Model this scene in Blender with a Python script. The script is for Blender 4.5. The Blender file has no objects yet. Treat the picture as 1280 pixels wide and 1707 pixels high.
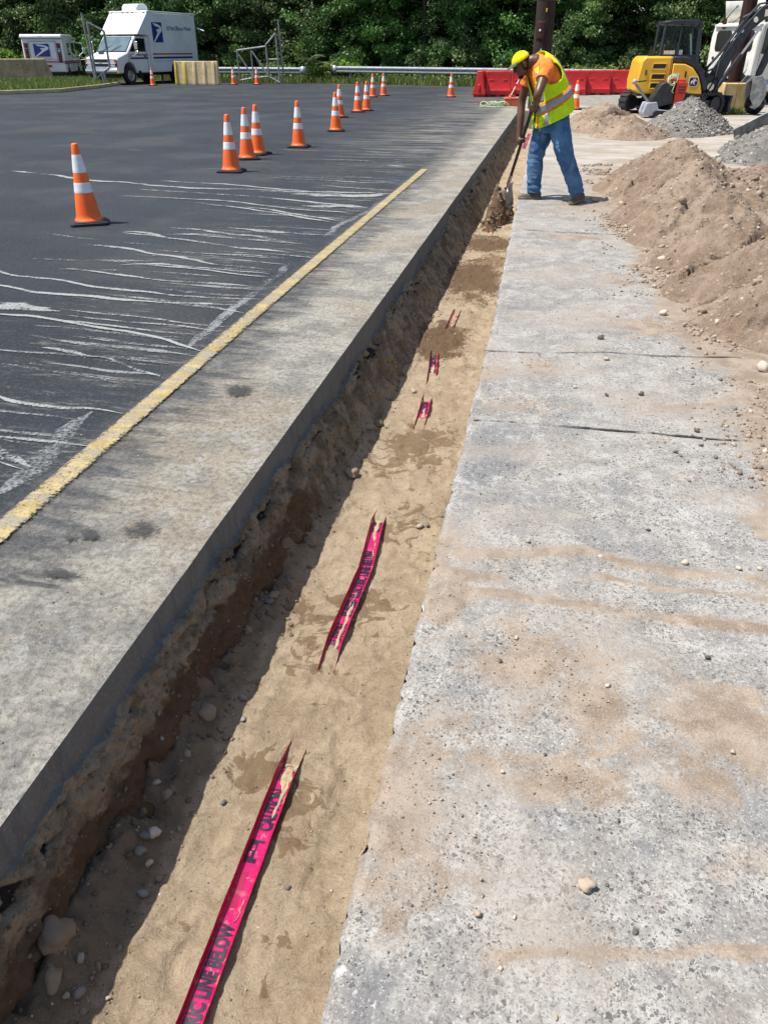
import bpy, bmesh, math, random
import numpy as np
from mathutils import Vector, Matrix, noise as mnoise

R = math.radians
C = bpy.context.scene.collection
scene = bpy.context.scene

# ------------------------------------------------------------------ camera, sky, sun, exposure
cd = bpy.data.cameras.new('camera')
cam = bpy.data.objects.new('camera', cd)
C.objects.link(cam)
cam.location = (0, 0, 1.55)
cam.rotation_euler = (R(90 - 31.105), 0, R(11.33))
cd.sensor_fit = 'VERTICAL'
cd.sensor_height = 24
cd.lens = 24 * 1282 / 1707
cd.clip_start = 0.05
cd.clip_end = 2000
scene.camera = cam
scene.render.resolution_x = 767
scene.render.resolution_y = 1024

SUN_EL, SUN_AZ = 63.0, -106.0          # azimuth from +Y, clockwise seen from above
sd = Vector((math.sin(R(SUN_AZ)) * math.cos(R(SUN_EL)), math.cos(R(SUN_AZ)) * math.cos(R(SUN_EL)), math.sin(R(SUN_EL))))
world = bpy.data.worlds.new('World')
scene.world = world
world.use_nodes = True
wn = world.node_tree
sky = wn.nodes.new('ShaderNodeTexSky')
sky.sky_type = 'NISHITA'
sky.sun_disc = False
sky.sun_elevation = R(SUN_EL)
sky.sun_rotation = R(SUN_AZ)
sky.air_density = 1.0
sky.dust_density = 1.5
sky.ozone_density = 1.0
wn.links.new(sky.outputs[0], wn.nodes['Background'].inputs[0])
wn.nodes['Background'].inputs[1].default_value = 0.10
sl = bpy.data.lights.new('sun', 'SUN')
sl.energy = 4.2
sl.angle = R(0.53)
sl.color = (1.0, 0.955, 0.89)
sun = bpy.data.objects.new('sun', sl)
C.objects.link(sun)
sun.rotation_euler = sd.to_track_quat('Z', 'Y').to_euler()
sun.location = (-20, 10, 40)
scene.view_settings.view_transform = 'Standard'
scene.view_settings.look = 'None'
scene.view_settings.exposure = 0.58
scene.view_settings.gamma = 1.0
# ------------------------------------------------------------------ helpers
rng = np.random.default_rng(7)

def _h(ix, iy, s):
    v = np.sin(ix * 127.1 + iy * 311.7 + s * 74.7) * 43758.5453
    return v - np.floor(v)

def vnoise(x, y, s=0):
    x = np.asarray(x, float); y = np.asarray(y, float)
    ix = np.floor(x); iy = np.floor(y)
    fx = x - ix; fy = y - iy
    fx = fx * fx * fx * (fx * (fx * 6 - 15) + 10); fy = fy * fy * fy * (fy * (fy * 6 - 15) + 10)
    a = _h(ix, iy, s); b = _h(ix + 1, iy, s); c = _h(ix, iy + 1, s); d = _h(ix + 1, iy + 1, s)
    return (a + (b - a) * fx + (c - a) * fy + (a - b - c + d) * fx * fy) * 2 - 1

def fbm(x, y, octv=5, s=0, gain=0.5, lac=2.03):
    t = 0; a = 1.0; n = 0
    for k in range(octv):
        t = t + a * vnoise(np.asarray(x) * lac ** k + k * 17.3, np.asarray(y) * lac ** k + k * 9.1, s + k)
        n += a; a *= gain
    return t / n

def sstep(a, b, x):
    t = np.clip((np.asarray(x) - a) / (b - a), 0, 1)
    return t * t * (3 - 2 * t)

def poly_dist(X, Y, pts):
    d = np.full(np.shape(X), 1e9)
    for (x0, y0), (x1, y1) in zip(pts[:-1], pts[1:]):
        dx, dy = x1 - x0, y1 - y0
        t = np.clip(((X - x0) * dx + (Y - y0) * dy) / (dx * dx + dy * dy + 1e-12), 0, 1)
        d = np.minimum(d, np.hypot(X - x0 - t * dx, Y - y0 - t * dy))
    return d

def link(o, parent=None):
    C.objects.link(o)
    if parent is not None:
        o.parent = parent
    return o

def tag(o, label=None, cat=None, group=None, kind=None):
    if label: o['label'] = label
    if cat: o['category'] = cat
    if group: o['group'] = group
    if kind: o['kind'] = kind
    return o

def thing(name, label, cat, loc=(0, 0, 0), rotz=0.0, group=None):
    o = bpy.data.objects.new(name, None)
    o.empty_display_size = 0.1
    link(o)
    o.location = loc
    o.rotation_euler = (0, 0, rotz)
    return tag(o, label, cat, group)

def set_smooth(me, ang=None):
    me.polygons.foreach_set('use_smooth', np.ones(len(me.polygons), bool))
    if ang:
        me.set_sharp_from_angle(angle=R(ang))

def mesh_np(name, V, F, mats, parent=None, smooth=None, mi=None, attrs=None):
    V = np.asarray(V, np.float32)
    me = bpy.data.meshes.new(name)
    if isinstance(F, np.ndarray):
        n, k = F.shape
        me.vertices.add(len(V)); me.vertices.foreach_set('co', V.ravel())
        me.loops.add(n * k); me.loops.foreach_set('vertex_index', F.astype(np.int32).ravel())
        me.polygons.add(n); me.polygons.foreach_set('loop_start', np.arange(0, n * k, k, dtype=np.int32))
        me.update(calc_edges=True)
        me.validate()
    else:
        me.from_pydata([tuple(map(float, v)) for v in V], [], F)
        me.update()
    for m in (mats if isinstance(mats, (list, tuple)) else [mats]):
        me.materials.append(m)
    if mi is not None:
        me.polygons.foreach_set('material_index', np.asarray(mi, np.int32))
    if attrs:
        for k, a in attrs.items():
            at = me.attributes.new(k, 'FLOAT', 'POINT')
            at.data.foreach_set('value', np.asarray(a, np.float32).ravel())
    if smooth is True:
        set_smooth(me)
    elif smooth:
        set_smooth(me, smooth)
    return link(bpy.data.objects.new(name, me), parent)

def grid_faces(nx, ny):
    i = np.arange(nx * ny).reshape(ny, nx)
    return np.stack([i[:-1, :-1], i[:-1, 1:], i[1:, 1:], i[1:, :-1]], -1).reshape(-1, 4)

def grid_mesh(name, X, Y, Z, mats, parent=None, attrs=None, smooth=True):
    ny, nx = X.shape
    V = np.stack([X, Y, Z], -1).reshape(-1, 3)
    return mesh_np(name, V, grid_faces(nx, ny), mats, parent, smooth, None, attrs)

class MB:
    """collects shapes for ONE mesh object"""
    def __init__(self):
        self.v = []; self.f = []; self.m = []
    def add(self, V, F, m=0, M=None):
        o = len(self.v)
        if M is not None:
            V = [M @ Vector(p) for p in V]
        self.v += [tuple(p) for p in V]
        self.f += [tuple(i + o for i in f) for f in F]
        self.m += [m] * len(F)
        return self
    def box(self, c, s, m=0, M=None, taper=(1, 1)):
        x, y, z = (q / 2 for q in s)
        tx, ty = taper
        V = [(-x, -y, -z), (x, -y, -z), (x, y, -z), (-x, y, -z), (-x * tx, -y * ty, z), (x * tx, -y * ty, z), (x * tx, y * ty, z), (-x * tx, y * ty, z)]
        V = [(a + c[0], b + c[1], d + c[2]) for a, b, d in V]
        return self.add(V, [(0, 3, 2, 1), (4, 5, 6, 7), (0, 1, 5, 4), (1, 2, 6, 5), (2, 3, 7, 6), (3, 0, 4, 7)], m, M)
    def prism(self, poly, y0, y1, m=0, M=None, axis='y', cap=True):
        """closed polygon of (a,b) swept along an axis"""
        n = len(poly)
        def P(a, b, t):
            return (a, t, b) if axis == 'y' else ((t, a, b) if axis == 'x' else (a, b, t))
        V = [P(a, b, y0) for a, b in poly] + [P(a, b, y1) for a, b in poly]
        F = [(i, (i + 1) % n, n + (i + 1) % n, n + i) for i in range(n)]
        if cap:
            F += [tuple(range(n))[::-1], tuple(range(n, 2 * n))]
        return self.add(V, F, m, M)
    def tube(self, pts, rad, n=8, m=0, M=None, cap=True, squash=None):
        pts = [Vector(p) for p in pts]
        if not isinstance(rad, (list, tuple)):
            rad = [rad] * len(pts)
        V = []; F = []
        up = None
        for i, p in enumerate(pts):
            a = pts[max(i - 1, 0)]; b = pts[min(i + 1, len(pts) - 1)]
            d = (b - a).normalized()
            if up is None:
                up = Vector((0, 0, 1)) if abs(d.z) < .9 else Vector((1, 0, 0))
            s = d.cross(up)
            if s.length < 1e-5:
                s = d.orthogonal()
            s.normalize(); u2 = s.cross(d).normalized(); up = u2
            r = rad[i]
            rx, ry = r if isinstance(r, (tuple, list)) else (r, r)
            for k in range(n):
                t = 2 * math.pi * k / n
                V.append(p + s * (math.cos(t) * rx) + u2 * (math.sin(t) * ry))
        for i in range(len(pts) - 1):
            for k in range(n):
                F.append((i * n + k, i * n + (k + 1) % n, (i + 1) * n + (k + 1) % n, (i + 1) * n + k))
        if cap:
            F.append(tuple(range(n))[::-1]); F.append(tuple(range((len(pts) - 1) * n, len(pts) * n)))
        return self.add(V, F, m, M)
    def lathe(self, prof, n=24, m=0, M=None, axis='z', cap=True):
        V = []; F = []
        for r, z in prof:
            for k in range(n):
                t = 2 * math.pi * k / n
                p = (r * math.cos(t), r * math.sin(t), z)
                V.append(p if axis == 'z' else ((p[0], p[2], p[1]) if axis == 'y' else (p[2], p[0], p[1])))
        for i in range(len(prof) - 1):
            for k in range(n):
                F.append((i * n + k, i * n + (k + 1) % n, (i + 1) * n + (k + 1) % n, (i + 1) * n + k))
        if cap:
            F.append(tuple(range(n))[::-1]); F.append(tuple(range((len(prof) - 1) * n, len(prof) * n)))
        return self.add(V, F, m, M)
    def ball(self, c, r, nu=16, nv=10, m=0, M=None):
        if not isinstance(r, (tuple, list)):
            r = (r, r, r)
        V = [(c[0], c[1], c[2] - r[2])]; F = []
        for i in range(1, nv):
            ph = math.pi * i / nv
            for k in range(nu):
                t = 2 * math.pi * k / nu
                V.append((c[0] + r[0] * math.sin(ph) * math.cos(t), c[1] + r[1] * math.sin(ph) * math.sin(t), c[2] - r[2] * math.cos(ph)))
        V.append((c[0], c[1], c[2] + r[2]))
        for k in range(nu):
            F.append((0, 1 + (k + 1) % nu, 1 + k))
            b = 1 + (nv - 2) * nu
            F.append((len(V) - 1, b + k, b + (k + 1) % nu))
        for i in range(nv - 2):
            for k in range(nu):
                F.append((1 + i * nu + k, 1 + i * nu + (k + 1) % nu, 1 + (i + 1) * nu + (k + 1) % nu, 1 + (i + 1) * nu + k))
        return self.add(V, F, m, M)
    def build(self, name, mats, parent=None, smooth=None, bevel=0.0, seg=2):
        me = bpy.data.meshes.new(name)
        me.from_pydata(self.v, [], self.f)
        bm = bmesh.new(); bm.from_mesh(me)
        bmesh.ops.recalc_face_normals(bm, faces=bm.faces)
        bm.to_mesh(me); bm.free()
        for k in (mats if isinstance(mats, (list, tuple)) else [mats]):
            me.materials.append(k)
        me.polygons.foreach_set('material_index', np.asarray(self.m, np.int32))
        if smooth:
            set_smooth(me, None if smooth is True else smooth)
        o = link(bpy.data.objects.new(name, me), parent)
        if bevel:
            b = o.modifiers.new('bevel', 'BEVEL'); b.width = bevel; b.segments = seg; b.limit_method = 'ANGLE'; b.angle_limit = R(35)
            if not smooth:
                set_smooth(me, 30)
        return o

def copy_tree(o, parent=None):
    c = o.copy(); C.objects.link(c); c.parent = parent
    for ch in list(o.children):
        copy_tree(ch, c)
    return c

def text_faces(s, size=1.0, bold=0.0, align='CENTER', sx=1.0):
    cu = bpy.data.curves.new('lettering', 'FONT')
    cu.body = s; cu.size = size; cu.offset = bold; cu.align_x = align; cu.align_y = 'CENTER'; cu.resolution_u = 3
    o = bpy.data.objects.new('lettering', cu); C.objects.link(o)
    dg = bpy.context.evaluated_depsgraph_get(); dg.update()
    me = bpy.data.meshes.new_from_object(o.evaluated_get(dg))
    V = [(v.co.x * sx, v.co.y, 0) for v in me.vertices]
    F = [tuple(p.vertices) for p in me.polygons]
    bpy.data.objects.remove(o); bpy.data.curves.remove(cu); bpy.data.meshes.remove(me)
    return V, F

def frame(o, x, y):
    """matrix from an origin and two in-plane axes"""
    x = Vector(x).normalized(); y = Vector(y).normalized(); z = x.cross(y).normalized()
    y = z.cross(x)
    M = Matrix((x, y, z)).transposed().to_4x4(); M.translation = Vector(o)
    return M

def remesh(mb, name, mats, voxel, parent=None, smooth_it=2, fold=None):
    """one continuous surface out of overlapping closed lofts"""
    t = mb.build(name + '_src', [])
    m = t.modifiers.new('r', 'REMESH'); m.mode = 'VOXEL'; m.voxel_size = voxel
    if smooth_it:
        s = t.modifiers.new('s', 'SMOOTH'); s.iterations = smooth_it; s.factor = .5
    dg = bpy.context.evaluated_depsgraph_get(); dg.update()
    me = bpy.data.meshes.new_from_object(t.evaluated_get(dg))
    src = t.data
    bpy.data.objects.remove(t); bpy.data.meshes.remove(src)
    me.name = name
    if fold:
        N = [v.normal.copy() for v in me.vertices]
        for v, n in zip(me.vertices, N):
            v.co += n * fold(v.co)
        me.update()
    me.materials.clear()
    for k in (mats if isinstance(mats, (list, tuple)) else [mats]):
        me.materials.append(k)
    set_smooth(me)
    return link(bpy.data.objects.new(name, me), parent)

# rocks -------------------------------------------------------------
def rock_templates(sub, k, rough, seed):
    out = []
    for i in range(k):
        bm = bmesh.new(); bmesh.ops.create_icosphere(bm, subdivisions=sub, radius=1.0)
        for v in bm.verts:
            q = v.co.copy()
            d = mnoise.noise(q * 1.1 + Vector((i * 7.3 + seed, 0, 0))) * rough + mnoise.noise(q * 2.7 + Vector((0, i * 3.1, seed))) * rough * .5
            v.co = q * (1 + d)
        V = np.array([v.co[:] for v in bm.verts]); F = np.array([[v.index for v in f.verts] for f in bm.faces])
        bm.free(); out.append((V, F))
    return out
ROCK1 = rock_templates(1, 8, .45, 1)
ROCK2 = rock_templates(2, 8, .5, 5)
ROCK3 = rock_templates(3, 4, .45, 9)

def rand_rot(r):
    q = r.normal(size=4); q /= np.linalg.norm(q); w, x, y, z = q
    return np.array([[1 - 2 * (y * y + z * z), 2 * (x * y - z * w), 2 * (x * z + y * w)], [2 * (x * y + z * w), 1 - 2 * (x * x + z * z), 2 * (y * z - x * w)], [2 * (x * z - y * w), 2 * (y * z + x * w), 1 - 2 * (x * x + y * y)]])

def rocks(name, P, rad, mats, parent=None, T=ROCK1, flat=.7, seed=3, smooth=None, mi=None):
    r = np.random.default_rng(seed)
    Vs = []; Fs = []; Ms = []; A = []; o = 0
    for i, (p, q) in enumerate(zip(P, rad)):
        V, F = T[r.integers(len(T))]
        s = np.array([1, r.uniform(.65, 1.0), r.uniform(.5, .85)]) * q
        W = (V * s) @ rand_rot(r).T
        W[:, 2] *= flat
        Vs.append(W + np.asarray(p)); Fs.append(F + o); o += len(V)
        A.append(np.full(len(V), r.random()))
        if mi is not None:
            Ms.append(np.full(len(F), mi[i]))
    return mesh_np(name, np.concatenate(Vs), np.concatenate(Fs), mats, parent, smooth, np.concatenate(Ms) if mi is not None else None, {'rnd': np.concatenate(A)})
# ------------------------------------------------------------------ materials
class NT:
    def __init__(self, name):
        self.mat = bpy.data.materials.new(name)
        self.mat.use_nodes = True
        self.t = self.mat.node_tree
        self.t.nodes.clear()
        self.out = self.t.nodes.new('ShaderNodeOutputMaterial')
        self._tc = None
    def n(self, ty, ins=None, **props):
        nd = self.t.nodes.new(ty)
        for k, v in props.items():
            setattr(nd, k, v)
        for k, v in (ins or {}).items():
            s = nd.inputs[k]
            if isinstance(v, bpy.types.NodeSocket):
                self.t.links.new(v, s)
            else:
                if isinstance(v, tuple) and len(v) == 3 and s.type == 'RGBA':
                    v = v + (1,)
                s.default_value = v
        return nd
    def co(self, scale=None, rot=None):
        if self._tc is None:
            self._tc = self.n('ShaderNodeTexCoord').outputs['Object']
        if scale is None and rot is None:
            return self._tc
        return self.n('ShaderNodeMapping', {'Vector': self._tc, 'Scale': scale or (1, 1, 1), 'Rotation': rot or (0, 0, 0)}).outputs[0]
    def noise(self, scale, detail=4, rough=.55, co=None, dist=0.0):
        return self.n('ShaderNodeTexNoise', {'Vector': co or self.co(), 'Scale': scale, 'Detail': detail, 'Roughness': rough, 'Distortion': dist}).outputs['Fac']
    def voro(self, scale, co=None, feature='F1', rnd=1.0):
        return self.n('ShaderNodeTexVoronoi', {'Vector': co or self.co(), 'Scale': scale, 'Randomness': rnd}, feature=feature)
    def ramp(self, fac, stops, interp='LINEAR'):
        nd = self.n('ShaderNodeValToRGB', {'Fac': fac})
        cr = nd.color_ramp; cr.interpolation = interp
        while len(cr.elements) < len(stops):
            cr.elements.new(.5)
        for e, (p, c) in zip(cr.elements, stops):
            e.position = p
            e.color = (c, c, c, 1) if isinstance(c, (int, float)) else tuple(c) + (1,)
        return nd.outputs[0]
    def step(self, fac, a, b, v0=0.0, v1=1.0):
        return self.n('ShaderNodeMapRange', {'Value': fac, 'From Min': a, 'From Max': b, 'To Min': v0, 'To Max': v1}, interpolation_type='SMOOTHSTEP').outputs[0]
    def m(self, op, a, b=0.0, c=0.0, clamp=False):
        return self.n('ShaderNodeMath', {0: a, 1: b, 2: c}, operation=op, use_clamp=clamp).outputs[0]
    def mix(self, f, a, b, blend='MIX'):
        nd = self.t.nodes.new('ShaderNodeMix'); nd.data_type = 'RGBA'; nd.blend_type = blend
        for i, v in ((0, f), (6, a), (7, b)):
            if isinstance(v, bpy.types.NodeSocket):
                self.t.links.new(v, nd.inputs[i])
            else:
                nd.inputs[i].default_value = (tuple(v) + (1,)) if isinstance(v, tuple) and len(v) == 3 else v
        return nd.outputs[2]
    def attr(self, name):
        return self.n('ShaderNodeAttribute', attribute_name=name).outputs['Fac']
    def bump(self, h, strength=.5, dist=.01, normal=None):
        ins = {'Height': h, 'Strength': strength, 'Distance': dist}
        if normal is not None:
            ins['Normal'] = normal
        return self.n('ShaderNodeBump', ins).outputs[0]
    def xyz(self):
        return self.n('ShaderNodeSeparateXYZ', {0: self.co()}).outputs
    def bsdf(self, col, rough=.7, metal=0.0, normal=None, spec=None, **kw):
        ins = {'Base Color': col, 'Roughness': rough, 'Metallic': metal}
        if normal is not None:
            ins['Normal'] = normal
        if spec is not None:
            ins['Specular IOR Level'] = spec
        ins.update(kw)
        return self.n('ShaderNodeBsdfPrincipled', ins).outputs[0]
    def done(self, sh):
        self.t.links.new(sh, self.out.inputs[0])
        return self.mat

def simple(name, col, rough=.55, metal=0.0, var=.25, scale=6.0, bump=.0, bscale=60.0, dirt=0.0, dirtcol=(.20, .16, .11), spec=.5):
    t = NT(name)
    n1 = t.noise(scale, 5, .6)
    c = t.mix(t.step(n1, .38, .62), tuple(x * (1 - var) for x in col), tuple(min(1, x * (1 + var * .6)) for x in col))
    if dirt:
        d = t.m('MULTIPLY', t.step(t.noise(scale * 2.3, 6, .65), .48, .72), dirt)
        c = t.mix(d, c, dirtcol)
    r = t.m('ADD', t.m('MULTIPLY', t.noise(scale * 3, 3), .2), rough - .1)
    nrm = t.bump(t.noise(bscale, 4), bump, .004) if bump else None
    return t.done(t.bsdf(c, r, metal, nrm, spec))

M = {}
M['white'] = simple('white_van_paint', (.74, .77, .80), .32, var=.06, scale=1.3, dirt=.12, dirtcol=(.4, .37, .32))
M['cream'] = simple('cream_truck_paint', (.74, .72, .66), .35, var=.08, scale=1.5, dirt=.2, dirtcol=(.45, .4, .33))
M['offwhite_panel'] = simple('weathered_fairing_panel', (.72, .72, .66), .5, var=.12, scale=2, dirt=.25, dirtcol=(.45, .42, .33))
M['usblue'] = simple('deep_blue_vinyl', (.012, .035, .22), .35, var=.1)
M['stripe_red'] = simple('dark_red_vinyl', (.38, .03, .05), .4, var=.1)
M['black'] = simple('black_rubber', (.018, .018, .02), .75, var=.3, scale=12, bump=.3, bscale=40, dirt=.25, dirtcol=(.10, .085, .065))
M['darkplastic'] = simple('black_plastic', (.022, .023, .026), .45, var=.3, dirt=.15, dirtcol=(.09, .08, .07))
M['navy_steel'] = simple('dark_painted_steel', (.016, .02, .032), .42, var=.3, scale=4, dirt=.25, dirtcol=(.12, .10, .08))
M['chrome'] = simple('worn_chrome', (.62, .62, .63), .2, 1.0, var=.1)
M['steel'] = simple('galvanised_steel', (.30, .335, .36), .5, .35, var=.2, scale=9, dirt=.2, dirtcol=(.25, .23, .20))
M['grey_steel'] = simple('grey_weathered_steel', (.30, .31, .31), .55, .5, var=.3, scale=8, dirt=.35, dirtcol=(.18, .13, .09))
M['yellow'] = simple('yellow_machine_paint', (.78, .45, .035), .35, var=.08, scale=2, dirt=.2, dirtcol=(.30, .2, .09))
M['glass_dark'] = simple('dark_glass', (.012, .016, .02), .06, var=.2, spec=.6)
M['windshield'] = simple('windshield_glass', (.10, .16, .19), .06, var=.25, scale=1.5, spec=.8)
M['red_plastic'] = simple('sun_faded_red_plastic', (.60, .022, .022), .42, var=.12, scale=3, dirt=.22, dirtcol=(.42, .12, .10))
M['red_paint'] = simple('red_machine_paint', (.58, .035, .02), .35, var=.12, dirt=.2)
M['grey_paint'] = simple('light_grey_machine_paint', (.36, .38, .42), .45, var=.12, dirt=.25)
M['yellow_barrier'] = simple('yellow_painted_concrete', (.82, .62, .05), .7, var=.18, scale=5, bump=.2, dirt=.35, dirtcol=(.45, .36, .2))
M['tan_barrier'] = simple('faded_tan_barrier_paint', (.74, .56, .31), .75, var=.15, scale=3, bump=.2, dirt=.3, dirtcol=(.36, .27, .15))
M['tail_red'] = simple('red_lens', (.25, .012, .015), .2, var=.1)
M['lamp_clear'] = simple('clear_lamp_lens', (.55, .58, .60), .12, var=.2, scale=20)
M['amber'] = simple('amber_lens', (.55, .10, .02), .25, var=.1)
M['lightyellow'] = simple('pale_sticker', (.75, .78, .72), .5, var=.1)
M['black_print'] = simple('dark_print', (.018, .012, .03), .45, var=.2)
M['grey_print'] = simple('pale_grey_print', (.42, .44, .47), .5, var=.1)
M['faint_print'] = simple('faint_grey_print', (.60, .63, .66), .5, var=.05)

def cone_mat():
    t = NT('fluorescent_orange_pvc')
    c = t.mix(t.step(t.noise(7, 4), .35, .7), (.95, .125, .014), (1.0, .18, .024))
    d = t.m('MULTIPLY', t.step(t.noise(14, 6, .7), .55, .8), .35)
    c = t.mix(d, c, (.30, .10, .04))
    return t.done(t.bsdf(c, .45, 0, t.bump(t.noise(90), .12, .003)))
M['cone'] = cone_mat()
M['collar'] = simple('white_reflective_sheeting', (.78, .78, .80), .32, var=.07, scale=11, bump=.08, bscale=150, dirt=.16, dirtcol=(.5, .47, .42))

def asphalt_mat():
    t = NT('dusty_asphalt')
    x, y, z = t.xyz()
    st = t.co((1.0, 6.0, 1.0))
    n_big = t.noise(.35, 5, .6)
    n_mid = t.noise(3.2, 6, .65)
    n_fine = t.noise(120, 4, .75)
    n_med = t.noise(38, 5, .72)
    col = t.mix(t.step(n_big, .4, .6), (.017, .0225, .029), (.030, .038, .047))
    col = t.mix(t.m('MULTIPLY', t.step(n_mid, .42, .62), .6), col, (.025, .031, .038))
    col = t.mix(t.m('MULTIPLY', t.step(n_med, .52, .62), .55), col, (.072, .078, .088))
    col = t.mix(t.m('MULTIPLY', t.step(n_med, .48, .36), .6), col, (.020, .022, .027))
    col = t.mix(t.m('MULTIPLY', t.step(n_fine, .55, .65), .6), col, (.15, .155, .162))
    ns = t.noise(1.7, 7, .68, st, .4)
    ns2 = t.noise(6.0, 7, .72, t.co((1.0, 5.0, 1.0)), .3)
    ns = t.m('ADD', t.m('MULTIPLY', ns, .55), t.m('MULTIPLY', t.noise(.9, 6, .7, t.co((1.0, 2.2, 1.0)), .8), .45))
    xw = t.m('ADD', x, t.m('MULTIPLY', t.m('SUBTRACT', ns, .5), 1.7))
    apron = t.step(xw, -2.0, -1.42)
    cover = t.m('MULTIPLY', apron, t.step(t.m('ADD', t.m('MULTIPLY', ns2, 1.0), t.m('MULTIPLY', apron, .60)), .60, .98))
    cover = t.m('MAXIMUM', cover, t.m('MULTIPLY', t.step(x, -2.05, -1.75), t.m('ADD', .22, t.m('MULTIPLY', t.step(t.noise(3.0, 6, .7, t.co((1.0, 3.0, 1.0))), .42, .6), .38))))
    light = t.m('MULTIPLY', t.step(t.noise(.8, 6, .7, st), .47, .62), t.step(x, -4.2, -2.0))
    light = t.m('MULTIPLY', light, t.m('MULTIPLY', t.step(ns2, .46, .6), .55))
    veil = t.m('MULTIPLY', t.step(t.noise(.55, 5, .62), .46, .62), .07)
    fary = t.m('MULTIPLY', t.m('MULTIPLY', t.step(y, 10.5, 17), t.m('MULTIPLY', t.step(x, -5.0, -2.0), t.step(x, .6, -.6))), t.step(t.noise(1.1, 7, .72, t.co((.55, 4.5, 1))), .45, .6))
    dcol = t.mix(t.step(t.noise(2.6, 6, .65), .41, .58), (.24, .228, .20), (.385, .358, .30))
    dcol = t.mix(t.m('MULTIPLY', t.step(t.noise(1.1, 5, .6), .48, .60), .65), dcol, (.34, .285, .205))
    dcol = t.mix(t.m('MULTIPLY', t.step(t.noise(7.5, 6, .68, None, .5), .53, .62), .6), dcol, (.42, .405, .37))
    dcol = t.mix(t.m('MULTIPLY', t.step(t.noise(5.0, 6, .7, t.co((1, 2.2, 1))), .55, .64), .42), dcol, (.15, .148, .142))
    dcol = t.mix(t.m('MULTIPLY', t.step(t.noise(34, 5, .75), .52, .62), .4), dcol, (.12, .118, .11))
    dcol = t.mix(t.m('MULTIPLY', t.step(t.noise(60, 4, .75), .55, .66), .45), dcol, (.45, .43, .39))
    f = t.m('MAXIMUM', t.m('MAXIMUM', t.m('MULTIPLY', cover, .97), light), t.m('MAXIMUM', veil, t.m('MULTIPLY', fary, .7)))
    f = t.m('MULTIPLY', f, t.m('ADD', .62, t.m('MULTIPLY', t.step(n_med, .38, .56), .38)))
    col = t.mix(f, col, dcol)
    b = t.bump(n_fine, .7, .010)
    b = t.bump(n_med, .6, .016, b)
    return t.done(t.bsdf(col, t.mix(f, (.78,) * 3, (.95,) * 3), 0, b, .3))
M['asphalt'] = asphalt_mat()

def slurry_mat(name, col, thr):
    t = NT(name)
    a = t.attr('edge')
    n = t.noise(55, 5, .7)
    n2 = t.noise(7, 5, .65)
    k = t.m('ADD', t.m('MULTIPLY', a, 1.0), t.m('MULTIPLY', t.m('SUBTRACT', n, .5), 1.7))
    k = t.m('ADD', k, t.m('MULTIPLY', t.m('SUBTRACT', n2, .5), 1.1))
    al = t.m('MULTIPLY', t.step(k, thr, thr + .5), .82)
    c = t.mix(t.noise(20, 4), tuple(x * .8 for x in col), tuple(x * 1.15 for x in col))
    sh = t.n('ShaderNodeMixShader', {0: al, 1: t.n('ShaderNodeBsdfTransparent').outputs[0], 2: t.bsdf(c, .9, 0, t.bump(n, .3, .003), .2)}).outputs[0]
    return t.done(sh)
M['slurry'] = slurry_mat('dried_concrete_slurry', (.37, .38, .375), .30)
M['slurry_faint'] = slurry_mat('thin_concrete_dust_band', (.27, .28, .285), .36)
M['yellow_line'] = None

def yellow_line_mat():
    t = NT('worn_yellow_road_paint')
    n = t.noise(60, 5, .7)
    st = t.noise(2.6, 6, .7, t.co((1.0, 4.0, 1)))
    a = t.attr('edge')
    k = t.m('ADD', t.m('MULTIPLY', n, 1.4), t.m('MULTIPLY', a, .5))
    al = t.step(k, .60, .92)
    c = t.mix(t.step(t.noise(9, 6, .65), .4, .6), (.36, .275, .115), (.45, .36, .175))
    dust = t.m('MULTIPLY', t.step(st, .44, .57), .85)
    c = t.mix(dust, c, (.27, .25, .205))
    c = t.mix(t.m('MULTIPLY', t.step(t.noise(80, 4, .75), .52, .62), .6), c, (.11, .10, .075))
    sh = t.n('ShaderNodeMixShader', {0: al, 1: t.n('ShaderNodeBsdfTransparent').outputs[0], 2: t.bsdf(c, .85, 0, t.bump(n, .3, .003), .25)}).outputs[0]
    return t.done(sh)
M['yellow_line'] = yellow_line_mat()

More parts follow.
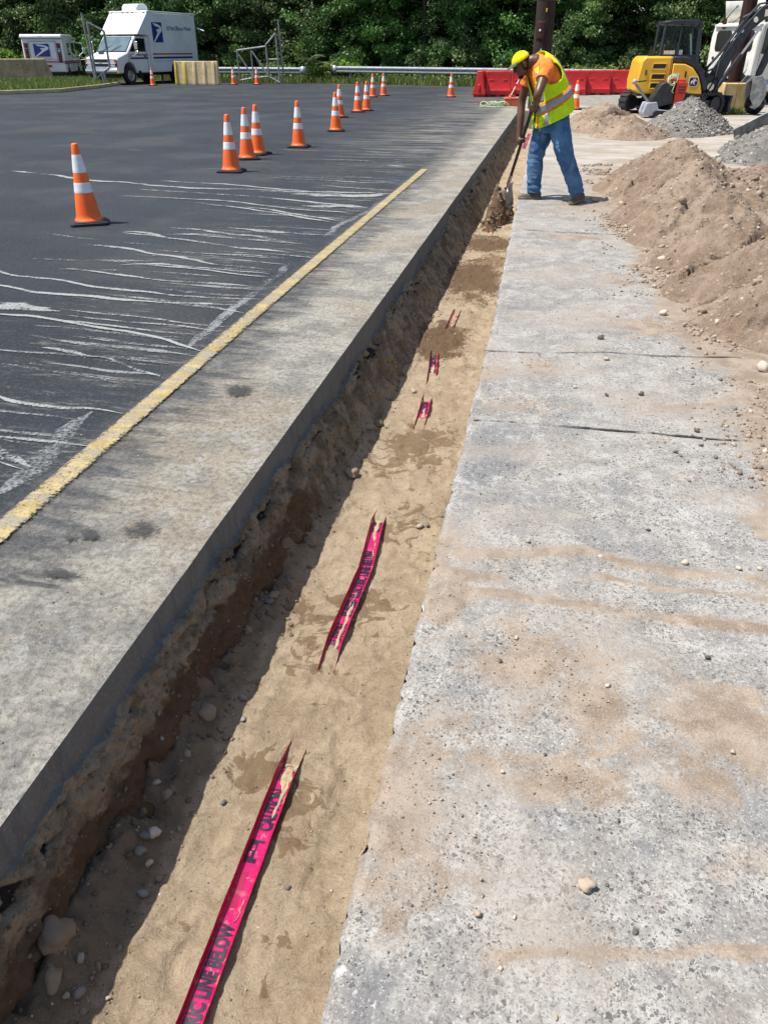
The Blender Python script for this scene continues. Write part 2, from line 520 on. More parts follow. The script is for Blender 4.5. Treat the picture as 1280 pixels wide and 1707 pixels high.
def slab_mat():
    t = NT('exposed_aggregate_concrete')
    x, y, z = t.xyz()
    wob = t.n('ShaderNodeVectorMath', {0: t.co(), 1: t.n('ShaderNodeVectorMath', {0: t.n('ShaderNodeTexNoise', {'Vector': t.co(), 'Scale': 75.0, 'Detail': 3.0}).outputs['Color'], 1: (.018, .018, .018)}, operation='MULTIPLY').outputs[0]}, operation='ADD').outputs[0]
    n_mid = t.noise(6.5, 7, .68)
    n_fine = t.noise(130, 4, .78)
    n_med = t.noise(40, 6, .75)
    col = t.mix(t.step(n_mid, .40, .60), (.242, .228, .202), (.41, .39, .35))
    col = t.mix(t.m('MULTIPLY', t.step(t.noise(1.5, 6, .62), .44, .58), .5), col, (.42, .41, .385))
    col = t.mix(t.m('MULTIPLY', t.step(t.noise(2.3, 6, .65, t.co((1, 1, 3))), .50, .62), .75), col, (.205, .205, .205))
    col = t.mix(t.m('MULTIPLY', t.step(n_med, .50, .38), .55), col, (.17, .17, .165))
    col = t.mix(t.m('MULTIPLY', t.step(n_med, .54, .66), .55), col, (.52, .51, .48))
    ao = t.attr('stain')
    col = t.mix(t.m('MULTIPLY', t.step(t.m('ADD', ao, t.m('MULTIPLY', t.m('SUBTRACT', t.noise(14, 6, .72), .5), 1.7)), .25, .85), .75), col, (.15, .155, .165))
    col = t.mix(t.m('MULTIPLY', t.step(t.noise(4.7, 6, .7, None, .6), .57, .66), .6), col, (.50, .49, .47))
    def chips(scale, keep, size, c0, c1, colr, k):
        v = t.voro(scale, wob)
        s = t.n('ShaderNodeSeparateColor', {0: v.outputs['Color']}).outputs
        lim = t.m('MULTIPLY', t.m('ADD', .45, t.m('MULTIPLY', s[2], .75)), size)
        on = t.m('MULTIPLY', t.m('LESS_THAN', s[0], keep), t.m('LESS_THAN', v.outputs['Distance'], lim))
        cc = t.mix(s[1], c0, c1)
        return t.mix(t.m('MULTIPLY', on, k), colr, cc), on
    vis = t.m('ADD', .25, t.m('MULTIPLY', t.step(t.noise(4.2, 6, .65), .40, .56), .75))
    col, o3 = chips(230, .50, .66, (.07, .07, .07), (.52, .50, .47), col, .75)
    col, o1 = chips(100, .33, .50, (.045, .05, .056), (.25, .24, .225), col, t.m('MULTIPLY', vis, .9))
    col, o2 = chips(165, .52, .54, (.045, .048, .054), (.30, .28, .25), col, t.m('MULTIPLY', vis, .88))
    col, o4 = chips(62, .09, .42, (.045, .047, .052), (.20, .19, .175), col, t.m('MULTIPLY', vis, .88))
    s = t.attr('sand')
    gr = t.noise(170, 4, .8)
    k = t.m('ADD', s, t.m('MULTIPLY', t.m('SUBTRACT', t.noise(9, 7, .74), .5), 1.7))
    k = t.m('ADD', k, t.m('MULTIPLY', t.m('SUBTRACT', n_fine, .5), 1.1))
    sf = t.step(k, .22, .72)
    sc = t.mix(t.step(t.noise(8, 6, .68), .4, .6), (.23, .172, .122), (.35, .278, .212))
    sc = t.mix(t.m('MULTIPLY', t.step(gr, .53, .63), .5), sc, (.14, .095, .065))
    sc = t.mix(t.m('MULTIPLY', t.step(gr, .46, .36), .55), sc, (.50, .42, .33))
    sc = t.mix(t.m('MULTIPLY', t.step(n_med, .54, .64), .35), sc, (.17, .12, .08))
    col = t.mix(t.m('MULTIPLY', sf, .92), col, sc)
    film = t.m('MULTIPLY', t.step(t.noise(1.15, 7, .68, t.co((1, 1.3, 1))), .45, .62), .5)
    col = t.mix(film, col, (.325, .275, .222))
    far = t.m('MULTIPLY', t.step(y, 10, 15), .72)
    col = t.mix(far, col, t.mix(t.step(t.noise(.8, 6, .68, t.co((1, 2.2, 1))), .42, .58), (.33, .285, .225), (.46, .43, .385)))
    ed = t.attr('edgechip')
    col = t.mix(t.step(t.m('ADD', ed, t.m('MULTIPLY', t.m('SUBTRACT', t.noise(30, 5, .72), .5), 2.2)), .62, .85), col, (.47, .46, .44))
    h = t.m('ADD', t.m('MULTIPLY', n_fine, .8), t.m('MULTIPLY', o1, -.2))
    b = t.bump(h, .45, .006)
    b = t.bump(n_med, .35, .010, b)
    return t.done(t.bsdf(col, .9, 0, b, .25))
M['slab'] = slab_mat()

def sand_mat():
    t = NT('packed_trench_sand')
    n1 = t.noise(2.2, 7, .65)
    n2 = t.noise(11, 7, .7, None, .8)
    n3 = t.noise(44, 6, .75)
    gr = t.noise(190, 4, .8)
    col = t.mix(t.step(n1, .40, .60), (.34, .262, .176), (.43, .342, .238))
    col = t.mix(t.m('MULTIPLY', t.step(n2, .50, .63), .65), col, (.49, .39, .265))
    col = t.mix(t.m('MULTIPLY', t.step(n2, .47, .36), .5), col, (.265, .19, .115))
    col = t.mix(t.m('MULTIPLY', t.step(n3, .54, .66), .4), col, (.17, .12, .07))
    col = t.mix(t.m('MULTIPLY', t.step(gr, .53, .64), .45), col, (.16, .11, .065))
    col = t.mix(t.m('MULTIPLY', t.step(gr, .46, .35), .5), col, (.48, .39, .275))
    d = t.attr('damp')
    k = t.m('ADD', d, t.m('MULTIPLY', t.m('SUBTRACT', t.noise(8, 7, .64, None, 1.5), .5), 3.0))
    f = t.step(k, .44, .56)
    col = t.mix(t.m('MULTIPLY', f, .68), col, (.155, .098, .048))
    hd = t.attr('fresh')
    col = t.mix(t.m('MULTIPLY', t.step(t.m('ADD', hd, t.m('MULTIPLY', t.m('SUBTRACT', n3, .5), 1.6)), .35, .6), .92), col, t.mix(t.step(gr, .4, .6), (.085, .05, .027), (.165, .105, .06)))
    lo = t.attr('loose')
    col = t.mix(t.m('MULTIPLY', t.step(t.m('ADD', lo, t.m('MULTIPLY', t.m('SUBTRACT', n2, .5), 1.2)), .3, .8), .7), col, (.20, .15, .10))
    b = t.bump(gr, .6, .008)
    b = t.bump(n3, .7, .020, b)
    b = t.bump(n2, .6, .04, b)
    return t.done(t.bsdf(col, .95, 0, b, .15))
M['sand'] = sand_mat()

def wall_mat():
    t = NT('trench_side_soil')
    cz = t.attr('concrete')
    x, y, z = t.xyz()
    gr = t.noise(200, 3, .8)
    cc = t.mix(t.noise(9, 5, .6), (.115, .112, .105), (.19, .185, .172))
    cc = t.mix(t.m('MULTIPLY', t.step(t.noise(13, 6, .72, None, .6), .50, .62), .6), cc, (.165, .135, .098))
    cc = t.mix(t.m('MULTIPLY', t.step(t.noise(90, 4, .75), .53, .64), .6), cc, (.25, .24, .22))
    cc = t.mix(t.m('MULTIPLY', t.step(t.noise(4, 5, .6, t.co((1, 6, 1))), .5, .7), .5), cc, (.085, .088, .095))
    n = t.noise(6, 6, .65)
    sc = t.mix(t.step(n, .4, .6), (.17, .13, .085), (.34, .265, .18))
    sc = t.mix(t.m('MULTIPLY', t.step(t.noise(30, 6, .75), .52, .62), .55), sc, (.09, .068, .045))
    sc = t.mix(t.step(t.m('ADD', t.attr('rust'), t.m('MULTIPLY', t.m('SUBTRACT', t.noise(10, 5, .65), .5), .9)), .35, .65), sc, t.mix(t.noise(24, 4), (.095, .060, .035), (.165, .104, .06)))
    sc = t.mix(t.m('MULTIPLY', t.step(gr, .52, .7), .4), sc, (.10, .075, .05))
    sc = t.mix(t.m('MULTIPLY', t.step(t.voro(45).outputs['Distance'], .16, .08), t.step(t.noise(7, 3), .5, .6)), sc, (.34, .32, .30))
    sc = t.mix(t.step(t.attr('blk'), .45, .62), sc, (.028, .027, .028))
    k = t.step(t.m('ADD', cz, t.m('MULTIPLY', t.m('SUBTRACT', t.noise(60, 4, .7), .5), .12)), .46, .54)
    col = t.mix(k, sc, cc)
    b = t.bump(t.noise(55, 6, .72), t.m('SUBTRACT', .75, t.m('MULTIPLY', k, .55)), .016)
    b = t.bump(gr, .35, .004, b)
    return t.done(t.bsdf(col, .95, 0, b, .15))
M['wall'] = wall_mat()

def dirt_mat(name, c0, c1, cd, fleck=(.46, .39, .30)):
    t = NT(name)
    n1 = t.noise(1.6, 7, .62); n2 = t.noise(8, 7, .72, None, .5); n3 = t.noise(34, 6, .75); gr = t.noise(110, 4, .8)
    col = t.mix(t.step(n1, .41, .59), c0, c1)
    col = t.mix(t.m('MULTIPLY', t.step(n2, .52, .64), .5), col, tuple(x * 1.18 for x in c1))
    col = t.mix(t.m('MULTIPLY', t.step(n2, .47, .37), .5), col, tuple(x * .66 for x in c0))
    col = t.mix(t.m('MULTIPLY', t.step(n3, .53, .64), .45), col, tuple(x * .48 for x in c0))
    col = t.mix(t.m('MULTIPLY', t.step(gr, .53, .63), .4), col, tuple(x * .45 for x in c0))
    col = t.mix(t.m('MULTIPLY', t.step(gr, .45, .36), .35), col, tuple(min(.8, x * 1.5) for x in c1))
    v = t.voro(40)
    s = t.n('ShaderNodeSeparateColor', {0: v.outputs['Color']}).outputs
    col = t.mix(t.m('MULTIPLY', t.m('LESS_THAN', s[0], .09), t.step(v.outputs['Distance'], .4, .3)), col, t.mix(s[1], fleck, tuple(x * .45 for x in c0)))
    col = t.mix(t.m('MULTIPLY', t.step(t.m('ADD', t.attr('damp'), t.m('MULTIPLY', t.m('SUBTRACT', n2, .5), 1.2)), .30, .62), .85), col, cd)  # damp patches; on heaps with slumps also painted shade of steep faces
    b = t.bump(gr, .6, .010)
    b = t.bump(n3, .7, .03, b)
    b = t.bump(n2, .5, .06, b)
    return t.done(t.bsdf(col, .96, 0, b, .12))
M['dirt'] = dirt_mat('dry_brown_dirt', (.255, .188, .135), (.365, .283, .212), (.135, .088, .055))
M['darksoil'] = dirt_mat('damp_brown_soil', (.17, .105, .065), (.26, .17, .115), (.10, .06, .035), (.4, .3, .2))
M['gravelbase'] = dirt_mat('grey_stone_dust', (.165, .155, .138), (.25, .238, .215), (.15, .145, .13), (.6, .6, .57))

def rock_mat(name, stops, rough=.85):
    t = NT(name)
    a = t.attr('rnd')
    c = t.ramp(a, stops)
    c = t.mix(t.m('MULTIPLY', t.noise(40, 4), .5), c, (.22, .18, .14))
    return t.done(t.bsdf(c, rough, 0, t.bump(t.noise(80, 4), .3, .004), .3))
M['gravel'] = rock_mat('crushed_grey_stone', [(0, (.075, .075, .074)), (.45, (.175, .168, .152)), (.8, (.27, .26, .235)), (1, (.52, .50, .47))])
M['clod'] = rock_mat('brown_clods', [(0, (.19, .13, .09)), (.5, (.33, .25, .18)), (.85, (.38, .29, .22)), (1, (.6, .52, .42))], .95)
M['grit'] = rock_mat('mixed_grit', [(0, (.06, .06, .062)), (.35, (.20, .17, .14)), (.7, (.42, .33, .24)), (1, (.64, .57, .48))], .9)
M['grit_tan'] = rock_mat('tan_grit', [(0, (.16, .12, .085)), (.3, (.30, .22, .15)), (.7, (.44, .35, .26)), (1, (.60, .53, .44))], .9)
M['rubble'] = rock_mat('trench_rubble_lumps', [(0, (.08, .06, .04)), (.6, (.19, .145, .095)), (.95, (.27, .215, .15)), (1, (.36, .34, .31))], .95)
M['pebble'] = rock_mat('tan_pebble', [(0, (.42, .32, .23)), (.6, (.50, .41, .31)), (1, (.64, .57, .48))], .8)
M['pebble_dark'] = rock_mat('dark_pebble', [(0, (.035, .036, .04)), (1, (.15, .13, .11))], .8)
M['pebble_grey'] = rock_mat('grey_stone', [(0, (.13, .13, .13)), (1, (.27, .265, .25))], .8)

def leaf_mat(name, c0, c1, c2):
    t = NT(name)
    a = t.attr('rnd')
    oi = t.n('ShaderNodeObjectInfo').outputs['Random']
    c = t.ramp(a, [(0, c0), (.55, c1), (1, c2)])
    hs = t.n('ShaderNodeHueSaturation', {'Hue': t.m('ADD', .485, t.m('MULTIPLY', oi, .03)), 'Saturation': t.m('ADD', .85, t.m('MULTIPLY', oi, .25)), 'Value': t.m('ADD', .8, t.m('MULTIPLY', oi, .45)), 'Color': c}).outputs[0]
    d = t.bsdf(hs, .5, 0, None, .35)
    tr = t.n('ShaderNodeBsdfTranslucent', {'Color': t.mix(.5, hs, (.10, .20, .02))}).outputs[0]
    return t.done(t.n('ShaderNodeMixShader', {0: .28, 1: d, 2: tr}).outputs[0])
M['leaf'] = leaf_mat('tree_leaves', (.034, .082, .026), (.10, .185, .055), (.22, .33, .10))
M['weed'] = leaf_mat('weed_leaves', (.09, .16, .025), (.17, .27, .045), (.28, .38, .08))
M['grass'] = leaf_mat('grass_blades', (.09, .14, .03), (.18, .24, .06), (.36, .34, .16))

def bark_mat(name, c0, c1):
    t = NT(name)
    n = t.noise(7, 6, .65, t.co((3, 3, .35)))
    c = t.mix(t.step(n, .3, .7), c0, c1)
    return t.done(t.bsdf(c, .9, 0, t.bump(n, .6, .02), .2))
M['bark'] = bark_mat('grey_brown_bark', (.045, .037, .028), (.12, .10, .08))
M['pole'] = bark_mat('creosoted_pole_wood', (.022, .015, .013), (.060, .042, .036))
M['rust'] = bark_mat('rusty_brown_steel', (.028, .014, .013), (.065, .030, .024))

def block_mat():
    t = NT('yellowed_stained_concrete')
    n = t.noise(4, 6, .65); n2 = t.noise(3.2, 6, .7, t.co((4, 4, .5)))
    c = t.mix(t.step(n, .3, .7), (.62, .45, .19), (.78, .61, .31))
    c = t.mix(t.m('MULTIPLY', t.step(n2, .52, .68), .75), c, (.26, .13, .05))
    return t.done(t.bsdf(c, .9, 0, t.bump(t.noise(30, 5), .3, .01), .2))
M['block'] = block_mat()
def jersey_mat():
    t = NT('weathered_brown_concrete')
    n = t.noise(2.5, 6, .65); n2 = t.noise(2.2, 6, .7, t.co((3, 3, .6)))
    c = t.mix(t.step(n, .3, .7), (.28, .215, .125), (.42, .34, .215))
    c = t.mix(t.m('MULTIPLY', t.step(n2, .5, .7), .6), c, (.15, .115, .07))
    return t.done(t.bsdf(c, .92, 0, t.bump(t.noise(24, 6), .3, .01), .2))
M['jersey'] = jersey_mat()
M['soilground'] = dirt_mat('leaf_litter_soil', (.045, .042, .022), (.085, .075, .04), (.03, .025, .015), (.12, .11, .06))
M['kerb'] = simple('worn_yellow_kerb_concrete', (.50, .44, .24), .85, var=.2, scale=3, bump=.3)

def tape_mat():
    t = NT('glossy_magenta_tape')
    z = t.attr('side')
    n = t.noise(9, 4, .6)
    c = t.mix(t.m('MULTIPLY', n, .35), (.47, .010, .115), (.31, .006, .055))
    c = t.mix(t.m('MULTIPLY', z, .9), c, (.36, .006, .03))
    c = t.mix(t.m('MULTIPLY', t.step(t.noise(38, 6, .75), .53, .66), .45), c, (.46, .28, .22))
    return t.done(t.bsdf(c, .24, 0, t.bump(t.noise(18, 3), .25, .006), .5))
M['tape'] = tape_mat()

def cloth(name, col, c2=None, sc=30, bump=.4, rough=.85):
    t = NT(name)
    c = t.mix(t.step(t.noise(9, 5, .6), .3, .7), tuple(x * .88 for x in col), c2 or tuple(min(1, x * 1.1) for x in col))
    b = t.bump(t.noise(sc, 5, .6), bump, .012)
    return t.done(t.bsdf(c, rough, 0, b, .2))
M['lime'] = cloth('fluorescent_lime_mesh', (.56, .90, .010), (.66, .95, .02), 26, .6)
M['vest_yellow'] = cloth('fluorescent_yellow_trim', (.80, .72, .02))
M['silver'] = simple('silver_reflective_band', (.30, .32, .36), .35, .2, var=.1, scale=20)
M['orange_cloth'] = cloth('orange_cotton', (.90, .21, .03), (.95, .28, .06))
M['orange_trim'] = cloth('orange_trim', (.90, .20, .015))
def denim():
    t = NT('worn_blue_denim')
    n = t.noise(5, 5, .6); f = t.noise(16, 5, .6, t.co((1, 1, .5)))
    c = t.mix(t.step(n, .3, .7), (.040, .10, .21), (.095, .20, .345))
    c = t.mix(t.m('MULTIPLY', t.step(f, .52, .72), .55), c, (.16, .27, .42))
    b = t.bump(t.noise(14, 4, .55, t.co((1, 1, 1.6))), .55, .03)
    return t.done(t.bsdf(c, .9, 0, b, .15))
M['denim'] = denim()
def skin():
    t = NT('dark_brown_skin')
    c = t.mix(t.noise(14, 4), (.085, .038, .022), (.145, .068, .042))
    return t.done(t.bsdf(c, .42, 0, t.bump(t.noise(60, 4), .1, .003), .5))
M['skin'] = skin()
M['hair'] = simple('black_hair', (.012, .010, .010), .85, var=.3, scale=60, bump=.5, bscale=160)
M['cap_yellow'] = cloth('bright_yellow_cap_cloth', (.80, .75, .008), (.86, .82, .015))
M['brim'] = cloth('dark_olive_brim', (.10, .105, .06))
M['shoe'] = cloth('dusty_brown_suede', (.085, .068, .048), (.13, .105, .075))
M['sole'] = simple('dusty_tan_rubber_sole', (.19, .155, .115), .85, var=.2, scale=20)
M['wood_dark'] = simple('black_fibreglass_handle', (.02, .016, .016), .4, var=.3)
M['blade'] = simple('worn_steel_blade', (.36, .36, .38), .38, .85, var=.25, scale=16, dirt=.4, dirtcol=(.28, .19, .12))
M['bag'] = simple('black_bin_bag_film', (.013, .014, .018), .25, var=.2, bump=.8, bscale=14)
M['rope'] = simple('pale_green_rope', (.58, .66, .40), .8, var=.2, scale=30)
M['orange_plastic'] = simple('faded_orange_plastic', (.72, .14, .07), .5, var=.15, dirt=.2)
M['wand_white'] = simple('white_painted_stick', (.75, .70, .60), .5, var=.1)
M['wand_orange'] = simple('orange_painted_stick', (.85, .38, .03), .5, var=.1)
M['hub'] = simple('grey_wheel_rim', (.34, .34, .35), .4, .6, var=.2)
M['under'] = simple('shadowy_underbody_metal', (.02, .02, .021), .8, var=.3)
# ------------------------------------------------------------------ measured plan positions (metres)
STREAKS=[([(-5.583,7.259),(-5.392,7.204),(-4.993,7.091),(-4.592,6.954),(-3.829,6.752),(-3.32,6.711)],0.073,0.50),
([(-4.166,6.665),(-4.029,6.664),(-3.69,6.571),(-3.074,6.357),(-2.574,6.13),(-2.101,6.057)],0.091,0.80),
([(-4.063,7.222),(-3.811,7.218),(-3.514,7.035),(-2.954,6.879),(-2.204,6.688)],0.110,0.80),
([(-3.692,7.521),(-3.403,7.465),(-3.05,7.349),(-2.334,7.101)],0.114,0.80),
([(-3.115,7.637),(-2.94,7.614),(-2.786,7.511),(-2.446,7.459)],0.116,0.80),
([(-2.96,6.527),(-2.507,6.488),(-2.133,6.461)],0.056,0.70),
([(-3.439,5.988),(-3.342,6.056),(-3.175,6.089),(-3.029,6.078),(-2.727,6.022),(-2.118,5.935)],0.074,0.90),
([(-3.25,6.034),(-2.491,5.919),(-2.086,5.841)],0.049,0.80),
([(-3.856,5.758),(-3.721,5.785),(-3.575,5.739),(-3.396,5.701),(-2.724,5.575),(-2.128,5.542)],0.080,0.85),
([(-4.492,5.653),(-4.288,5.596),(-4.151,5.513),(-3.723,5.457),(-3.328,5.301),(-2.386,5.21),(-1.919,5.244)],0.077,0.90),
([(-4.176,5.264),(-4.034,5.226),(-3.661,5.088),(-3.297,5.057),(-2.793,5.039),(-2.069,5.053)],0.083,0.90),
([(-3.119,5.123),(-3.022,5.142),(-2.659,5.049),(-2.102,4.926),(-1.954,4.876)],0.078,0.80),
([(-3.149,4.716),(-2.81,4.678),(-2.467,4.644),(-2.131,4.603),(-1.908,4.585)],0.054,0.85),
([(-3.183,4.603),(-2.649,4.558),(-2.26,4.539),(-1.959,4.481)],0.038,0.80),
([(-3.679,4.583),(-3.581,4.566),(-3.214,4.52),(-2.832,4.424),(-2.481,4.354),(-2.206,4.253),(-1.961,4.094),(-1.913,4.083)],0.062,0.85),
([(-3.2,4.498),(-2.689,4.453),(-2.123,4.403),(-2.043,4.465)],0.048,0.80),
([(-2.588,3.889),(-2.494,3.928),(-2.398,3.908),(-2.267,3.82),(-2.105,3.744),(-1.918,3.66)],0.060,0.70),
([(-3.086,3.739),(-3.006,3.729),(-2.808,3.712),(-2.618,3.677),(-2.36,3.588),(-2.124,3.519)],0.030,0.40),
([(-2.773,3.293),(-2.669,3.237),(-2.565,3.198),(-2.414,3.199),(-2.249,3.174),(-2.154,3.222),(-1.943,3.194)],0.065,0.90),
([(-2.455,2.84),(-2.396,2.84),(-2.251,2.832),(-2.113,2.812),(-1.999,2.811),(-1.917,2.804)],0.073,0.70),
([(-2.283,2.595),(-2.221,2.586),(-2.139,2.56),(-2.079,2.551)],0.042,0.80),
([(-7.777,10.909),(-6.903,10.648),(-6.207,10.326),(-5.388,10.159),(-4.523,9.972),(-3.401,9.968),(-2.491,9.93),(-2.061,10.059)],0.177,1.00),
([(-5.187,10.401),(-4.278,10.308),(-3.058,10.036),(-2.432,9.834)],0.119,0.80),
([(-5.136,9.733),(-4.455,9.645),(-3.598,9.496),(-2.187,9.095)],0.111,0.80),
([(-4.081,9.195),(-3.493,9.02),(-2.671,8.73),(-2.069,8.596)],0.093,0.80),
([(-4.172,8.922),(-3.615,8.809),(-3.067,8.564),(-2.474,8.272),(-2.056,8.05)],0.092,0.80),
([(-3.447,8.806),(-2.947,8.588),(-2.092,8.193)],0.110,0.80),
([(-4.046,7.201),(-3.798,7.171),(-3.408,7.006)],0.116,0.80),
([(-3.122,7.62),(-2.853,7.604),(-2.291,7.447),(-2.013,7.438)],0.111,0.80),
([(-3.882,11.059),(-3.33,10.955),(-1.995,10.839)],0.112,0.70),
([(-3.72,13.225),(-2.959,13.122),(-2.174,12.997)],0.152,0.60),
([(-8.564,14.376),(-7.881,14.041),(-7.043,13.763)],0.152,0.40),
([(-6.436,13.463),(-5.983,13.35),(-5.513,13.169)],0.130,0.40),
([(-3.131,9.801),(-2.783,9.828),(-2.299,9.861),(-1.96,10.08)],0.404,0.90),
([(-2.942,10.406),(-2.561,10.365),(-1.882,10.227)],0.099,0.70),
([(-2.948,9.322),(-2.521,9.12),(-2.036,8.857)],0.119,0.70)]
BANDS=[([(-2.092,3.178),(-2.109,2.999),(-2.113,2.812),(-2.113,2.586),(-2.098,2.406),(-2.101,2.293)],0.140,0.75),
([(-2.097,6.345),(-2.081,5.718),(-2.075,5.069),(-2.088,4.573),(-2.069,4.346),(-2.077,4.132)],0.090,0.60),
([(-1.77,10.294),(-1.951,9.051),(-2.029,8.056),(-2.048,7.366)],0.090,0.60)]
WINDROWS=[([(-0.184,2.281),(0.016,2.321),(0.268,2.383),(0.43,2.328),(0.667,2.314),(0.87,2.32)],0.034),
([(-0.179,2.065),(0.009,2.079),(0.203,2.059),(0.483,2.053),(0.814,2.053)],0.030),
([(0.055,0.885),(0.16,0.909),(0.254,0.93),(0.59,1)],0.018),
([(0.597,3.758),(0.866,3.842),(1.132,4.039)],0.056),
([(0.099,7.814),(0.296,7.826),(0.49,7.81)],0.110),
([(-0.303,2.145),(-0.177,2.134),(-0.036,2.152)],0.048),
([(0.304,2.231),(0.498,2.2),(0.849,2.221)],0.017),
([(0.05,1.37),(0.274,1.444),(0.369,1.524)],0.024)]
SANDBLOBS=[(-0.228,1.212,0.156,0.255,0.90),
(-0.187,1.413,0.139,0.116,0.60),
(0.114,1.779,0.174,0.150,0.90),
(0.249,1.632,0.212,0.154,0.80),
(0.169,1.365,0.161,0.073,0.80),
(0.639,1.621,0.141,0.187,1.00),
(0.521,1.435,0.088,0.163,0.80),
(-0.121,0.997,0.114,0.079,0.60),
(-0.276,2.243,0.084,0.142,0.90),
(-0.202,2.010,0.096,0.179,0.90),
(0.036,1.933,0.148,0.114,0.60),
(-0.240,4.070,0.098,0.177,0.70),
(0.049,4.292,0.118,0.116,0.80),
(-0.055,3.681,0.209,0.106,0.60),
(0.718,5.135,0.229,0.177,0.90),
(1.116,4.854,0.215,0.330,0.90),
(1.128,3.731,0.143,0.347,0.90),
(-0.182,7.140,0.157,0.319,0.40),
(0.639,6.262,0.273,0.350,0.60),
(-0.008,6.516,0.288,0.233,0.40),
(0.586,9.595,0.536,0.527,0.80),
(0.118,9.308,0.263,0.294,0.60),
(0.015,5.631,0.254,0.152,0.30),
(0.385,1.084,0.025,0.035,0.50),
(0.849,16.494,0.444,1.215,0.60),
(0.277,13.651,0.374,0.865,0.50),
(0.547,11.721,0.242,0.857,0.90)]
STAINS=[(0.166,1.830,0.088,0.067,0.60),
(0.297,1.619,0.097,0.089,0.50),
(0.369,1.183,0.066,0.090,0.70),
(0.170,1.223,0.069,0.041,0.60),
(0.401,2.888,0.097,0.149,0.70),
(0.070,2.604,0.159,0.172,0.70),
(-0.112,3.212,0.161,0.344,0.90),
(-0.186,2.848,0.074,0.244,0.80),
(0.934,3.127,0.150,0.266,0.50),
(-0.221,2.501,0.090,0.165,0.50),
(0.002,6.135,0.273,0.504,0.50),
(-0.139,5.301,0.242,0.746,0.50),
(0.349,2.330,0.186,0.067,0.60),
(-0.178,0.771,0.068,0.062,0.80),
(0.368,0.915,0.046,0.023,0.70),
(0.184,4.842,0.222,0.339,0.40),
(1.228,7.423,0.313,0.463,0.30),
(-0.045,7.954,0.344,0.538,0.40)]
DAMP=[(-0.721,1.516,0.073,0.064,0.90),
(-0.543,1.438,0.053,0.099,0.80),
(-0.539,1.305,0.033,0.072,0.40),
(-0.698,2.283,0.139,0.105,0.60),
(-0.572,2.366,0.118,0.126,0.80),
(-0.564,2.959,0.109,0.123,0.60),
(-0.599,3.848,0.165,0.215,0.90),
(-0.715,3.567,0.126,0.099,0.60),
(-0.687,5.627,0.187,0.363,1.20),
(-0.629,7.587,0.257,0.591,1.30),
(-0.639,9.067,0.300,0.300,1.00),
(-0.444,8.241,0.183,0.253,0.80),
(-0.740,2.095,0.088,0.094,0.60),
(-0.486,0.945,0.057,0.078,0.40),
(-0.671,2.366,0.142,0.109,0.40)]
OILS=[(-1.489,3.555,0.093,0.121),
(-1.361,2.186,0.099,0.082),
(-1.537,2.130,0.054,0.044),
(-1.501,1.887,0.091,0.032),
(-1.591,2.099,0.039,0.036)]
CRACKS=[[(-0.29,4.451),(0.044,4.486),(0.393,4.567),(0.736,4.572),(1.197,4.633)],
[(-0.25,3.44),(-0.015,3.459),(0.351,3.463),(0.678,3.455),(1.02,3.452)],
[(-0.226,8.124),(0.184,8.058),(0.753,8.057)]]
STONES=[(0.228,1.066,0.0190),
(0.007,0.959,0.0086),
(0.082,0.969,0.0061),
(0.308,1.251,0.0055),
(0.596,2.376,0.0144),
(0.775,2.379,0.0143),
(-0.040,2.205,0.0102),
(0.599,1.882,0.0105),
(0.309,2.360,0.0104),
(0.326,0.986,0.0072),
(0.492,2.579,0.0088),
(0.055,2.408,0.0108),
(0.847,2.393,0.0102),
(0.794,3.525,0.0139),
(0.670,3.276,0.0105),
(1.272,4.439,0.0396),
(0.842,5.427,0.0279),
(0.403,4.827,0.0220),
(0.423,4.447,0.0171),
(0.398,3.892,0.0122),
(0.576,3.936,0.0153),
(0.240,3.978,0.0125),
(1.744,7.772,0.0323),
(-0.019,1.145,0.0067),
(0.136,1.416,0.0060),
(0.607,1.520,0.0076),
(0.040,1.861,0.0090),
(0.304,1.703,0.0083),
(1.283,5.885,0.0254),
(1.367,6.999,0.0247),
(0.849,6.127,0.0222),
(0.947,5.181,0.0191),
(0.530,9.951,0.0416),
(0.677,10.151,0.0282),
(0.889,7.355,0.0261),
(0.927,6.703,0.0240)]
TSTONES=[(-0.895,1.220,0.0231),
(-0.917,1.202,0.0164),
(-0.911,1.165,0.0162),
(-0.879,1.144,0.0112),
(-0.864,1.071,0.0155),
(-0.884,0.797,0.0166),
(-0.907,0.785,0.0096),
(-0.852,1.793,0.0161),
(-0.821,1.710,0.0117),
(-0.826,0.815,0.0083),
(-0.895,3.985,0.0274),
(-0.758,1.376,0.0104),
(-0.430,2.997,0.0191),
(-0.399,3.013,0.0164),
(-0.920,2.284,0.0187),
(-0.959,1.369,0.0176),
(-0.846,1.265,0.0101),
(-0.348,3.122,0.0140),
(-0.733,4.654,0.0192),
(-0.492,1.159,0.0078),
(-0.403,1.077,0.0060)]
# ------------------------------------------------------------------ ground, lot, slab, trench
def edge_r(y):
    y = np.asarray(y, float)
    return np.interp(y, [-5, .6, 5, 8.5, 16, 26], [-.265, -.265, -.28, -.345, -.43, -.52]) + .006 * fbm(y * 7, y * 0, 4, 3) + .003 * fbm(y * 40, y * 0, 3, 5) + .022 * np.clip(fbm(y * 8, y * 0 + 3, 4, 6) - .16, 0, 1) + .018 * np.clip(fbm(y * 25, y * 0 + 8, 3, 9) - .2, 0, 1)
def edge_l(y):
    y = np.asarray(y, float)
    return -1.10 + .004 * fbm(y * 3, y * 0 + 2, 4, 8)
TR_END = 25.3
FLOOR = -.46
KF = (1.55 - FLOOR) / 1.91          # plan positions on the trench floor were read at 0.36 m below grade

def axis(*segs):
    out = []
    for a, b, st in segs:
        out += list(np.arange(a, b - st * .4, st))
    out.append(segs[-1][1])
    return np.array(out)

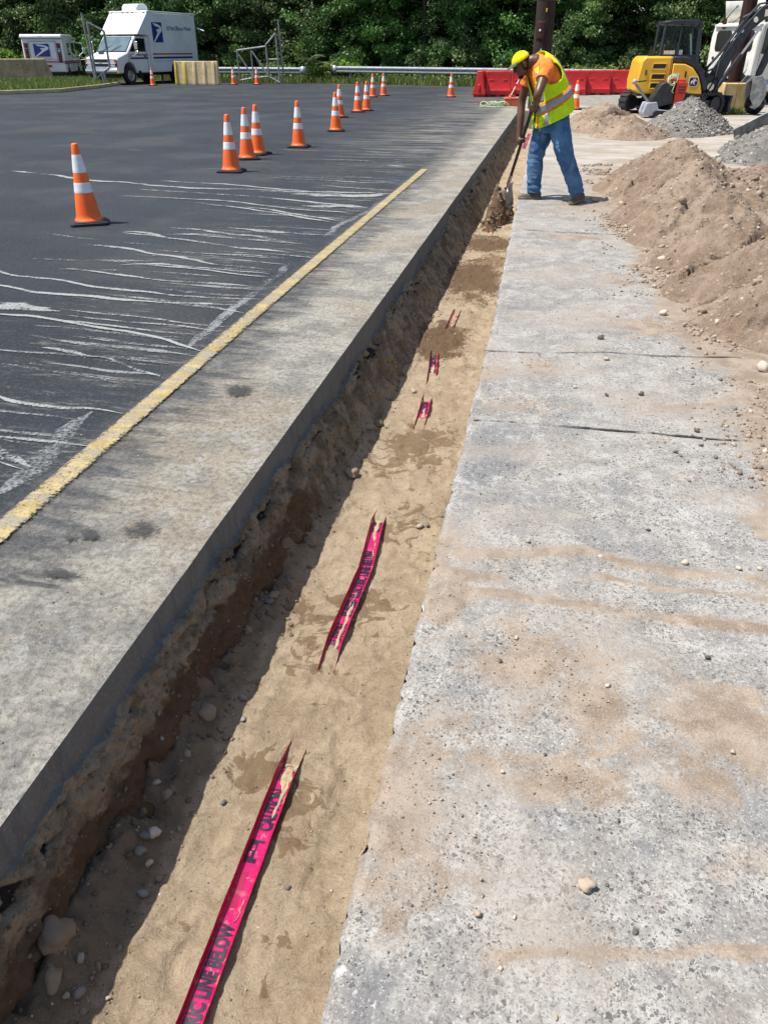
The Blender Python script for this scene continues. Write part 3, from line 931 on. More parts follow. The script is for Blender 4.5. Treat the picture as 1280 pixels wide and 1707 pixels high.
# wide ground sheet with the dug area left open
MB().add([(-500, -300, -.03), (500, -300, -.03), (500, 900, -.03), (-500, 900, -.03), (-1.3, -5, -.03), (.5, -5, -.03), (.5, 25.6, -.03), (-1.3, 25.6, -.03)],
         [(0, 1, 5, 4), (1, 2, 6, 5), (2, 3, 7, 6), (3, 0, 4, 7)]).build('ground', M['soilground'])['kind'] = 'structure'

# asphalt
ys = axis((-5, 26, .25), (26, 44.5, 18.5))
V = []; F = []
for y in ys:
    V += [(-80, y, 0), (float(edge_l(y)), y, 0)]
for i in range(len(ys) - 1):
    F.append((2 * i, 2 * i + 1, 2 * i + 3, 2 * i + 2))
o = len(V)
V += [(V[2 * (len(ys) - 2) + 1][0], 28.2, 0)]
k = 2 * (len(ys) - 1) + 1
V += [(60, 28.2, 0), (60, 44.5, 0), (-1.1, 28.2, 0)]
F.append((o + 3, o + 1, o + 2, k))
MB().add(V, F).build('asphalt_lot', M['asphalt'])['kind'] = 'structure'

# slab
xs_ = axis((0, .9, .011), (.9, 1.7, .02), (1.7, 5.5, .08), (5.5, 60, 2.5))
ysl = axis((-5, .4, .3), (.4, 3.2, .011), (3.2, 7, .022), (7, 12, .05), (12, TR_END, .15))
XX, YY = np.meshgrid(xs_, ysl)
XX = XX + edge_r(YY)
Z = .0025 * fbm(XX * 3, YY * 3, 4, 11) + .0012 * fbm(XX * 30, YY * 30, 3, 12)
sand = np.zeros_like(XX) - .08 + .17 * fbm(XX * 1.6, YY * .9, 5, 21)
for x, y, rx, ry, s in SANDBLOBS:
    w = np.clip(.8 + 1.0 * fbm(XX * 6 + x * 9, YY * 6, 4, 31), .3, 2)
    sand = np.maximum(sand, s * .85 * np.exp(-(((XX - x) / rx) ** 2 + ((YY - y) / ry) ** 2) * .75 * w))
for pts, w in WINDROWS:
    wx = XX + .012 * fbm(XX * 9, YY * 9, 3, 5); wy = YY + .018 * fbm(XX * 5, YY * 5, 4, 6)
    d = poly_dist(wx, wy, pts)
    br = .55 + .75 * vnoise(XX * 5, YY * 3, 44)
    q = np.exp(-(d / w) ** 2)
    sand = np.maximum(sand, q * (.6 + .35 * br))
    Z += .009 * q * np.clip(br, .2, 1.2) * (w / .03) ** .5 + .003 * q * fbm(XX * 60, YY * 60, 3, 7)
    sand = np.maximum(sand, .42 * np.exp(-(d / (w * 2.6)) ** 2))
# dust thrown from the dirt ridge, and along the trench lip
foot = np.interp(YY, [3.3, 4.4, 5.25, 6, 7.1, 8.4, 11.7, 13.8], [1.07, 1.25, .96, .9, .94, .8, .6, .85])
sand = np.maximum(sand, 1.1 * sstep(-.30, .05, XX - foot + .16 * fbm(XX * 3, YY * 2.2, 5, 51)) * (YY > 2.6))
sand = np.maximum(sand, .42 * sstep(9, 12, YY) + .25 * fbm(XX * 1.2, YY * .8, 4, 53) * sstep(9, 12, YY))
Z += .002 * np.clip(sand, 0, 1) * fbm(XX * 45, YY * 45, 3, 71)
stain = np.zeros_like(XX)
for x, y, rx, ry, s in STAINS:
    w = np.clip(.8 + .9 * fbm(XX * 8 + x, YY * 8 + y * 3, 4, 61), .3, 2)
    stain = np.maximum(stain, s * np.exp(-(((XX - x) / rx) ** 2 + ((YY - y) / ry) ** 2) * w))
# lengthwise grey band near the edge (2.6 - 3.6 m) and worn white lip
ex = XX - edge_r(YY)
chip = np.exp(-(ex / .012) ** 2) * (.25 + .75 * vnoise(YY * 5, YY * 0, 81)) + .75 * np.exp(-(((XX + .245) / .022) ** 2 + ((YY - .80) / .05) ** 2))
Z -= .02 * np.exp(-(ex / .010) ** 2)
V0 = np.stack([XX, YY, Z], -1)
slab = grid_mesh('concrete_slab', XX, YY, Z, M['slab'], None, {'sand': sand, 'stain': stain, 'edgechip': chip})
slab['kind'] = 'structure'
MB().add([(float(edge_r(y)), y, z) for y in ysl[::3] for z in (-.021, -.6)], [(2 * i, 2 * i + 1, 2 * i + 3, 2 * i + 2) for i in range(len(ysl[::3]) - 1)]).build('trench_right_side', M['slab'])['kind'] = 'structure'
MB().add([(-1.1, TR_END, -.002), (60, TR_END, -.002), (60, 28.2, -.002), (-1.1, 28.2, -.002), (-1.2, TR_END, -.8), (0, TR_END, -.8), (0, TR_END, -.002), (-1.2, TR_END, -.002)], [(0, 1, 2, 3), (4, 5, 6, 7)]).build('far_concrete_pavement', M['slab'])['kind'] = 'structure'

# tape centre line and depth below/above the sand
TAPE_ON = [(-.5, 1.50), (2.14, 2.98), (4.27, 4.46), (4.98, 5.34), (5.98, 6.44), (9.75, 9.95), (19.0, 22.5)]
TAPE_ON = [(a * KF, b * KF) for a, b in TAPE_ON]
def tape_x(y):
    y = np.asarray(y, float)
    y = y / KF
    return KF * np.interp(y, [-1, .8, 1.6, 2.1, 2.6, 3.05, 4.3, 5, 5.36, 5.97, 6.46, 9.9, 14, 25], [-.605, -.605, -.607, -.613, -.60, -.632, -.612, -.66, -.70, -.665, -.66, -.645, -.66, -.66])
def tape_dz(y):
    y = np.asarray(y, float)
    v = np.full(y.shape, -.09)
    for a, b in TAPE_ON:
        v = np.maximum(v, (.006 if b < 5 else .0) - np.clip(np.maximum(a - y, y - b), 0, 9) * .24)
    return v

# trench floor
xf = axis((-1.13, -.26, .0105))
yf = axis((-5, .4, .3), (.4, 3.4, .0105), (3.4, 7.5, .022), (7.5, 12, .045), (12, TR_END, .12))
XX, YY = np.meshgrid(xf, yf)
tx = tape_x(YY); vis = sstep(-.03, .0, tape_dz(YY))
flat = 1 - .8 * vis * np.exp(-((XX - tx) / .06) ** 2)
loose = sstep(-.86, -.99, XX + .07 * fbm(XX * 4, YY * 4, 4, 91)) + .6 * sstep(-.40, -.30, XX + .06 * fbm(XX * 5, YY * 3, 4, 92)) * sstep(2.0, 2.6, YY) * sstep(4.5, 3.5, YY)
rough = fbm(XX * 14, YY * 14, 5, 93)
Z = FLOOR + .016 * fbm(XX * 2.6, YY * 1.6, 4, 94) * flat + .015 * rough * flat + .005 * fbm(XX * 50, YY * 50, 3, 95) - .012 * sstep(.05, .3, fbm(XX * 5, YY * 4, 4, 89)) * flat
blk = fbm(XX * 9, YY * 9, 3, 96)
Z += sstep(-.88, -1.04, XX) * (.05 + .07 * fbm(XX * 3, YY * 2.3, 4, 97) + .05 * np.clip(blk, -.3, 1) + .04 * rough)
Z += sstep(-.36, -.27, XX) * (.03 + .025 * fbm(XX * 3, YY * 2, 4, 98) + .010 * rough)
Z += .010 * loose * fbm(XX * 30, YY * 30, 4, 99) * flat
damp = np.zeros_like(XX); fresh = np.zeros_like(XX)
for x, y, rx, ry, s in DAMP:
    x, y, rx, ry = x * KF, y * KF, rx * KF, ry * KF
    w = np.clip(.75 + .8 * fbm(XX * 7 + x, YY * 7 + y, 4, 101), .3, 2)
    q = np.exp(-(((XX - x) / rx) ** 2 + ((YY - y) / ry) ** 2) * .8 * w)
    if s >= 1:
        fresh = np.maximum(fresh, q); Z += .024 * q * (1 + .5 * rough) * flat
    else:
        damp = np.maximum(damp, s * q)
grid_mesh('trench_floor', XX, YY, Z, M['sand'], None, {'damp': damp, 'fresh': fresh, 'loose': np.clip(loose, 0, 1)})['kind'] = 'structure'
FX, FY, FZ = xf, yf, Z
def floor_z(x, y):
    i = int(np.clip(np.searchsorted(FX, x) - 1, 0, len(FX) - 2)); j = int(np.clip(np.searchsorted(FY, y) - 1, 0, len(FY) - 2))
    return float(FZ[j, i])

# left side of the trench: cut paving on top, ragged soil under it
yw = axis((-5, .4, .2), (.4, 3.6, .0085), (3.6, 8, .018), (8, 14, .04), (14, TR_END, .1))
sw = np.linspace(0, 1, 92)
S, YY = np.meshgrid(sw, yw)
zz = -.60 * S
c = .135 + .07 * fbm(YY * 1.2, YY * 0, 3, 111) + .05 * fbm(YY * 4.5, YY * 0, 3, 112) + .016 * fbm(YY * 26, zz * 6, 3, 113)
c = np.clip(c, .03, .26)
d = np.clip(-zz - c, 0, 1)
soil = sstep(.0, .012, d)
xb = np.interp(YY, [-5, .8, 1.5, 2.5, 4.2, 6, 26], [-1.075, -1.07, -1.045, -1.0, -.95, -.915, -.92])
n3 = fbm(YY * 5, zz * 11, 5, 114); n4 = fbm(YY * 16, zz * 24, 4, 115); n5 = fbm(YY * 45, zz * 60, 3, 116)
rock = np.abs(fbm(YY * 7, zz * 13, 3, 117))
X = edge_l(YY) + .0025 * n5 + .004 * n4 * np.exp(zz / .02) + soil * (.018 + .034 * n3 + .020 * n4 + .010 * n5 + .026 * rock) + (xb + 1.10) * np.clip(d / (.47 - c), 0, 1.3) ** 1.25
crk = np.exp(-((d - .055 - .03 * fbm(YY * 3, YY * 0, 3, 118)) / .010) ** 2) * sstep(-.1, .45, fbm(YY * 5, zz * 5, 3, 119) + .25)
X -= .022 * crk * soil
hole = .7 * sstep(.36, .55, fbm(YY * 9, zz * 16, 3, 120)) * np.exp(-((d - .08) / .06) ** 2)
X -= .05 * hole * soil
blkp = np.clip(crk * .75 + hole, 0, 1) * soil  # cracks and voids: their inner darkness painted black into the soil colour
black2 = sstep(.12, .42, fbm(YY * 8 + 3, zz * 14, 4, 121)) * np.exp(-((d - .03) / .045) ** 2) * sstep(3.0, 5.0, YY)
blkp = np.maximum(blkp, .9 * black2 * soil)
rust = sstep(.10, .19, d + .08 * n3 + .03 * n4) * (.12 + .75 * sstep(4.6, 2.2, YY)) + .45 * fbm(YY * 2, zz * 3, 4, 122)
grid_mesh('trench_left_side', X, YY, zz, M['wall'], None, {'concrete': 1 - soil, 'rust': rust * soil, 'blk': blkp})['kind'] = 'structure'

# ribbons lying on the lot -------------------------------------------------
def ribbon(name, pts, w, z, m, taper=True, strength=1.0, wob=.25, seed=0, step=.06):
    pts = np.array(pts, float)
    seg = np.hypot(*np.diff(pts, axis=0).T); L = np.concatenate([[0], np.cumsum(seg)])
    s = np.arange(0, L[-1] + step, step); s[-1] = L[-1]
    P = np.stack([np.interp(s, L, pts[:, 0]), np.interp(s, L, pts[:, 1])], -1)
    for _ in range(3):
        P[1:-1] = (P[:-2] + 2 * P[1:-1] + P[2:]) / 4
    T = np.gradient(P, axis=0); T /= np.linalg.norm(T, axis=1)[:, None] + 1e-9
    Nn = np.stack([-T[:, 1], T[:, 0]], -1)
    P = P + Nn * ((w * .9 if taper else 0) * fbm(s * 2.1 + seed * 5, s * 0 + seed, 3, seed))[:, None]
    wid = w * (1 + wob * 1.6 * fbm(s * 3.3, s * 0 + seed * 3.7, 4, seed + 7))
    if taper:
        wid = wid * np.clip(np.minimum(s + .02, L[-1] - s + .02) / .25, .1, 1)
    rows = np.array([-1, -.6, 0, .6, 1.0]); ed = np.array([0, .8, 1, .8, 0]) * strength
    V = np.concatenate([np.stack([P[:, 0] + Nn[:, 0] * wid * r * .56, P[:, 1] + Nn[:, 1] * wid * r * .56, np.full(len(s), z)], -1)[:, None] for r in rows], 1).reshape(-1, 3)
    A = np.tile(ed, len(s)) * np.repeat(.75 + .45 * fbm(s * 1.7, s * 0 + seed, 3, seed + 3), 5)
    return mesh_np(name, V, grid_faces(5, len(s)), m, None, True, None, {'edge': A})
for i, (pts, w, a) in enumerate(BANDS):
    ribbon('dust_band', pts, w * 1.05, .003 + .0003 * i, M['slurry_faint'], True, a * 1.25, .15, 40 + i)['kind'] = 'structure'
for i, (pts, w, a) in enumerate(STREAKS):
    ribbon('slurry_streak', pts, max(w * .62, .028), .006 + .0003 * (i % 9), M['slurry'], True, min(1.0, a * 1.12), .3, i)['kind'] = 'structure'
for i, (pts, w) in enumerate((([(-4.6, 4.78), (-4.2, 4.82), (-3.8, 4.85), (-3.3, 4.78)], .16), ([(-3.9, 4.66), (-3.5, 4.70), (-3.2, 4.66)], .10), ([(-2.75, 9.05), (-2.45, 9.0), (-2.0, 8.95)], .22), ([(-3.35, 6.06), (-3.05, 6.1)], .09), ([(-2.9, 3.95), (-2.5, 3.93)], .08), ([(-2.7, 2.75), (-2.3, 2.72), (-2.05, 2.6)], .09), ([(-3.6, 7.2), (-3.2, 7.25), (-2.9, 7.15)], .08), ([(-3.0, 10.5), (-2.4, 10.45)], .12), ([(-2.6, 12.6), (-2.1, 12.5)], .15), ([(-3.2, 14.4), (-2.5, 14.3)], .16))):
    ribbon('slurry_smudge', pts, w, .0052 + .00005 * i, M['slurry'], True, .85, .5, 300 + i)['kind'] = 'structure'
ribbon('yellow_line', [(-1.875, -4), (-1.875, 6), (-1.85, 12.3)], .098, .0105, M['yellow_line'], False, 1.0, .0, 3)['kind'] = 'structure'
rr = np.random.default_rng(32)
for i in range(70):                                   # thin dusty film lines, densest beside the yellow line
    y = 2.6 + 12 * rr.random() ** 1.3; x1 = rr.uniform(-2.1, -1.93); L = rr.uniform(.25, 1.5)
    ribbon('slurry_film', [(x1 - L, y + .07 * L + rr.uniform(-.03, .05)), (x1 - L * .5, y + .04 * L), (x1, y)], rr.uniform(.02, .06), .0034 + .00004 * i, M['slurry_faint'], True, rr.uniform(.55, .95), .5, 400 + i)['kind'] = 'structure'
rr = np.random.default_rng(31)
for i in range(46):                                   # short dried splashes farther along the lot
    y = rr.uniform(9, 24) if i > 10 else rr.uniform(4, 9); x = rr.uniform(-5.2 if y > 9 else -3.6, -1.5); L = rr.uniform(.3, 1.7)
    ribbon('slurry_streak', [(x - L / 2, y + rr.uniform(-.06, .06)), (x, y), (x + L / 2, y - rr.uniform(-.02, .1))], rr.uniform(.025, .06), .0085 + .0002 * (i % 8), M['slurry'], True, rr.uniform(.5, .85), .4, 100 + i)['kind'] = 'structure'
M['oil'] = slurry_mat('dark_oil_stain', (.06, .06, .06), .40)
for i, (x, y, rx, ry) in enumerate(OILS):
    n = 28; V = [(x, y, .012)]; A = [1.0]
    for rr_, e in ((.5, .75), (1.25, 0.0)):
        for k in range(n):
            t = 2 * math.pi * k / n; q = rr_ * (1 + .45 * float(fbm(math.cos(t) * 1.6 + i * 3, math.sin(t) * 1.6, 4, 7)))
            V.append((x + rx * q * math.cos(t), y + ry * q * math.sin(t), .012)); A.append(e)
    F = [(0, 1 + k, 1 + (k + 1) % n) for k in range(n)] + [(1 + k, 1 + n + k, 1 + n + (k + 1) % n, 1 + (k + 1) % n) for k in range(n)]
    mesh_np('oil_stain', V, F, M['oil'], None, False, None, {'edge': A})['kind'] = 'structure'
# joints in the slab: thin ragged flat strips, the groove's shade painted dark
M['joint_shade'] = simple('painted_joint_shade', (.045, .042, .04), .95, var=.3, scale=40)
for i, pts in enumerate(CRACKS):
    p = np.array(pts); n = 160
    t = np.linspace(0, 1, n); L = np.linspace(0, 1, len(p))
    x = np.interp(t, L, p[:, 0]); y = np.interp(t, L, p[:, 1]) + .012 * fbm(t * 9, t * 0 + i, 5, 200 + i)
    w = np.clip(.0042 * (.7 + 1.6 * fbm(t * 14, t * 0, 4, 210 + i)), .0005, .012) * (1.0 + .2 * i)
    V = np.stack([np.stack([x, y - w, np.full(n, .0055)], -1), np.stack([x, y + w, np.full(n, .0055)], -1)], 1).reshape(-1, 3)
    mesh_np('slab_joint_shade', V, grid_faces(2, n), M['joint_shade'])['kind'] = 'structure'

# yellow edging far side of the lot
ribbon('yellow_edge_line', [(-11.5, 42.8), (-6, 41.0), (-3.0, 39.6)], .10, .006, M['yellow_line'], False, 1.0, 0, 8)['kind'] = 'structure'
ribbon('yellow_edge_line', [(-4.6, 33.4), (-3.0, 32.6)], .12, .006, M['yellow_line'], False, 1.0, 0, 9)['kind'] = 'structure'
# ------------------------------------------------------------------ heaps of soil and stone
def heap(name, label, cat, x0, x1, y0, y1, st, mounds, m, seed, amp=.03, slump=0.0, group=None, extra=None, fringe=.10):
    xs = np.arange(x0, x1, st); ys = np.arange(y0, y1, st)
    X, Y = np.meshgrid(xs, ys)
    wx = X + .09 * fbm(X * 1.3, Y * 1.3, 4, seed) + .03 * fbm(X * 5, Y * 5, 3, seed + 1); wy = Y + .09 * fbm(X * 1.3 + 9, Y * 1.3, 4, seed + 2) + .03 * fbm(X * 5, Y * 5 + 4, 3, seed + 3)
    H = np.full_like(X, -1.0); damp_shade = np.zeros_like(X)
    for (cx, cy, h, sl, ax, ay, an) in mounds:
        ca, sa = math.cos(an), math.sin(an)
        dx = wx - cx; dy = wy - cy
        u = (dx * ca + dy * sa) / ax; v = (-dx * sa + dy * ca) / ay
        d = np.sqrt(u * u + v * v + .0016)
        q = h - sl * d
        # one dumped bucket over another: a step where they meet
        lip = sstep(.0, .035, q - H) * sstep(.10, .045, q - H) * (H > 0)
        damp_shade = np.where(q > H, np.maximum(damp_shade * .2, 0), damp_shade) + .0 * lip
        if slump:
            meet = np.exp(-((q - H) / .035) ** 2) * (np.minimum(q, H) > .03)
            damp_shade = np.maximum(damp_shade, meet * sstep(-.05, .5, fbm(X * 1.2, Y * 1.2, 3, seed + 8) + .15))
        H = np.maximum(H, q)
    if extra:
        H = np.maximum(H, extra(X, Y))
    m_ = np.clip(H / .08, 0, 1)
    down = fbm(X * 3.0 + Y * 2.2, (Y - X) * 9, 4, seed + 4)
    rdg = 1 - 2 * np.abs(fbm(X * 6, Y * 6, 4, seed + 11))
    H = H + m_ * (1.6 * amp * fbm(X * 3.2, Y * 3.2, 5, seed + 5) + amp * .9 * down + amp * .9 * fbm(X * 15, Y * 15, 4, seed + 6) + .3 * amp * rdg + amp * .5 * np.clip(fbm(X * 34, Y * 34, 3, seed + 12), -.1, 1))
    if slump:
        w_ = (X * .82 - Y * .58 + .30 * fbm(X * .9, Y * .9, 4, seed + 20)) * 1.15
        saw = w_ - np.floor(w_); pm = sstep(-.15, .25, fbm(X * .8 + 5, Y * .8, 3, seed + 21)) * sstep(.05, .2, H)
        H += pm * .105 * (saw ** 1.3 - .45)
        damp_shade = np.maximum(damp_shade * .7, pm * np.where(saw < .16, 1 - saw / .22, 0) * (.55 + .6 * vnoise(X * 3, Y * 3, seed + 22)))  # steep slump faces: their shade painted in along with the damp
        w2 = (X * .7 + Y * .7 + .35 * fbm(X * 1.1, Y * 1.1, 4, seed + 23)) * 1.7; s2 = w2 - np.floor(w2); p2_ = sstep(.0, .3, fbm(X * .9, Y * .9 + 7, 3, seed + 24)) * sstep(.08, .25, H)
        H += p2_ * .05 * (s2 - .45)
        H -= slump * damp_shade * m_ * .6
    H = H + np.clip(1 - m_, 0, 1) * .02 * fbm(X * 11, Y * 11, 4, seed + 7) - .008
    H = np.maximum(H, -.03)
    o = grid_mesh(name, X, Y, H, m, None, {'damp': np.clip(damp_shade, 0, 1)})  # attribute carries damp creases plus painted shade of steep faces
    # drop cells wholly under the pavement
    bm = bmesh.new(); bm.from_mesh(o.data)
    dead = [f for f in bm.faces if all(v.co.z < -.012 for v in f.verts)]
    bmesh.ops.delete(bm, geom=dead, context='FACES')
    bm.to_mesh(o.data); bm.free()
    tag(o, label, cat, group)
    def hz(px, py):
        i = int(np.clip((px - x0) / st, 0, len(xs) - 1)); j = int(np.clip((py - y0) / st, 0, len(ys) - 1))
        return float(H[j, i])
    return o, hz

def scatter_on(hz, n, x0, x1, y0, y1, r0, r1, seed, zmin=.0, near=True):
    r = np.random.default_rng(seed); P = []; Rr = []
    while len(P) < n:
        x = r.uniform(x0, x1); y = r.uniform(y0, y1)
        z = hz(x, y)
        if z > zmin:
            q = r0 * (r1 / r0) ** (r.random() ** 2.2)
            P.append((x, y, z + q * .15)); Rr.append(q)
    return P, Rr

ridge_m = [(1.62, 12.0, .40, .60, 1, 1.2, .1), (1.52, 11.1, .62, .62, 1, 1.2, 0), (1.55, 10.1, .50, .60, 1, 1.0, 0), (1.42, 9.0, .50, .62, 1, 1.0, .1), (1.50, 8.0, .44, .60, 1, .9, .15),
           (1.55, 7.0, .43, .60, 1, .8, .2), (1.66, 6.1, .50, .62, 1.0, .9, .2), (2.0, 5.4, .60, .62, 1.05, .85, .15), (2.5, 5.2, .62, .6, 1.2, .9, 0), (1.9, 4.3, .26, .45, 1.1, 1.1, 0)]
def flat_dirt(X, Y):
    return .16 * sstep(1.5, 1.9, X) * sstep(4.9, 4.1, X) * sstep(6.0, 6.8, Y) * sstep(13.2, 12.2, Y) * (1 + .6 * fbm(X * 1.5, Y * 1.5, 4, 301)) - .03
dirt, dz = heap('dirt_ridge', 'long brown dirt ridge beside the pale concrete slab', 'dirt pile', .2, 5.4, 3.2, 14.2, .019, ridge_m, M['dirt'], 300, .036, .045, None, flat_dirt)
P, Rr = scatter_on(dz, 7000, .4, 3.6, 3.4, 13.5, .005, .026, 5, .0)
tag(rocks('loose_clods', P, Rr, M['clod'], dirt, ROCK1, .9, 11), kind='stuff')
P, Rr = scatter_on(dz, 420, .4, 3.4, 3.6, 12.8, .014, .055, 6, -.005)
tag(rocks('crumbled_lumps', P, Rr, M['clod'], dirt, ROCK2, .8, 12, True), kind='stuff')

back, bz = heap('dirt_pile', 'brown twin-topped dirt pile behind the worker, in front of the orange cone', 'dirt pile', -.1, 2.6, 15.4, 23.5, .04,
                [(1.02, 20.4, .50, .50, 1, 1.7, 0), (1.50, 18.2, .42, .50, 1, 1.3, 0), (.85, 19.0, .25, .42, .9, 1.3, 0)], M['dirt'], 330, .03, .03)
P, Rr = scatter_on(bz, 700, .0, 2.4, 15.8, 23, .01, .04, 7, .0)
tag(rocks('loose_clods', P, Rr, M['clod'], back, ROCK1, .9, 13), kind='stuff')

g1, gz1 = heap('gravel_pile', 'pointed grey gravel pile in front of the yellow excavator', 'gravel pile', 1.2, 4.6, 16.6, 23.2, .05,
               [(2.78, 19.7, .67, .66, 1, 1.25, 0), (2.5, 18.6, .33, .5, 1, 1, 0)], M['gravelbase'], 350, .03)
P, Rr = scatter_on(gz1, 3000, 1.3, 4.4, 16.8, 22.8, .012, .046, 8, .0)
tag(rocks('crushed_stones', P, Rr, M['gravel'], g1, ROCK1, .95, 14), kind='stuff')

g2, gz2 = heap('gravel_pile', 'grey gravel pile at the right edge with a steel plate stuck in it', 'gravel pile', 2.0, 7.2, 11.8, 19.0, .05,
               [(4.55, 15.4, 1.0, .62, 1.1, 1.25, 0), (3.4, 14.4, .36, .45, 1.1, 1.1, 0)], M['gravelbase'], 370, .035)
P, Rr = scatter_on(gz2, 4200, 2.2, 5.6, 12.0, 18.0, .012, .052, 9, .0)
tag(rocks('crushed_stones', P, Rr, M['gravel'], g2, ROCK1, .95, 15), kind='stuff')

soil, sz = heap('soil_clump', 'dark damp soil clump heaped under the shovel blade in the trench', 'soil clump', -1.1, -.25, 9.9, 12.4, .016,
                [(-.60, 11.35, .40, 1.15, .5, .7, .3), (-.645, 10.98, .42, 1.2, .45, .6, .2), (-.70, 10.62, .30, 1.1, .42, .55, .1), (-.72, 10.35, .13, .8, .4, .5, 0)], M['darksoil'], 390, .10)
soil.location.z = FLOOR + .005
P, Rr = scatter_on(sz, 420, -.95, -.35, 10.0, 11.9, .008, .040, 10, .01)
tag(rocks('crumbs', P, Rr, M['rubble'], soil, ROCK1, .9, 16), kind='stuff')

# crumbs that rolled off the ridge
r_ = np.random.default_rng(19); P = []; Q = []
while len(P) < 3200:
    y = r_.uniform(3.0, 13.5); f = float(np.interp(y, [3.3, 4.4, 5.25, 6, 7.1, 8.4, 11.7, 13.8], [1.07, 1.25, .96, .9, .94, .8, .6, .85])); d = abs(r_.normal()) * .24; x = f + .12 - d
    if float(fbm(x * 2.5, y * 2, 3, 77)) < -.12: continue
    q = .003 * 7 ** (r_.random() ** 2.6) * math.exp(-d * 1.2) * (1 + .05 * y); P.append((x, y, .002 + q * .2)); Q.append(q)
sp_ = rocks('dirt_crumbs', P, Q, M['clod'], None, ROCK1, .85, 20); sp_['kind'] = 'stuff'

# single stones ------------------------------------------------------------
def stone(name, x, y, z, r, mat, T, seed, label, group=None, flat=.75):
    o = rocks(name, [(0, 0, 0)], [r], mat, None, T, flat, seed, True)
    me = o.data
    zmin = min(v.co.z for v in me.vertices)
    o.location = (x, y, z - zmin - r * .12)
    return tag(o, label, 'stone', group)
for i, (x, y, r) in enumerate(STONES):
    if i == 0:
        stone('round_stone', x, y, 0, r * .95, M['pebble'], ROCK3, 4, 'rounded tan fist-sized stone lying alone on the speckled concrete')
        continue
    dark = i in (3, 7, 9, 10, 13, 14, 17, 19, 20, 22, 24)
    stone('dark_pebble' if dark else 'tan_pebble', x, y, .001, r, M['pebble_dark'] if dark else M['pebble'], ROCK2, 20 + i,
          'small dark chip of stone lying on the speckled concrete slab' if dark else 'small tan pebble lying on the speckled concrete slab', 'dark chips on the slab' if dark else 'tan pebbles on the slab')
rs = np.random.default_rng(77)
for i in range(28):
    y = .75 + 7.5 * rs.random() ** 1.6; x = rs.uniform(-.2, .25 + .12 * y)
    dark = rs.random() < .4
    stone('dark_pebble' if dark else 'tan_pebble', x, y, .001, rs.uniform(.0025, .006) * (1 + .05 * y), M['pebble_dark'] if dark else M['pebble'], ROCK2, 120 + i,
          'small dark chip of stone lying on the speckled concrete slab' if dark else 'small tan pebble lying on the speckled concrete slab', 'dark chips on the slab' if dark else 'tan pebbles on the slab')
for i, (x, y, r) in enumerate([(a * KF, b * KF, c * KF) for a, b, c in TSTONES]):
    big = r > .012
    stone('grey_stone', x, y, floor_z(x, y), r, M['pebble_grey'] if i % 3 else M['pebble'], ROCK2, 220 + i,
          'pebble lying on the sandy trench floor', 'pebbles on the trench floor')
for i in range(8):
    y = .8 + 9 * rs.random() ** 1.7; x = rs.uniform(-1.0, -.32)
    stone('grey_stone', x, y, floor_z(x, y), rs.uniform(.003, .007) * (1 + .06 * y), M['pebble_grey'] if i % 2 else M['pebble'], ROCK2, 320 + i,
          'pebble lying on the sandy trench floor', 'pebbles on the trench floor')
# loose boulder-like lumps at the foot of the left side
for i, (x, y, r) in enumerate([(-1.03, .92, .05), (-.99, .84, .032), (-.97, 1.42, .022), (-.97, 1.75, .035), (-.99, 2.2, .03), (-.93, 2.9, .04), (-.96, 2.45, .03), (-.9, 3.6, .04), (-.9, 4.3, .035)]):
    stone('soil_lump', x, y, floor_z(x, y) - .012, r, M['clod_lump'] if 'clod_lump' in M else M.setdefault('clod_lump', rock_mat('sandy_soil_lump', [(0, (.20, .15, .10)), (1, (.30, .23, .155))], .95)), ROCK3, 420 + i,
          'crumbling sandy soil lump at the foot of the trench side', 'soil lumps along the trench side')
# grit nobody could count
def grit(name, n, f, seed, r0, r1, mat):
    r = np.random.default_rng(seed); P = []; Q = []
    while len(P) < n:
        p = f(r)
        if p is None: continue
        q = r0 * (r1 / r0) ** (r.random() ** 2.5) * (1 + .08 * p[1])
        P.append((p[0], p[1], p[2] + q * .2)); Q.append(q)
    o = rocks(name, P, Q, mat, None, ROCK1, .85, seed)
    o['kind'] = 'stuff'
    return o
def on_slab(r):
    y = .6 + 9.5 * r.random() ** 1.8; x = r.uniform(-.26, .2 + .16 * y)
    s = max([w * math.exp(-((x - a) / rx) ** 2 - ((y - b) / ry) ** 2) for a, b, rx, ry, w in SANDBLOBS])
    s = max(s, max(math.exp(-(float(poly_dist(np.array(x), np.array(y), p)) / (w * 1.2)) ** 2) for p, w in WINDROWS))
    return (x, y, .002) if r.random() < .12 + s else None
grit('fine_gravel', 3600, on_slab, 51, .0010, .0040, M['grit_tan'])
def on_floor(r):
    y = .6 + 9 * r.random() ** 1.8; x = r.uniform(-1.0, -.28)
    k = .25 + (.9 if x < -.86 else 0) + (.5 if x > -.38 else 0)
    return (x, y, floor_z(x, y)) if r.random() < k else None
grit('fine_gravel', 3000, on_floor, 52, .0012, .0052, M['grit'])
def on_lot(r):
    y = 1.0 + 8 * r.random() ** 1.7; x = r.uniform(-2.6, -1.12)
    return (x, y, .001) if r.random() < (1.0 if x > -1.6 else .3) else None
grit('fine_gravel', 1300, on_lot, 53, .0012, .0040, M['grit'])

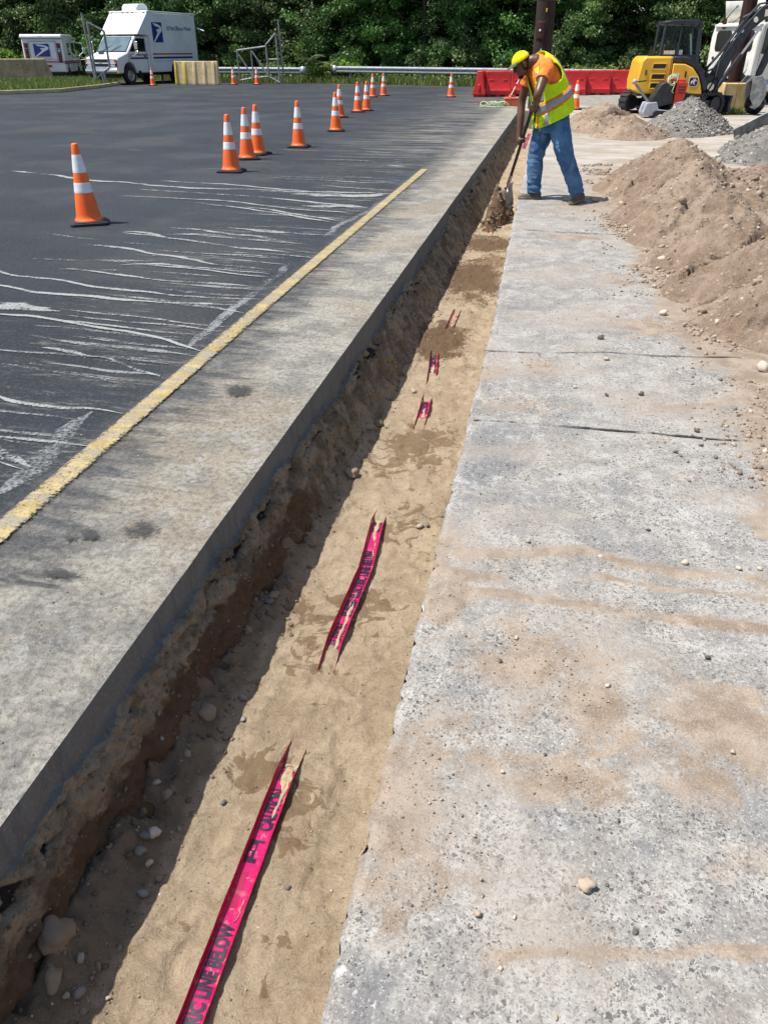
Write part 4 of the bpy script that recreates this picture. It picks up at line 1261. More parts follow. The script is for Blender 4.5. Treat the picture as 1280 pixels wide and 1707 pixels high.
# rubble along the foot of the left side and lumps still stuck in it
r_ = np.random.default_rng(88); P = []; Q = []
while len(P) < 1700:
    y = .6 + 10 * r_.random() ** 1.5; x = r_.uniform(-1.08, -.80) + (.06 if y > 4 else 0)
    if r_.random() < sstep(-.80, -.95, x - (.05 if y > 4 else 0)):
        q = .0025 * 6 ** (r_.random() ** 3.0) * (1 + .05 * y); P.append((x, y, floor_z(x, y) + q * .1)); Q.append(q)
rb = rocks('trench_rubble', P, Q, M['rubble'], None, ROCK1, .8, 90); rb['kind'] = 'stuff'
wv = bpy.data.objects['trench_left_side'].data; co = np.empty(len(wv.vertices) * 3, np.float32); wv.vertices.foreach_get('co', co); co = co.reshape(-1, 3)
k = (co[:, 2] < -.14) & (co[:, 2] > -.45) & (co[:, 1] > .5) & (co[:, 1] < 12); cs = co[k]; idx = r_.integers(0, len(cs), 1200)
Q = .0025 * 5 ** (r_.random(len(idx)) ** 3.0) * (1 + .05 * cs[idx, 1])
wl_ = rocks('embedded_lumps', cs[idx], Q, M['rubble'], None, ROCK1, 1.0, 91); wl_['kind'] = 'stuff'

# ------------------------------------------------------------------ warning tape
ty = np.arange(-.4, 24, .02)
prof = [(-.0345, .026, 1), (-.0335, .014, 1), (-.0315, .006, .9), (-.027, .0015, .35), (-.016, 0, 0), (0, .0008, 0), (.016, 0, 0), (.026, .0015, .35), (.0305, .006, .9), (.0325, .012, 1), (.0335, .018, 1)]
cx = tape_x(ty); cz = FLOOR + tape_dz(ty)
sg = np.gradient(cx, ty)
lift = 1 + .25 * fbm(ty * 2.2, ty * 0, 3, 501)
V = []; A = []
for x, y, z, s, l in zip(cx, ty, cz, sg, lift):
    for (a, b, e) in prof:
        a *= .9
        V.append((x + a, y - s * a, z + b * l + .0015 * math.sin(y * 37 + a * 60))); A.append(e)
tape = mesh_np('warning_tape', V, grid_faces(len(prof), len(ty)), M['tape'], None, True, None, {'side': A})
tag(tape, 'magenta caution tape half buried along the sandy trench floor', 'warning tape')
sm = tape.modifiers.new('thickness', 'SOLIDIFY'); sm.thickness = .0006; sm.offset = -1
def tape_pt(u, v):
    """u along, v across"""
    y = u; x = float(tape_x(y)); z = FLOOR + float(tape_dz(y))
    a = v
    a *= .9
    b = float(np.interp(a / .9, [p[0] for p in prof], [p[1] for p in prof]))
    l = float(np.interp(y, ty, lift)); s = float(np.interp(y, ty, sg))
    return (x + a, y - s * a, z + b * l + .0015 * math.sin(y * 37 + a * 60) + .0016)
def tape_text(s, u0, u1, height=.044, name='lettering'):
    V, F = text_faces(s, height * 1.38, .0032, 'LEFT', 1.0)
    xs = [v[0] for v in V]; k = (u1 - u0) / (max(xs) - min(xs))
    V = [((v[0] - min(xs)) * k, v[1], 0) for v in V]
    bm = bmesh.new()
    vs = [bm.verts.new(v) for v in V]
    for f in F:
        try: bm.faces.new([vs[i] for i in f])
        except ValueError: pass
    for yv in (-.027, -.018, -.009, 0, .009, .018, .027):
        bmesh.ops.bisect_plane(bm, geom=bm.verts[:] + bm.edges[:] + bm.faces[:], plane_co=(0, yv, 0), plane_no=(0, 1, 0))
    mx = max(v.co.x for v in bm.verts)
    q = .015
    while q < mx:
        bmesh.ops.bisect_plane(bm, geom=bm.verts[:] + bm.edges[:] + bm.faces[:], plane_co=(q, 0, 0), plane_no=(1, 0, 0)); q += .03
    for v in bm.verts:
        v.co = tape_pt(u0 + v.co.x, -v.co.y)
    me = bpy.data.meshes.new(name); bm.to_mesh(me); bm.free()
    me.materials.append(M['black_print'])
    link(bpy.data.objects.new(name, me), tape)
    return u0 + mx
tape_text('CAUTION', .40, .56)
tape_text('BURIED ELECTRIC LINE BELOW', .62, 1.085)
tape_text('CAUTION', 1.375, 1.53); tape_text('CAUTION', 1.56, 1.70)
tape_text('CAUTION', 2.20, 2.36)
tape_text('BURIED ELECTRIC LINE BELOW', 2.41, 2.90)
tape_text('CAUTION', 3.06, 3.2); tape_text('CAUTION', 4.5, 4.68); tape_text('BURIED ELECTRIC LINE BELOW', 5.2, 5.7)
# small print and the emblem block between the words
for k in range(4):
    mb = MB()
    for j in range(26):
        a = 1.13 + j * .0042; h = .0018
        mb.add([tape_pt(a, -.020 + k * .005), tape_pt(a + .003 * (.5 + rs.random()), -.020 + k * .005), tape_pt(a + .003, -.0195 + k * .005 + h), tape_pt(a, -.0195 + k * .005 + h)], [(0, 1, 2, 3)])
    mb.build('small_print', M['stripe_red'], tape)
mb = MB()
def tq(u0, u1, v0, v1, lift=0.0):
    n = 6; V = []
    for i in range(n + 1):
        for j in range(5):
            p = tape_pt(u0 + (u1 - u0) * i / n, v0 + (v1 - v0) * j / 4); V.append((p[0], p[1], p[2] + lift))
    mb.add(V, [tuple(map(int, f)) for f in grid_faces(5, n + 1)])
tq(1.268, 1.335, -.030, -.006); tq(1.335, 1.343, -.030, .014); tq(1.268, 1.282, -.006, .006)
mb.build('emblem', M['black_print'], tape)
mb = MB(); tq(1.286, 1.304, -.025, -.015, .0006); tq(1.308, 1.326, -.020, -.010, .0006)
mb.build('emblem_gap', M['tape'], tape)
# dribbles of sand lying on the tape
mb = MB()
def dribble(u0, u1, v, w, seed):
    n = 34; V = []
    for i in range(n + 1):
        t = i / n; uu = u0 + (u1 - u0) * t
        ww = w * (.25 + .9 * abs(float(fbm(t * 5, seed, 4, seed)))) * min(1, 6 * t + .1, 6 * (1 - t) + .1); vv = v + .012 * float(fbm(t * 3, seed + 4, 3, seed))
        for j in range(5):
            a = max(-.030, min(.030, vv + ww * (j / 2 - 1))); p = tape_pt(uu, a)
            V.append((p[0], p[1], p[2] + (.0022 if 0 < j < 4 else .0002)))
    mb.add(V, [tuple(map(int, f)) for f in grid_faces(5, n + 1)])
dribble(1.42, 1.62, .010, .014, 3); dribble(1.52, 1.72, .004, .03, 5); dribble(1.09, 1.16, .012, .004, 7)
dribble(2.20, 2.50, .004, .018, 9); dribble(2.46, 2.58, -.004, .005, 11); dribble(2.82, 2.98, .012, .005, 13); dribble(2.98, 3.24, .004, .026, 15)
dribble(4.44, 4.58, .0, .02, 19); dribble(5.2, 5.4, .0, .02, 21); dribble(6.3, 6.8, .0, .014, 23); dribble(10.2, 10.5, 0, .02, 25)
sp = mb.build('sand_dribbles', M['sandloose'] if 'sandloose' in M else M.setdefault('sandloose', simple('pale_loose_sand', (.40, .30, .19), .95, var=.2, scale=40, bump=.5, bscale=220)), None, True)
sp['kind'] = 'stuff'
# ------------------------------------------------------------------ traffic cones
def make_cone():
    t = thing('traffic_cone', 'x', 'traffic cone')
    mb = MB()
    h = .185; c = .028
    sq = [(-h + c, -h), (h - c, -h), (h, -h + c), (h, h - c), (h - c, h), (-h + c, h), (-h, h - c), (-h, -h + c)]
    mb.prism(sq, 0, .026, axis='z')
    mb.prism([(x * .86, y * .86) for x, y in sq], .026, .036, axis='z')
    mb.build('base', M['black'], t, None, .006)
    p = [(.140, .034), (.138, .045), (.128, .052), (.119, .075)]
    H = .747
    def rad(z): return .119 + (.030 - .119) * (z - .075) / (H - .075)
    for z in np.linspace(.1, H - .012, 14): p.append((rad(z), z))
    p += [(.027, H - .004), (.022, H), (.017, H - .004), (.017, H - .06)]
    MB().lathe(p, 36, cap=False).build('cone_body', M['cone'], t, 50)
    for a, b in ((.485, .648), (.300, .395)):
        q = [(rad(z) + (.0022 if a + .003 < z < b - .003 else .0006), z) for z in np.linspace(a, b, 9)]
        MB().lathe(q, 36, cap=False).build('reflective_collar', M['collar'], t, True)
    return t
CONES = [(-4.61, 7.58, .52, 'nearest orange cone, standing alone on the dark asphalt, slightly tilted collar'),
         (-4.58, 11.53, .1, 'orange cone at the near end of the close trio on the asphalt'),
         (-4.86, 12.98, .5, 'middle orange cone of the close trio on the asphalt'),
         (-4.91, 13.64, -.2, 'orange cone at the far end of the close trio on the asphalt'),
         (-4.55, 14.84, .05, 'lone orange cone between the trio and the overlapping pair of cones'),
         (-4.68, 18.05, .2, 'front orange cone of the overlapping pair beyond the lone cone'),
         (-5.54, 21.8, .6, 'rear orange cone of the overlapping pair beyond the lone cone'),
         (-5.52, 23.8, .1, 'front orange cone of the second, farther overlapping pair on the lot'),
         (-5.40, 24.4, .4, 'rear orange cone of the second, farther overlapping pair on the lot'),
         (-6.72, 31.45, .3, 'left orange cone of the side-by-side pair far out on the lot'),
         (-6.50, 32.35, .7, 'right orange cone of the side-by-side pair far out on the lot'),
         (-3.91, 32.0, .1, 'orange cone standing just left of the red plastic barriers'),
         (-19.14, 39.2, .2, 'orange cone in front of the white box truck'),
         (-15.82, 41.2, .0, 'orange cone in front of the left end of the broken gate'),
         (-14.69, 41.45, .3, 'orange cone in front of the middle of the broken gate'),
         (.49, 26.05, .1, 'orange cone on the pale concrete behind the worker')]
cone0 = make_cone()
for i, (x, y, a, lab) in enumerate(CONES):
    o = cone0 if i == 0 else copy_tree(cone0)
    o.location = (x, y, .0025); o.rotation_euler = (0, 0, a)
    if i == 0: o.rotation_euler = (.0, -.012, a)
    o['label'] = lab; o['category'] = 'traffic cone'; o['group'] = 'orange traffic cones on the lot'

# ------------------------------------------------------------------ red plastic barriers
def make_red():
    t = thing('plastic_barrier', 'x', 'barrier')
    L = .455
    mb = MB()
    prof = [(-.25, .06), (-.25, .20), (-.19, .29), (-.125, .62), (-.115, .80), (-.09, .83), (.09, .83), (.115, .80), (.125, .62), (.19, .29), (.25, .20), (.25, .06)]
    mb.prism([(b, z) for b, z in prof], -L, L, axis='x')
    for x in (-.33, 0, .33):                                     # feet between the fork slots
        mb.box((x, 0, .032), (.16, .46, .064))
    mb.build('barrier_body', M['red_plastic'], t, None, .02, 3)
    for s in (-1, 1):
        mb = MB()
        for x in (-.26, .26):
            y0 = -.137 * s; mb.prism([(x - .10, .33), (x + .10, .33), (x + .085, .56), (x - .085, .56)], y0 - .018 * s - .0, y0 + .03 * s)
        mb.build('side_panel', M['red_plastic'], t, None, .012)
    mb = MB()
    for x in (-.22, .22): mb.lathe([(.03, .825), (.03, .845), (.0, .845)], 12, M=Matrix.Translation((x, 0, 0)))
    mb.build('filler_cap', M['red_plastic'], t)
    mb = MB(); mb.box((L + .02, 0, .55), (.05, .08, .42)); mb.box((-L - .012, 0, .30), (.04, .08, .2))
    mb.build('connector', M['red_plastic'], t, None, .01)
    mb = MB()
    for x in (-.165, .165): mb.box((x, 0, .035), (.15, .44, .05))
    mb.build('fork_slot', M['under'], t)
    return t
red0 = make_red()
REDS = [(-2.82, 32.75, R(78), 'red plastic barrier turned end-on at the left end of the barrier row'),
        (-2.28, 32.75, R(14), 'red plastic barrier right beside the end-on one, behind the striped stick'),
        (-1.38, 33.35, R(14), 'red plastic barrier behind the worker\'s cap and bent neck'),
        (-.46, 33.85, R(14), 'red plastic barrier hidden behind the worker\'s chest'),
        (.46, 34.3, R(14), 'red plastic barrier behind the orange cone by the worker'),
        (1.38, 34.75, R(14), 'red plastic barrier midway between the worker and the yellow excavator'),
        (2.30, 35.2, R(14), 'red plastic barrier meeting the left side of the yellow excavator'),
        (3.24, 35.65, R(14), 'red plastic barrier mostly hidden behind the excavator cab'),
        (8.9, 37.9, R(14), 'red plastic barrier at the right edge behind the white truck wheel')]
for i, (x, y, a, lab) in enumerate(REDS):
    o = red0 if i == 0 else copy_tree(red0)
    o.location = (x, y, .003); o.rotation_euler = (0, 0, a); o['label'] = lab; o['category'] = 'barrier'; o['group'] = 'red plastic barriers'

# yellow road barrier
t = thing('road_barrier', 'faded yellow ribbed road barrier beside the white box truck', 'barrier', (-17.5, 40.9, 0), R(11))
mb = MB()
mb.prism([(-.30, 0), (-.30, .10), (-.13, .95), (-.13, 1.0), (.13, 1.0), (.13, .95), (.30, .10), (.30, 0)], -1.0, 1.0, axis='x')
mb.build('barrier_body', M['tan_barrier'], t, None, .02)
for k, x in enumerate((-.62, -.14, .34, .80)):
    MB().prism([(-.36, 0), (-.36, .08), (-.17, .97), (-.10, .97), (-.2, 0)], x - .06, x + .06, axis='x').build('rib', M['tan_barrier'] if k else M['yellow_barrier'], t, None, .012)
MB().prism([(-.37, -.0), (-.37, .1), (-.18, 1.01), (.18, 1.01), (.37, .1), (.37, 0)], -1.09, -1.003, axis='x').build('end_plate', M['yellow_barrier'], t, None, .015)
# brown concrete barrier on the grass island
t = thing('concrete_barrier', 'stained brown concrete barrier on the grass island behind which a mail van stands', 'barrier', (-26.5, 42.2, 0), R(222))
mb = MB()
mb.prism([(-.32, 0), (-.32, .12), (-.20, .36), (-.12, 1.05), (-.08, 1.08), (.08, 1.08), (.12, 1.05), (.20, .36), (.32, .12), (.32, 0)], .0, 6.2, axis='x')
mb.v = [(x + (.32 * (1 - z / 1.08) * -1 if x < .01 else 0), y, z) for x, y, z in mb.v]
mb.build('barrier_body', M['jersey'], t, None, .02)
MB().lathe([(.03, -.003), (.03, .0)], 10, axis='y', M=Matrix.Translation((1.4, .168, .82))).build('lifting_hole', M['under'], t)

# ------------------------------------------------------------------ guard rails
def guard_rail(name, label, a, b, z, nposts, end):
    a = Vector((a[0], a[1], 0)); b = Vector((b[0], b[1], 0)); d = b - a; L = d.length
    t = thing(name, label, 'guard rail', a, math.atan2(d.y, d.x), None)
    prof = [(0, -.155), (-.03, -.145), (-.085, -.10), (-.085, -.055), (-.012, -.015), (-.012, .015), (-.085, .055), (-.085, .10), (-.03, .145), (0, .155)]
    back = [(p[0] + .008, p[1]) for p in prof][::-1]
    MB().prism([(y, zz + z) for y, zz in prof + back], 0, L, axis='x').build('rail', M['steel'], t, 25)
    for k in range(nposts):
        x = (k + .35) * L / nposts
        p = MB().box((x, .10, (z + .12) / 2), (.10, .015, z + .12)).box((x, .16, (z + .12) / 2), (.10, .015, z + .12)).box((x, .13, (z + .12) / 2), (.012, .05, z + .12)).box((x, .045, z), (.14, .09, .3)).build('post', M['steel'], t)
    for e in end:
        x = 0 if e == 'a' else L; s = -1 if e == 'a' else 1
        mb = MB(); n = 10
        for q in range(n + 1):
            th = math.pi * q / n * .8
            xx = x + s * (.15 + .16 * math.sin(th)); yy = -.085 + .16 * (1 - math.cos(th))
            mb.v += [(xx, yy, z - .2), (xx, yy, z + .2)]; mb.m += [0] * (1 if q else 0)
            if q: mb.f.append((2 * q - 2, 2 * q, 2 * q + 1, 2 * q - 1))
        mb.v += [(x, -.088, z - .16), (x, -.088, z + .16)]; k = len(mb.v)
        mb.f.append((k - 2, 0, 1, k - 1)); mb.m.append(0)
        o = mb.build('end_terminal', M['steel'], t, True)
        s2 = o.modifiers.new('thickness', 'SOLIDIFY'); s2.thickness = .008
    return t
guard_rail('guard_rail', 'steel guard rail passing behind the broken gate, with a rounded end at its right', (-21.5, 43.6), (-13.1, 43.6), .55, 4, 'b')
guard_rail('guard_rail', 'long steel guard rail left of the utility pole, in front of the trees', (-11.35, 44.4), (2.4, 39.7), .60, 7, 'a')

# ------------------------------------------------------------------ broken barrier gates
def bar(a, b, r, name, t, m=None, n=8):
    MB().tube([a, b], r, n).build(name, m or M['grey_steel'], t, 40)
def P3(o, x, y, z): return (x - o[0], y - o[1], z - o[2])
o = (-13.61, 42.3, 0)
t = thing('swing_gate', 'broken grey metal swing gate leaning by the guard rail behind two cones', 'gate', o)
Y = 42.3
pts = {k: P3(o, *v) for k, v in dict(pt=(-13.73, Y + .1, 2.75), pb=(-13.60, Y + .1, 0), st=(-13.87, Y, 2.16), sb=(-13.79, Y, .05), it=(-14.40, Y, 1.68), ib=(-14.35, Y, .33), lt=(-15.92, Y, 1.45), lb=(-15.90, Y, .15), mt=(-15.20, Y, 1.47), m2=(-15.15, Y, .26), d1=(-15.85, Y - .02, 1.29), d2=(-15.17, Y - .02, .28), e1=(-15.16, Y - .02, 1.43), c1=(-14.31, Y, 1.06), c2=(-13.73, Y, 1.08), itr=(-14.40, Y, 1.62)).items()}
for a, b, r, n in (('pt', 'pb', .045, 'post'), ('st', 'sb', .045, 'stile'), ('it', 'st', .045, 'brace'), ('it', 'ib', .045, 'stile'), ('lt', 'itr', .042, 'top_rail'), ('lt', 'lb', .042, 'stile'), ('lb', 'm2', .042, 'bottom_rail'), ('m2', 'ib', .04, 'bottom_rail'), ('mt', 'm2', .04, 'stile'), ('d1', 'd2', .038, 'brace'), ('e1', 'ib', .042, 'brace'), ('c1', 'c2', .036, 'brace'), ('ib', 'sb', .042, 'brace')):
    bar(pts[a], pts[b], r, n, t)
o = (-21.4, 38.0, 0)
t = thing('swing_gate', 'bent grey metal gate frame standing on the grass island in front of the box truck', 'gate', o)
q = [((-21.63, 38.1, 2.93), (-21.50, 38.1, .1), .05, 'post'), ((-21.36, 38, 2.54), (-21.38, 38, .31), .05, 'stile'), ((-21.36, 38, 2.54), (-20.77, 38.3, 2.21), .05, 'top_rail'), ((-20.77, 38.3, 2.21), (-20.77, 38.3, .77), .05, 'stile'), ((-20.77, 38.3, .77), (-21.38, 38, .31), .05, 'bottom_rail'), ((-21.08, 38, .5), (-20.98, 38, .06), .045, 'post'), ((-20.95, 38, .6), (-20.88, 38, .06), .04, 'post')]
for a, b, r, n in q: bar(P3(o, *a), P3(o, *b), r, n, t)
MB().box((.42, .12, 1.35), (.25, .06, .12)).build('latch', M['grey_steel'], t)

# ------------------------------------------------------------------ poles
t = thing('utility_pole', 'thick dark wooden utility pole rising behind the worker', 'utility pole', (-.62, 26.4, 0))
MB().tube([(0, 0, 0), (0, 0, 3), (0, 0, 7), (0, 0, 12)], [.275, .262, .235, .20], 28).build('shaft', M['pole'], t, 50)
def plate(cx, cz, w, h, m, name, t, r=.268, ang=-.25):
    mb = MB(); n = 10; V = []
    for i in range(n + 1):
        a = -math.pi / 2 + ang + (i / n - .5) * w / r
        for j in range(9):
            zz = cz + h * (j / 8 - .5); k = 1.0
            V.append((math.cos(a) * (r + .006), math.sin(a) * (r + .006), zz))
    mb.add(V, [tuple(map(int, f)) for f in grid_faces(9, n + 1)])
    ob = mb.build(name, m, t, True); s = ob.modifiers.new('thickness', 'SOLIDIFY'); s.thickness = .012; s.offset = 1
plate(0, 1.98, .22, .46, M['rust'], 'inspection_plate', t, .266, -.30)
plate(0, 1.98, .045, .045, M['white'], 'tag', t, .279, -.36)
plate(0, 1.50, .022, .06, M['white'], 'tag', t, .269, -.1)
plate(0, 2.46, .035, .085, M['yellow'], 'tag', t, .265, .12)
plate(0, 1.30, .15, .26, M['rust'], 'inspection_plate', t, .268, -.05)
MB().lathe([(.268, 2.70), (.274, 2.705), (.274, 2.745), (.266, 2.75)], 28, cap=False).build('strap', M['grey_steel'], t, True)

t = thing('steel_post', 'rusty brown steel post on a yellow-stained concrete block', 'post', (4.66, 25.6, 0), R(8))
MB().prism([(-.33, -.3), (.33, -.3), (.33, .3), (-.33, .3)], 0, .74, axis='z').build('footing', M['block'], t, None, .03)
MB().tube([(0, 0, .7), (0, 0, 4.8)], .18, 24).build('shaft', M['rust'], t, 50)
MB().box((0, 0, .755), (.56, .5, .03)).build('base_plate', M['rust'], t, None, .004)
# bin bag
mb = MB(); mb.ball((0, 0, .26), (.27, .25, .27), 26, 18); mb.tube([(0, 0, .42), (-.03, 0, .60), (-.05, 0, .70), (-.04, .0, .78)], [.17, .09, .05, .09], 16)
bag = remesh(mb, 'bin_bag', M['bag'], .02, None, 2, lambda c: .03 * mnoise.noise(c * 6) + .014 * mnoise.noise(c * 15))
bag.location = (5.22, 25.1, .0)
tag(bag, 'knotted black bin bag leaning by the yellow-stained block', 'bin bag')
# steel plate stuck in the gravel
pl = MB().box((0, 0, -.06), (1.3, .04, .26)).build('steel_plate', M['grey_steel'], None, None, .006)
pl.location = (3.80, 16.9, .50); pl.rotation_euler = (R(20), R(-27), R(10))
tag(pl, 'bare grey steel plate edge sticking up out of the gravel pile', 'steel plate')

# ------------------------------------------------------------------ bits at the end of the trench
mb = MB(); pts = []
rr = np.random.default_rng(4)
for k in range(5):
    cxx = -.42 + .17 * k + rr.uniform(-.03, .03); r = .09 + .02 * rr.random()
    pts += [(cxx + r * math.cos(a), .02 * k + .5 * r * math.sin(a), .03 + .07 * (1 + math.sin(a + k)) * .8) for a in np.linspace(0, 2 * math.pi * 1.1, 16)]
mb.tube(pts, .012, 6)
for k in range(4):
    a0 = rr.uniform(0, 6)
    mb.tube([(.10 + .10 * math.cos(a0 + a) * (1 + .2 * k), .1 * math.sin(a0 + a), .03 + .035 * k + .02 * math.sin(3 * a)) for a in np.linspace(0, 6.6, 18)], .012, 6)
mb.tube([(-.5 + x, -.15 + .05 * math.sin(x * 9), .014) for x in np.linspace(0, 1.7, 24)], .012, 6)
rp = mb.build('rope_coil', M['rope'], None, True); rp.location = (-1.85, 26.7, .003)
tag(rp, 'tangled pale green rope lying on the asphalt at the far end of the trench', 'rope')
t = thing('tool_box', 'small faded orange plastic tool box on the asphalt beside the rope', 'tool box', (-1.42, 27.0, .003), R(12))
MB().prism([(-.24, 0), (.24, 0), (.22, .20), (-.20, .20)], -.14, .14).build('tub', M['orange_plastic'], t, None, .02)
MB().box((0, 0, .222), (.46, .31, .04)).box((-.1, 0, .25), (.18, .2, .03)).build('lid', M['orange_plastic'], t, None, .012)
MB().tube([(-.09, 0, .24), (-.09, 0, .31), (.09, 0, .31), (.09, 0, .24)], .014, 8).build('handle', M['orange_plastic'], t, True)
t = thing('marker_stick', 'thin white and orange striped stick leaning out of the orange tool box', 'stick', (-1.60, 27.05, .01))
a = Vector((0, 0, 0)); b = Vector((.50, .25, 1.02))
for k, (u0, u1, m) in enumerate(((0, .52, 'wand_white'), (.52, .58, 'black'), (.58, .70, 'wand_white'), (.70, .74, 'black'), (.74, 1.0, 'wand_orange'))):
    MB().tube([a.lerp(b, u0), a.lerp(b, u1)], .018, 8).build('stick_band', M[m], t, 40)
rd = MB().tube([(0, 0, .012), (.34, .03, .012)], .014, 8).build('red_rod', M['stripe_red'], None, 40); rd.location = (-2.55, 28.3, .003)
tag(rd, 'short dark red rod lying on the asphalt left of the rope', 'rod')
# ------------------------------------------------------------------ vehicles
def put_text(s, size, M4, mat, parent, name='lettering', sx=1.0, bold=.0, depth=.004):
    V, F = text_faces(s, size, bold, 'CENTER', sx)
    return MB().add(V, F, 0, M4 @ Matrix.Translation((0, 0, depth))).build(name, mat, parent)
def arch(cx, r, z0, n=10):
    """bottom edge of a body, notched round a wheel (left to right)"""
    return [(cx - r * math.cos(math.pi * k / n), z0 + max(0, r * math.sin(math.pi * k / n))) for k in range(n + 1)]
def wheel(t, x, y, r, w, name='wheel', hub='hub'):
    wv = thing(name, None, None); wv.parent = t; wv.location = (x, y, r)
    MB().lathe([(r * .62, -w / 2), (r * .93, -w / 2), (r, -w * .36), (r, w * .36), (r * .93, w / 2), (r * .62, w / 2), (r * .60, w * .3), (r * .6, -w * .3)], 28, axis='y').build('tyre', M['black'], wv, 35)
    s = 1 if y > 0 else -1
    MB().lathe([(.0, s * w * .30), (r * .16, s * w * .42), (r * .2, s * w * .30), (r * .5, s * w * .22), (r * .60, s * w * .44), (r * .63, s * w * .46)], 24, axis='y', cap=False).build('rim', M[hub], wv, 35)
    return wv
EAGLE = [(.0, .0), (.13, .0), (.66, .40), (.93, .56), (.97, .70), (.88, .80), (.62, .90), (.12, .97), (.30, .82), (.66, .76), (.78, .70), (.60, .66), (.40, .64), (.52, .50), (.46, .42)]
def emblem(t, M4, w, h):
    e = MB().add([(-w / 2, -h / 2, .004), (w / 2, -h / 2, .004), (w / 2, h / 2, .004), (-w / 2, h / 2, .004)], [(0, 1, 2, 3)], 0, M4).build('emblem', M['usblue'], t)
    MB().add([((x - .5) * w, (y - .5) * h, .008) for x, y in EAGLE], [tuple(range(len(EAGLE)))], 0, M4).build('emblem_bird', M['white'], e)

# --- small mail van seen from behind -------------------------------------
hd = math.atan2(.943, -.334)
t = thing('mail_van', 'small white mail van with a blue bird emblem on its rear door, seen from behind', 'mail van', (-27.0, 43.0, 0), hd)
W = 1.02
body = [(0, .42)] + [(0.02, 1.0), (.06, 1.98), (3.02, 2.0), (3.45, 1.28), (4.28, 1.12), (4.38, .95), (4.38, .42)] + arch(3.55, .40, .42)[::-1] + arch(.92, .40, .42)[::-1]
MB().prism(body, -W, W).build('body', M['white'], t, None, .05)
MB().prism([(-.06, 1.99), (-.05, 2.10), (.05, 2.17), (2.75, 2.17), (3.1, 2.02), (3.0, 1.99)], -W - .03, W + .03).build('roof', M['white'], t, None, .04)
RM = lambda y, z: frame((.035 if z > 1.0 else .01, y, z), (0, -1, 0), (.042, 0, 1))
d = MB().prism([(-.66, 1.02), (.66, 1.02), (.66, 1.84), (-.66, 1.84)], -.004, .03, axis='x').build('rear_door', M['white'], t, None, .01)
d.rotation_euler = (0, R(2.4), 0); d.location = (-.05, 0, .0)
fr = MB()
for a, b in (((-.68, .98), (-.66, 1.86)), ((.66, .98), (.68, 1.86)), ((-.68, 1.84), (.68, 1.87))):
    fr.box((-.012 + .042 * ((a[1] + b[1]) / 2 - 1), (a[0] + b[0]) / 2, (a[1] + b[1]) / 2), (.05, b[0] - a[0], b[1] - a[1]))
fr.build('door_seal', M['grey_print'], t)
EM = frame((-.035, .05, 1.45), (0, -1, 0), (.042, 0, 1)); emblem(t, EM, .78, .58)
put_text('www.usps.com', .15, frame((-.05, .05, 1.08), (0, -1, 0), (.04, 0, 1)), M['grey_print'], t)
for s in (-1, 1):
    for k, (z, m) in enumerate(((1.66, 'tail_red'), (1.42, 'lamp_clear' if s < 0 else 'tail_red'), (1.2, 'tail_red'), (.98, 'tail_red'))):
        MB().lathe([(.075, 0), (.075, .025), (.05, .035)], 14, M=frame((.03 if z > 1 else .0, s * .82, z), (0, -1, 0), (.04, 0, 1))).build('tail_lamp', M[m], t, 40)
        MB().box((.025 if z > 1 else .012, s * .82, z), (.03, .19, .21)).build('lamp_housing', M['darkplastic'], t)
MB().box((-.02, 0, 2.06), (.06, .22, .07)).build('marker_lamp', M['darkplastic'], t)
MB().box((-.03, .05, 1.77), (.02, .38, .07)).build('sticker', M['lightyellow'], t)
MB().box((-.012, -.15, .72), (.02, .32, .10)).build('sticker', M['tail_red'], t)
mb = MB(); mb.box((-.012, 0, .92), (.03, 2 * W - .02, .045)); mb.box((2.0, -W - .003, .93), (4.0, .012, .06)); mb.build('red_stripe', M['stripe_red'], t)
MB().box((2.0, -W - .003, .85), (4.0, .012, .055)).build('blue_stripe', M['usblue'], t)
MB().box((-.06, 0, .40), (.16, 1.9, .14)).build('bumper', M['darkplastic'], t, None, .02)
MB().box((2.2, 0, .36), (4.0, 1.7, .2)).build('chassis', M['under'], t)
MB().prism([(1.15, 1.22), (1.9, 1.24), (1.9, 1.78), (1.18, 1.78)], -W - .006, -W + .02).build('side_window', M['glass_dark'], t)
MB().prism([(2.25, 1.2), (3.15, 1.22), (2.95, 1.78), (2.25, 1.80)], -W - .006, -W + .02).build('side_window', M['glass_dark'], t)
MB().prism([(2.18, .5), (2.20, .5), (2.20, 1.9), (2.18, 1.9)], -W - .008, -W).build('door_gap', M['darkplastic'], t)
MB().add([(3.03, -.85, 1.95), (3.03, .85, 1.95), (3.40, .85, 1.33), (3.40, -.85, 1.33)], [(0, 1, 2, 3)], 0, Matrix.Translation((.02, 0, .01))).build('windscreen', M['windshield'], t)
for x, y in ((.92, -W + .11), (.92, W - .11), (3.55, -W + .11), (3.55, W - .11)): wheel(t, x, y, .33, .2)
mb = MB(); mb.tube([(3.2, -W, 1.85), (3.5, -W - .35, 1.75), (3.6, -W - .42, 1.4), (3.5, -W - .1, 1.15)], .02, 8); mb.tube([(3.3, -W, 1.2), (3.9, -W - .45, 1.0), (4.3, -W + .2, .95)], .018, 8); mb.build('mirror_arm', M['white'], t)
MB().box((3.55, -W - .42, 1.42), (.08, .16, .28)).build('mirror', M['white'], t, None, .02)
MB().box((3.3, W + .38, 1.75), (.08, .16, .26)).tube([(3.0, W, 1.9), (3.3, W + .38, 1.85)], .02, 8).build('mirror', M['white'], t)

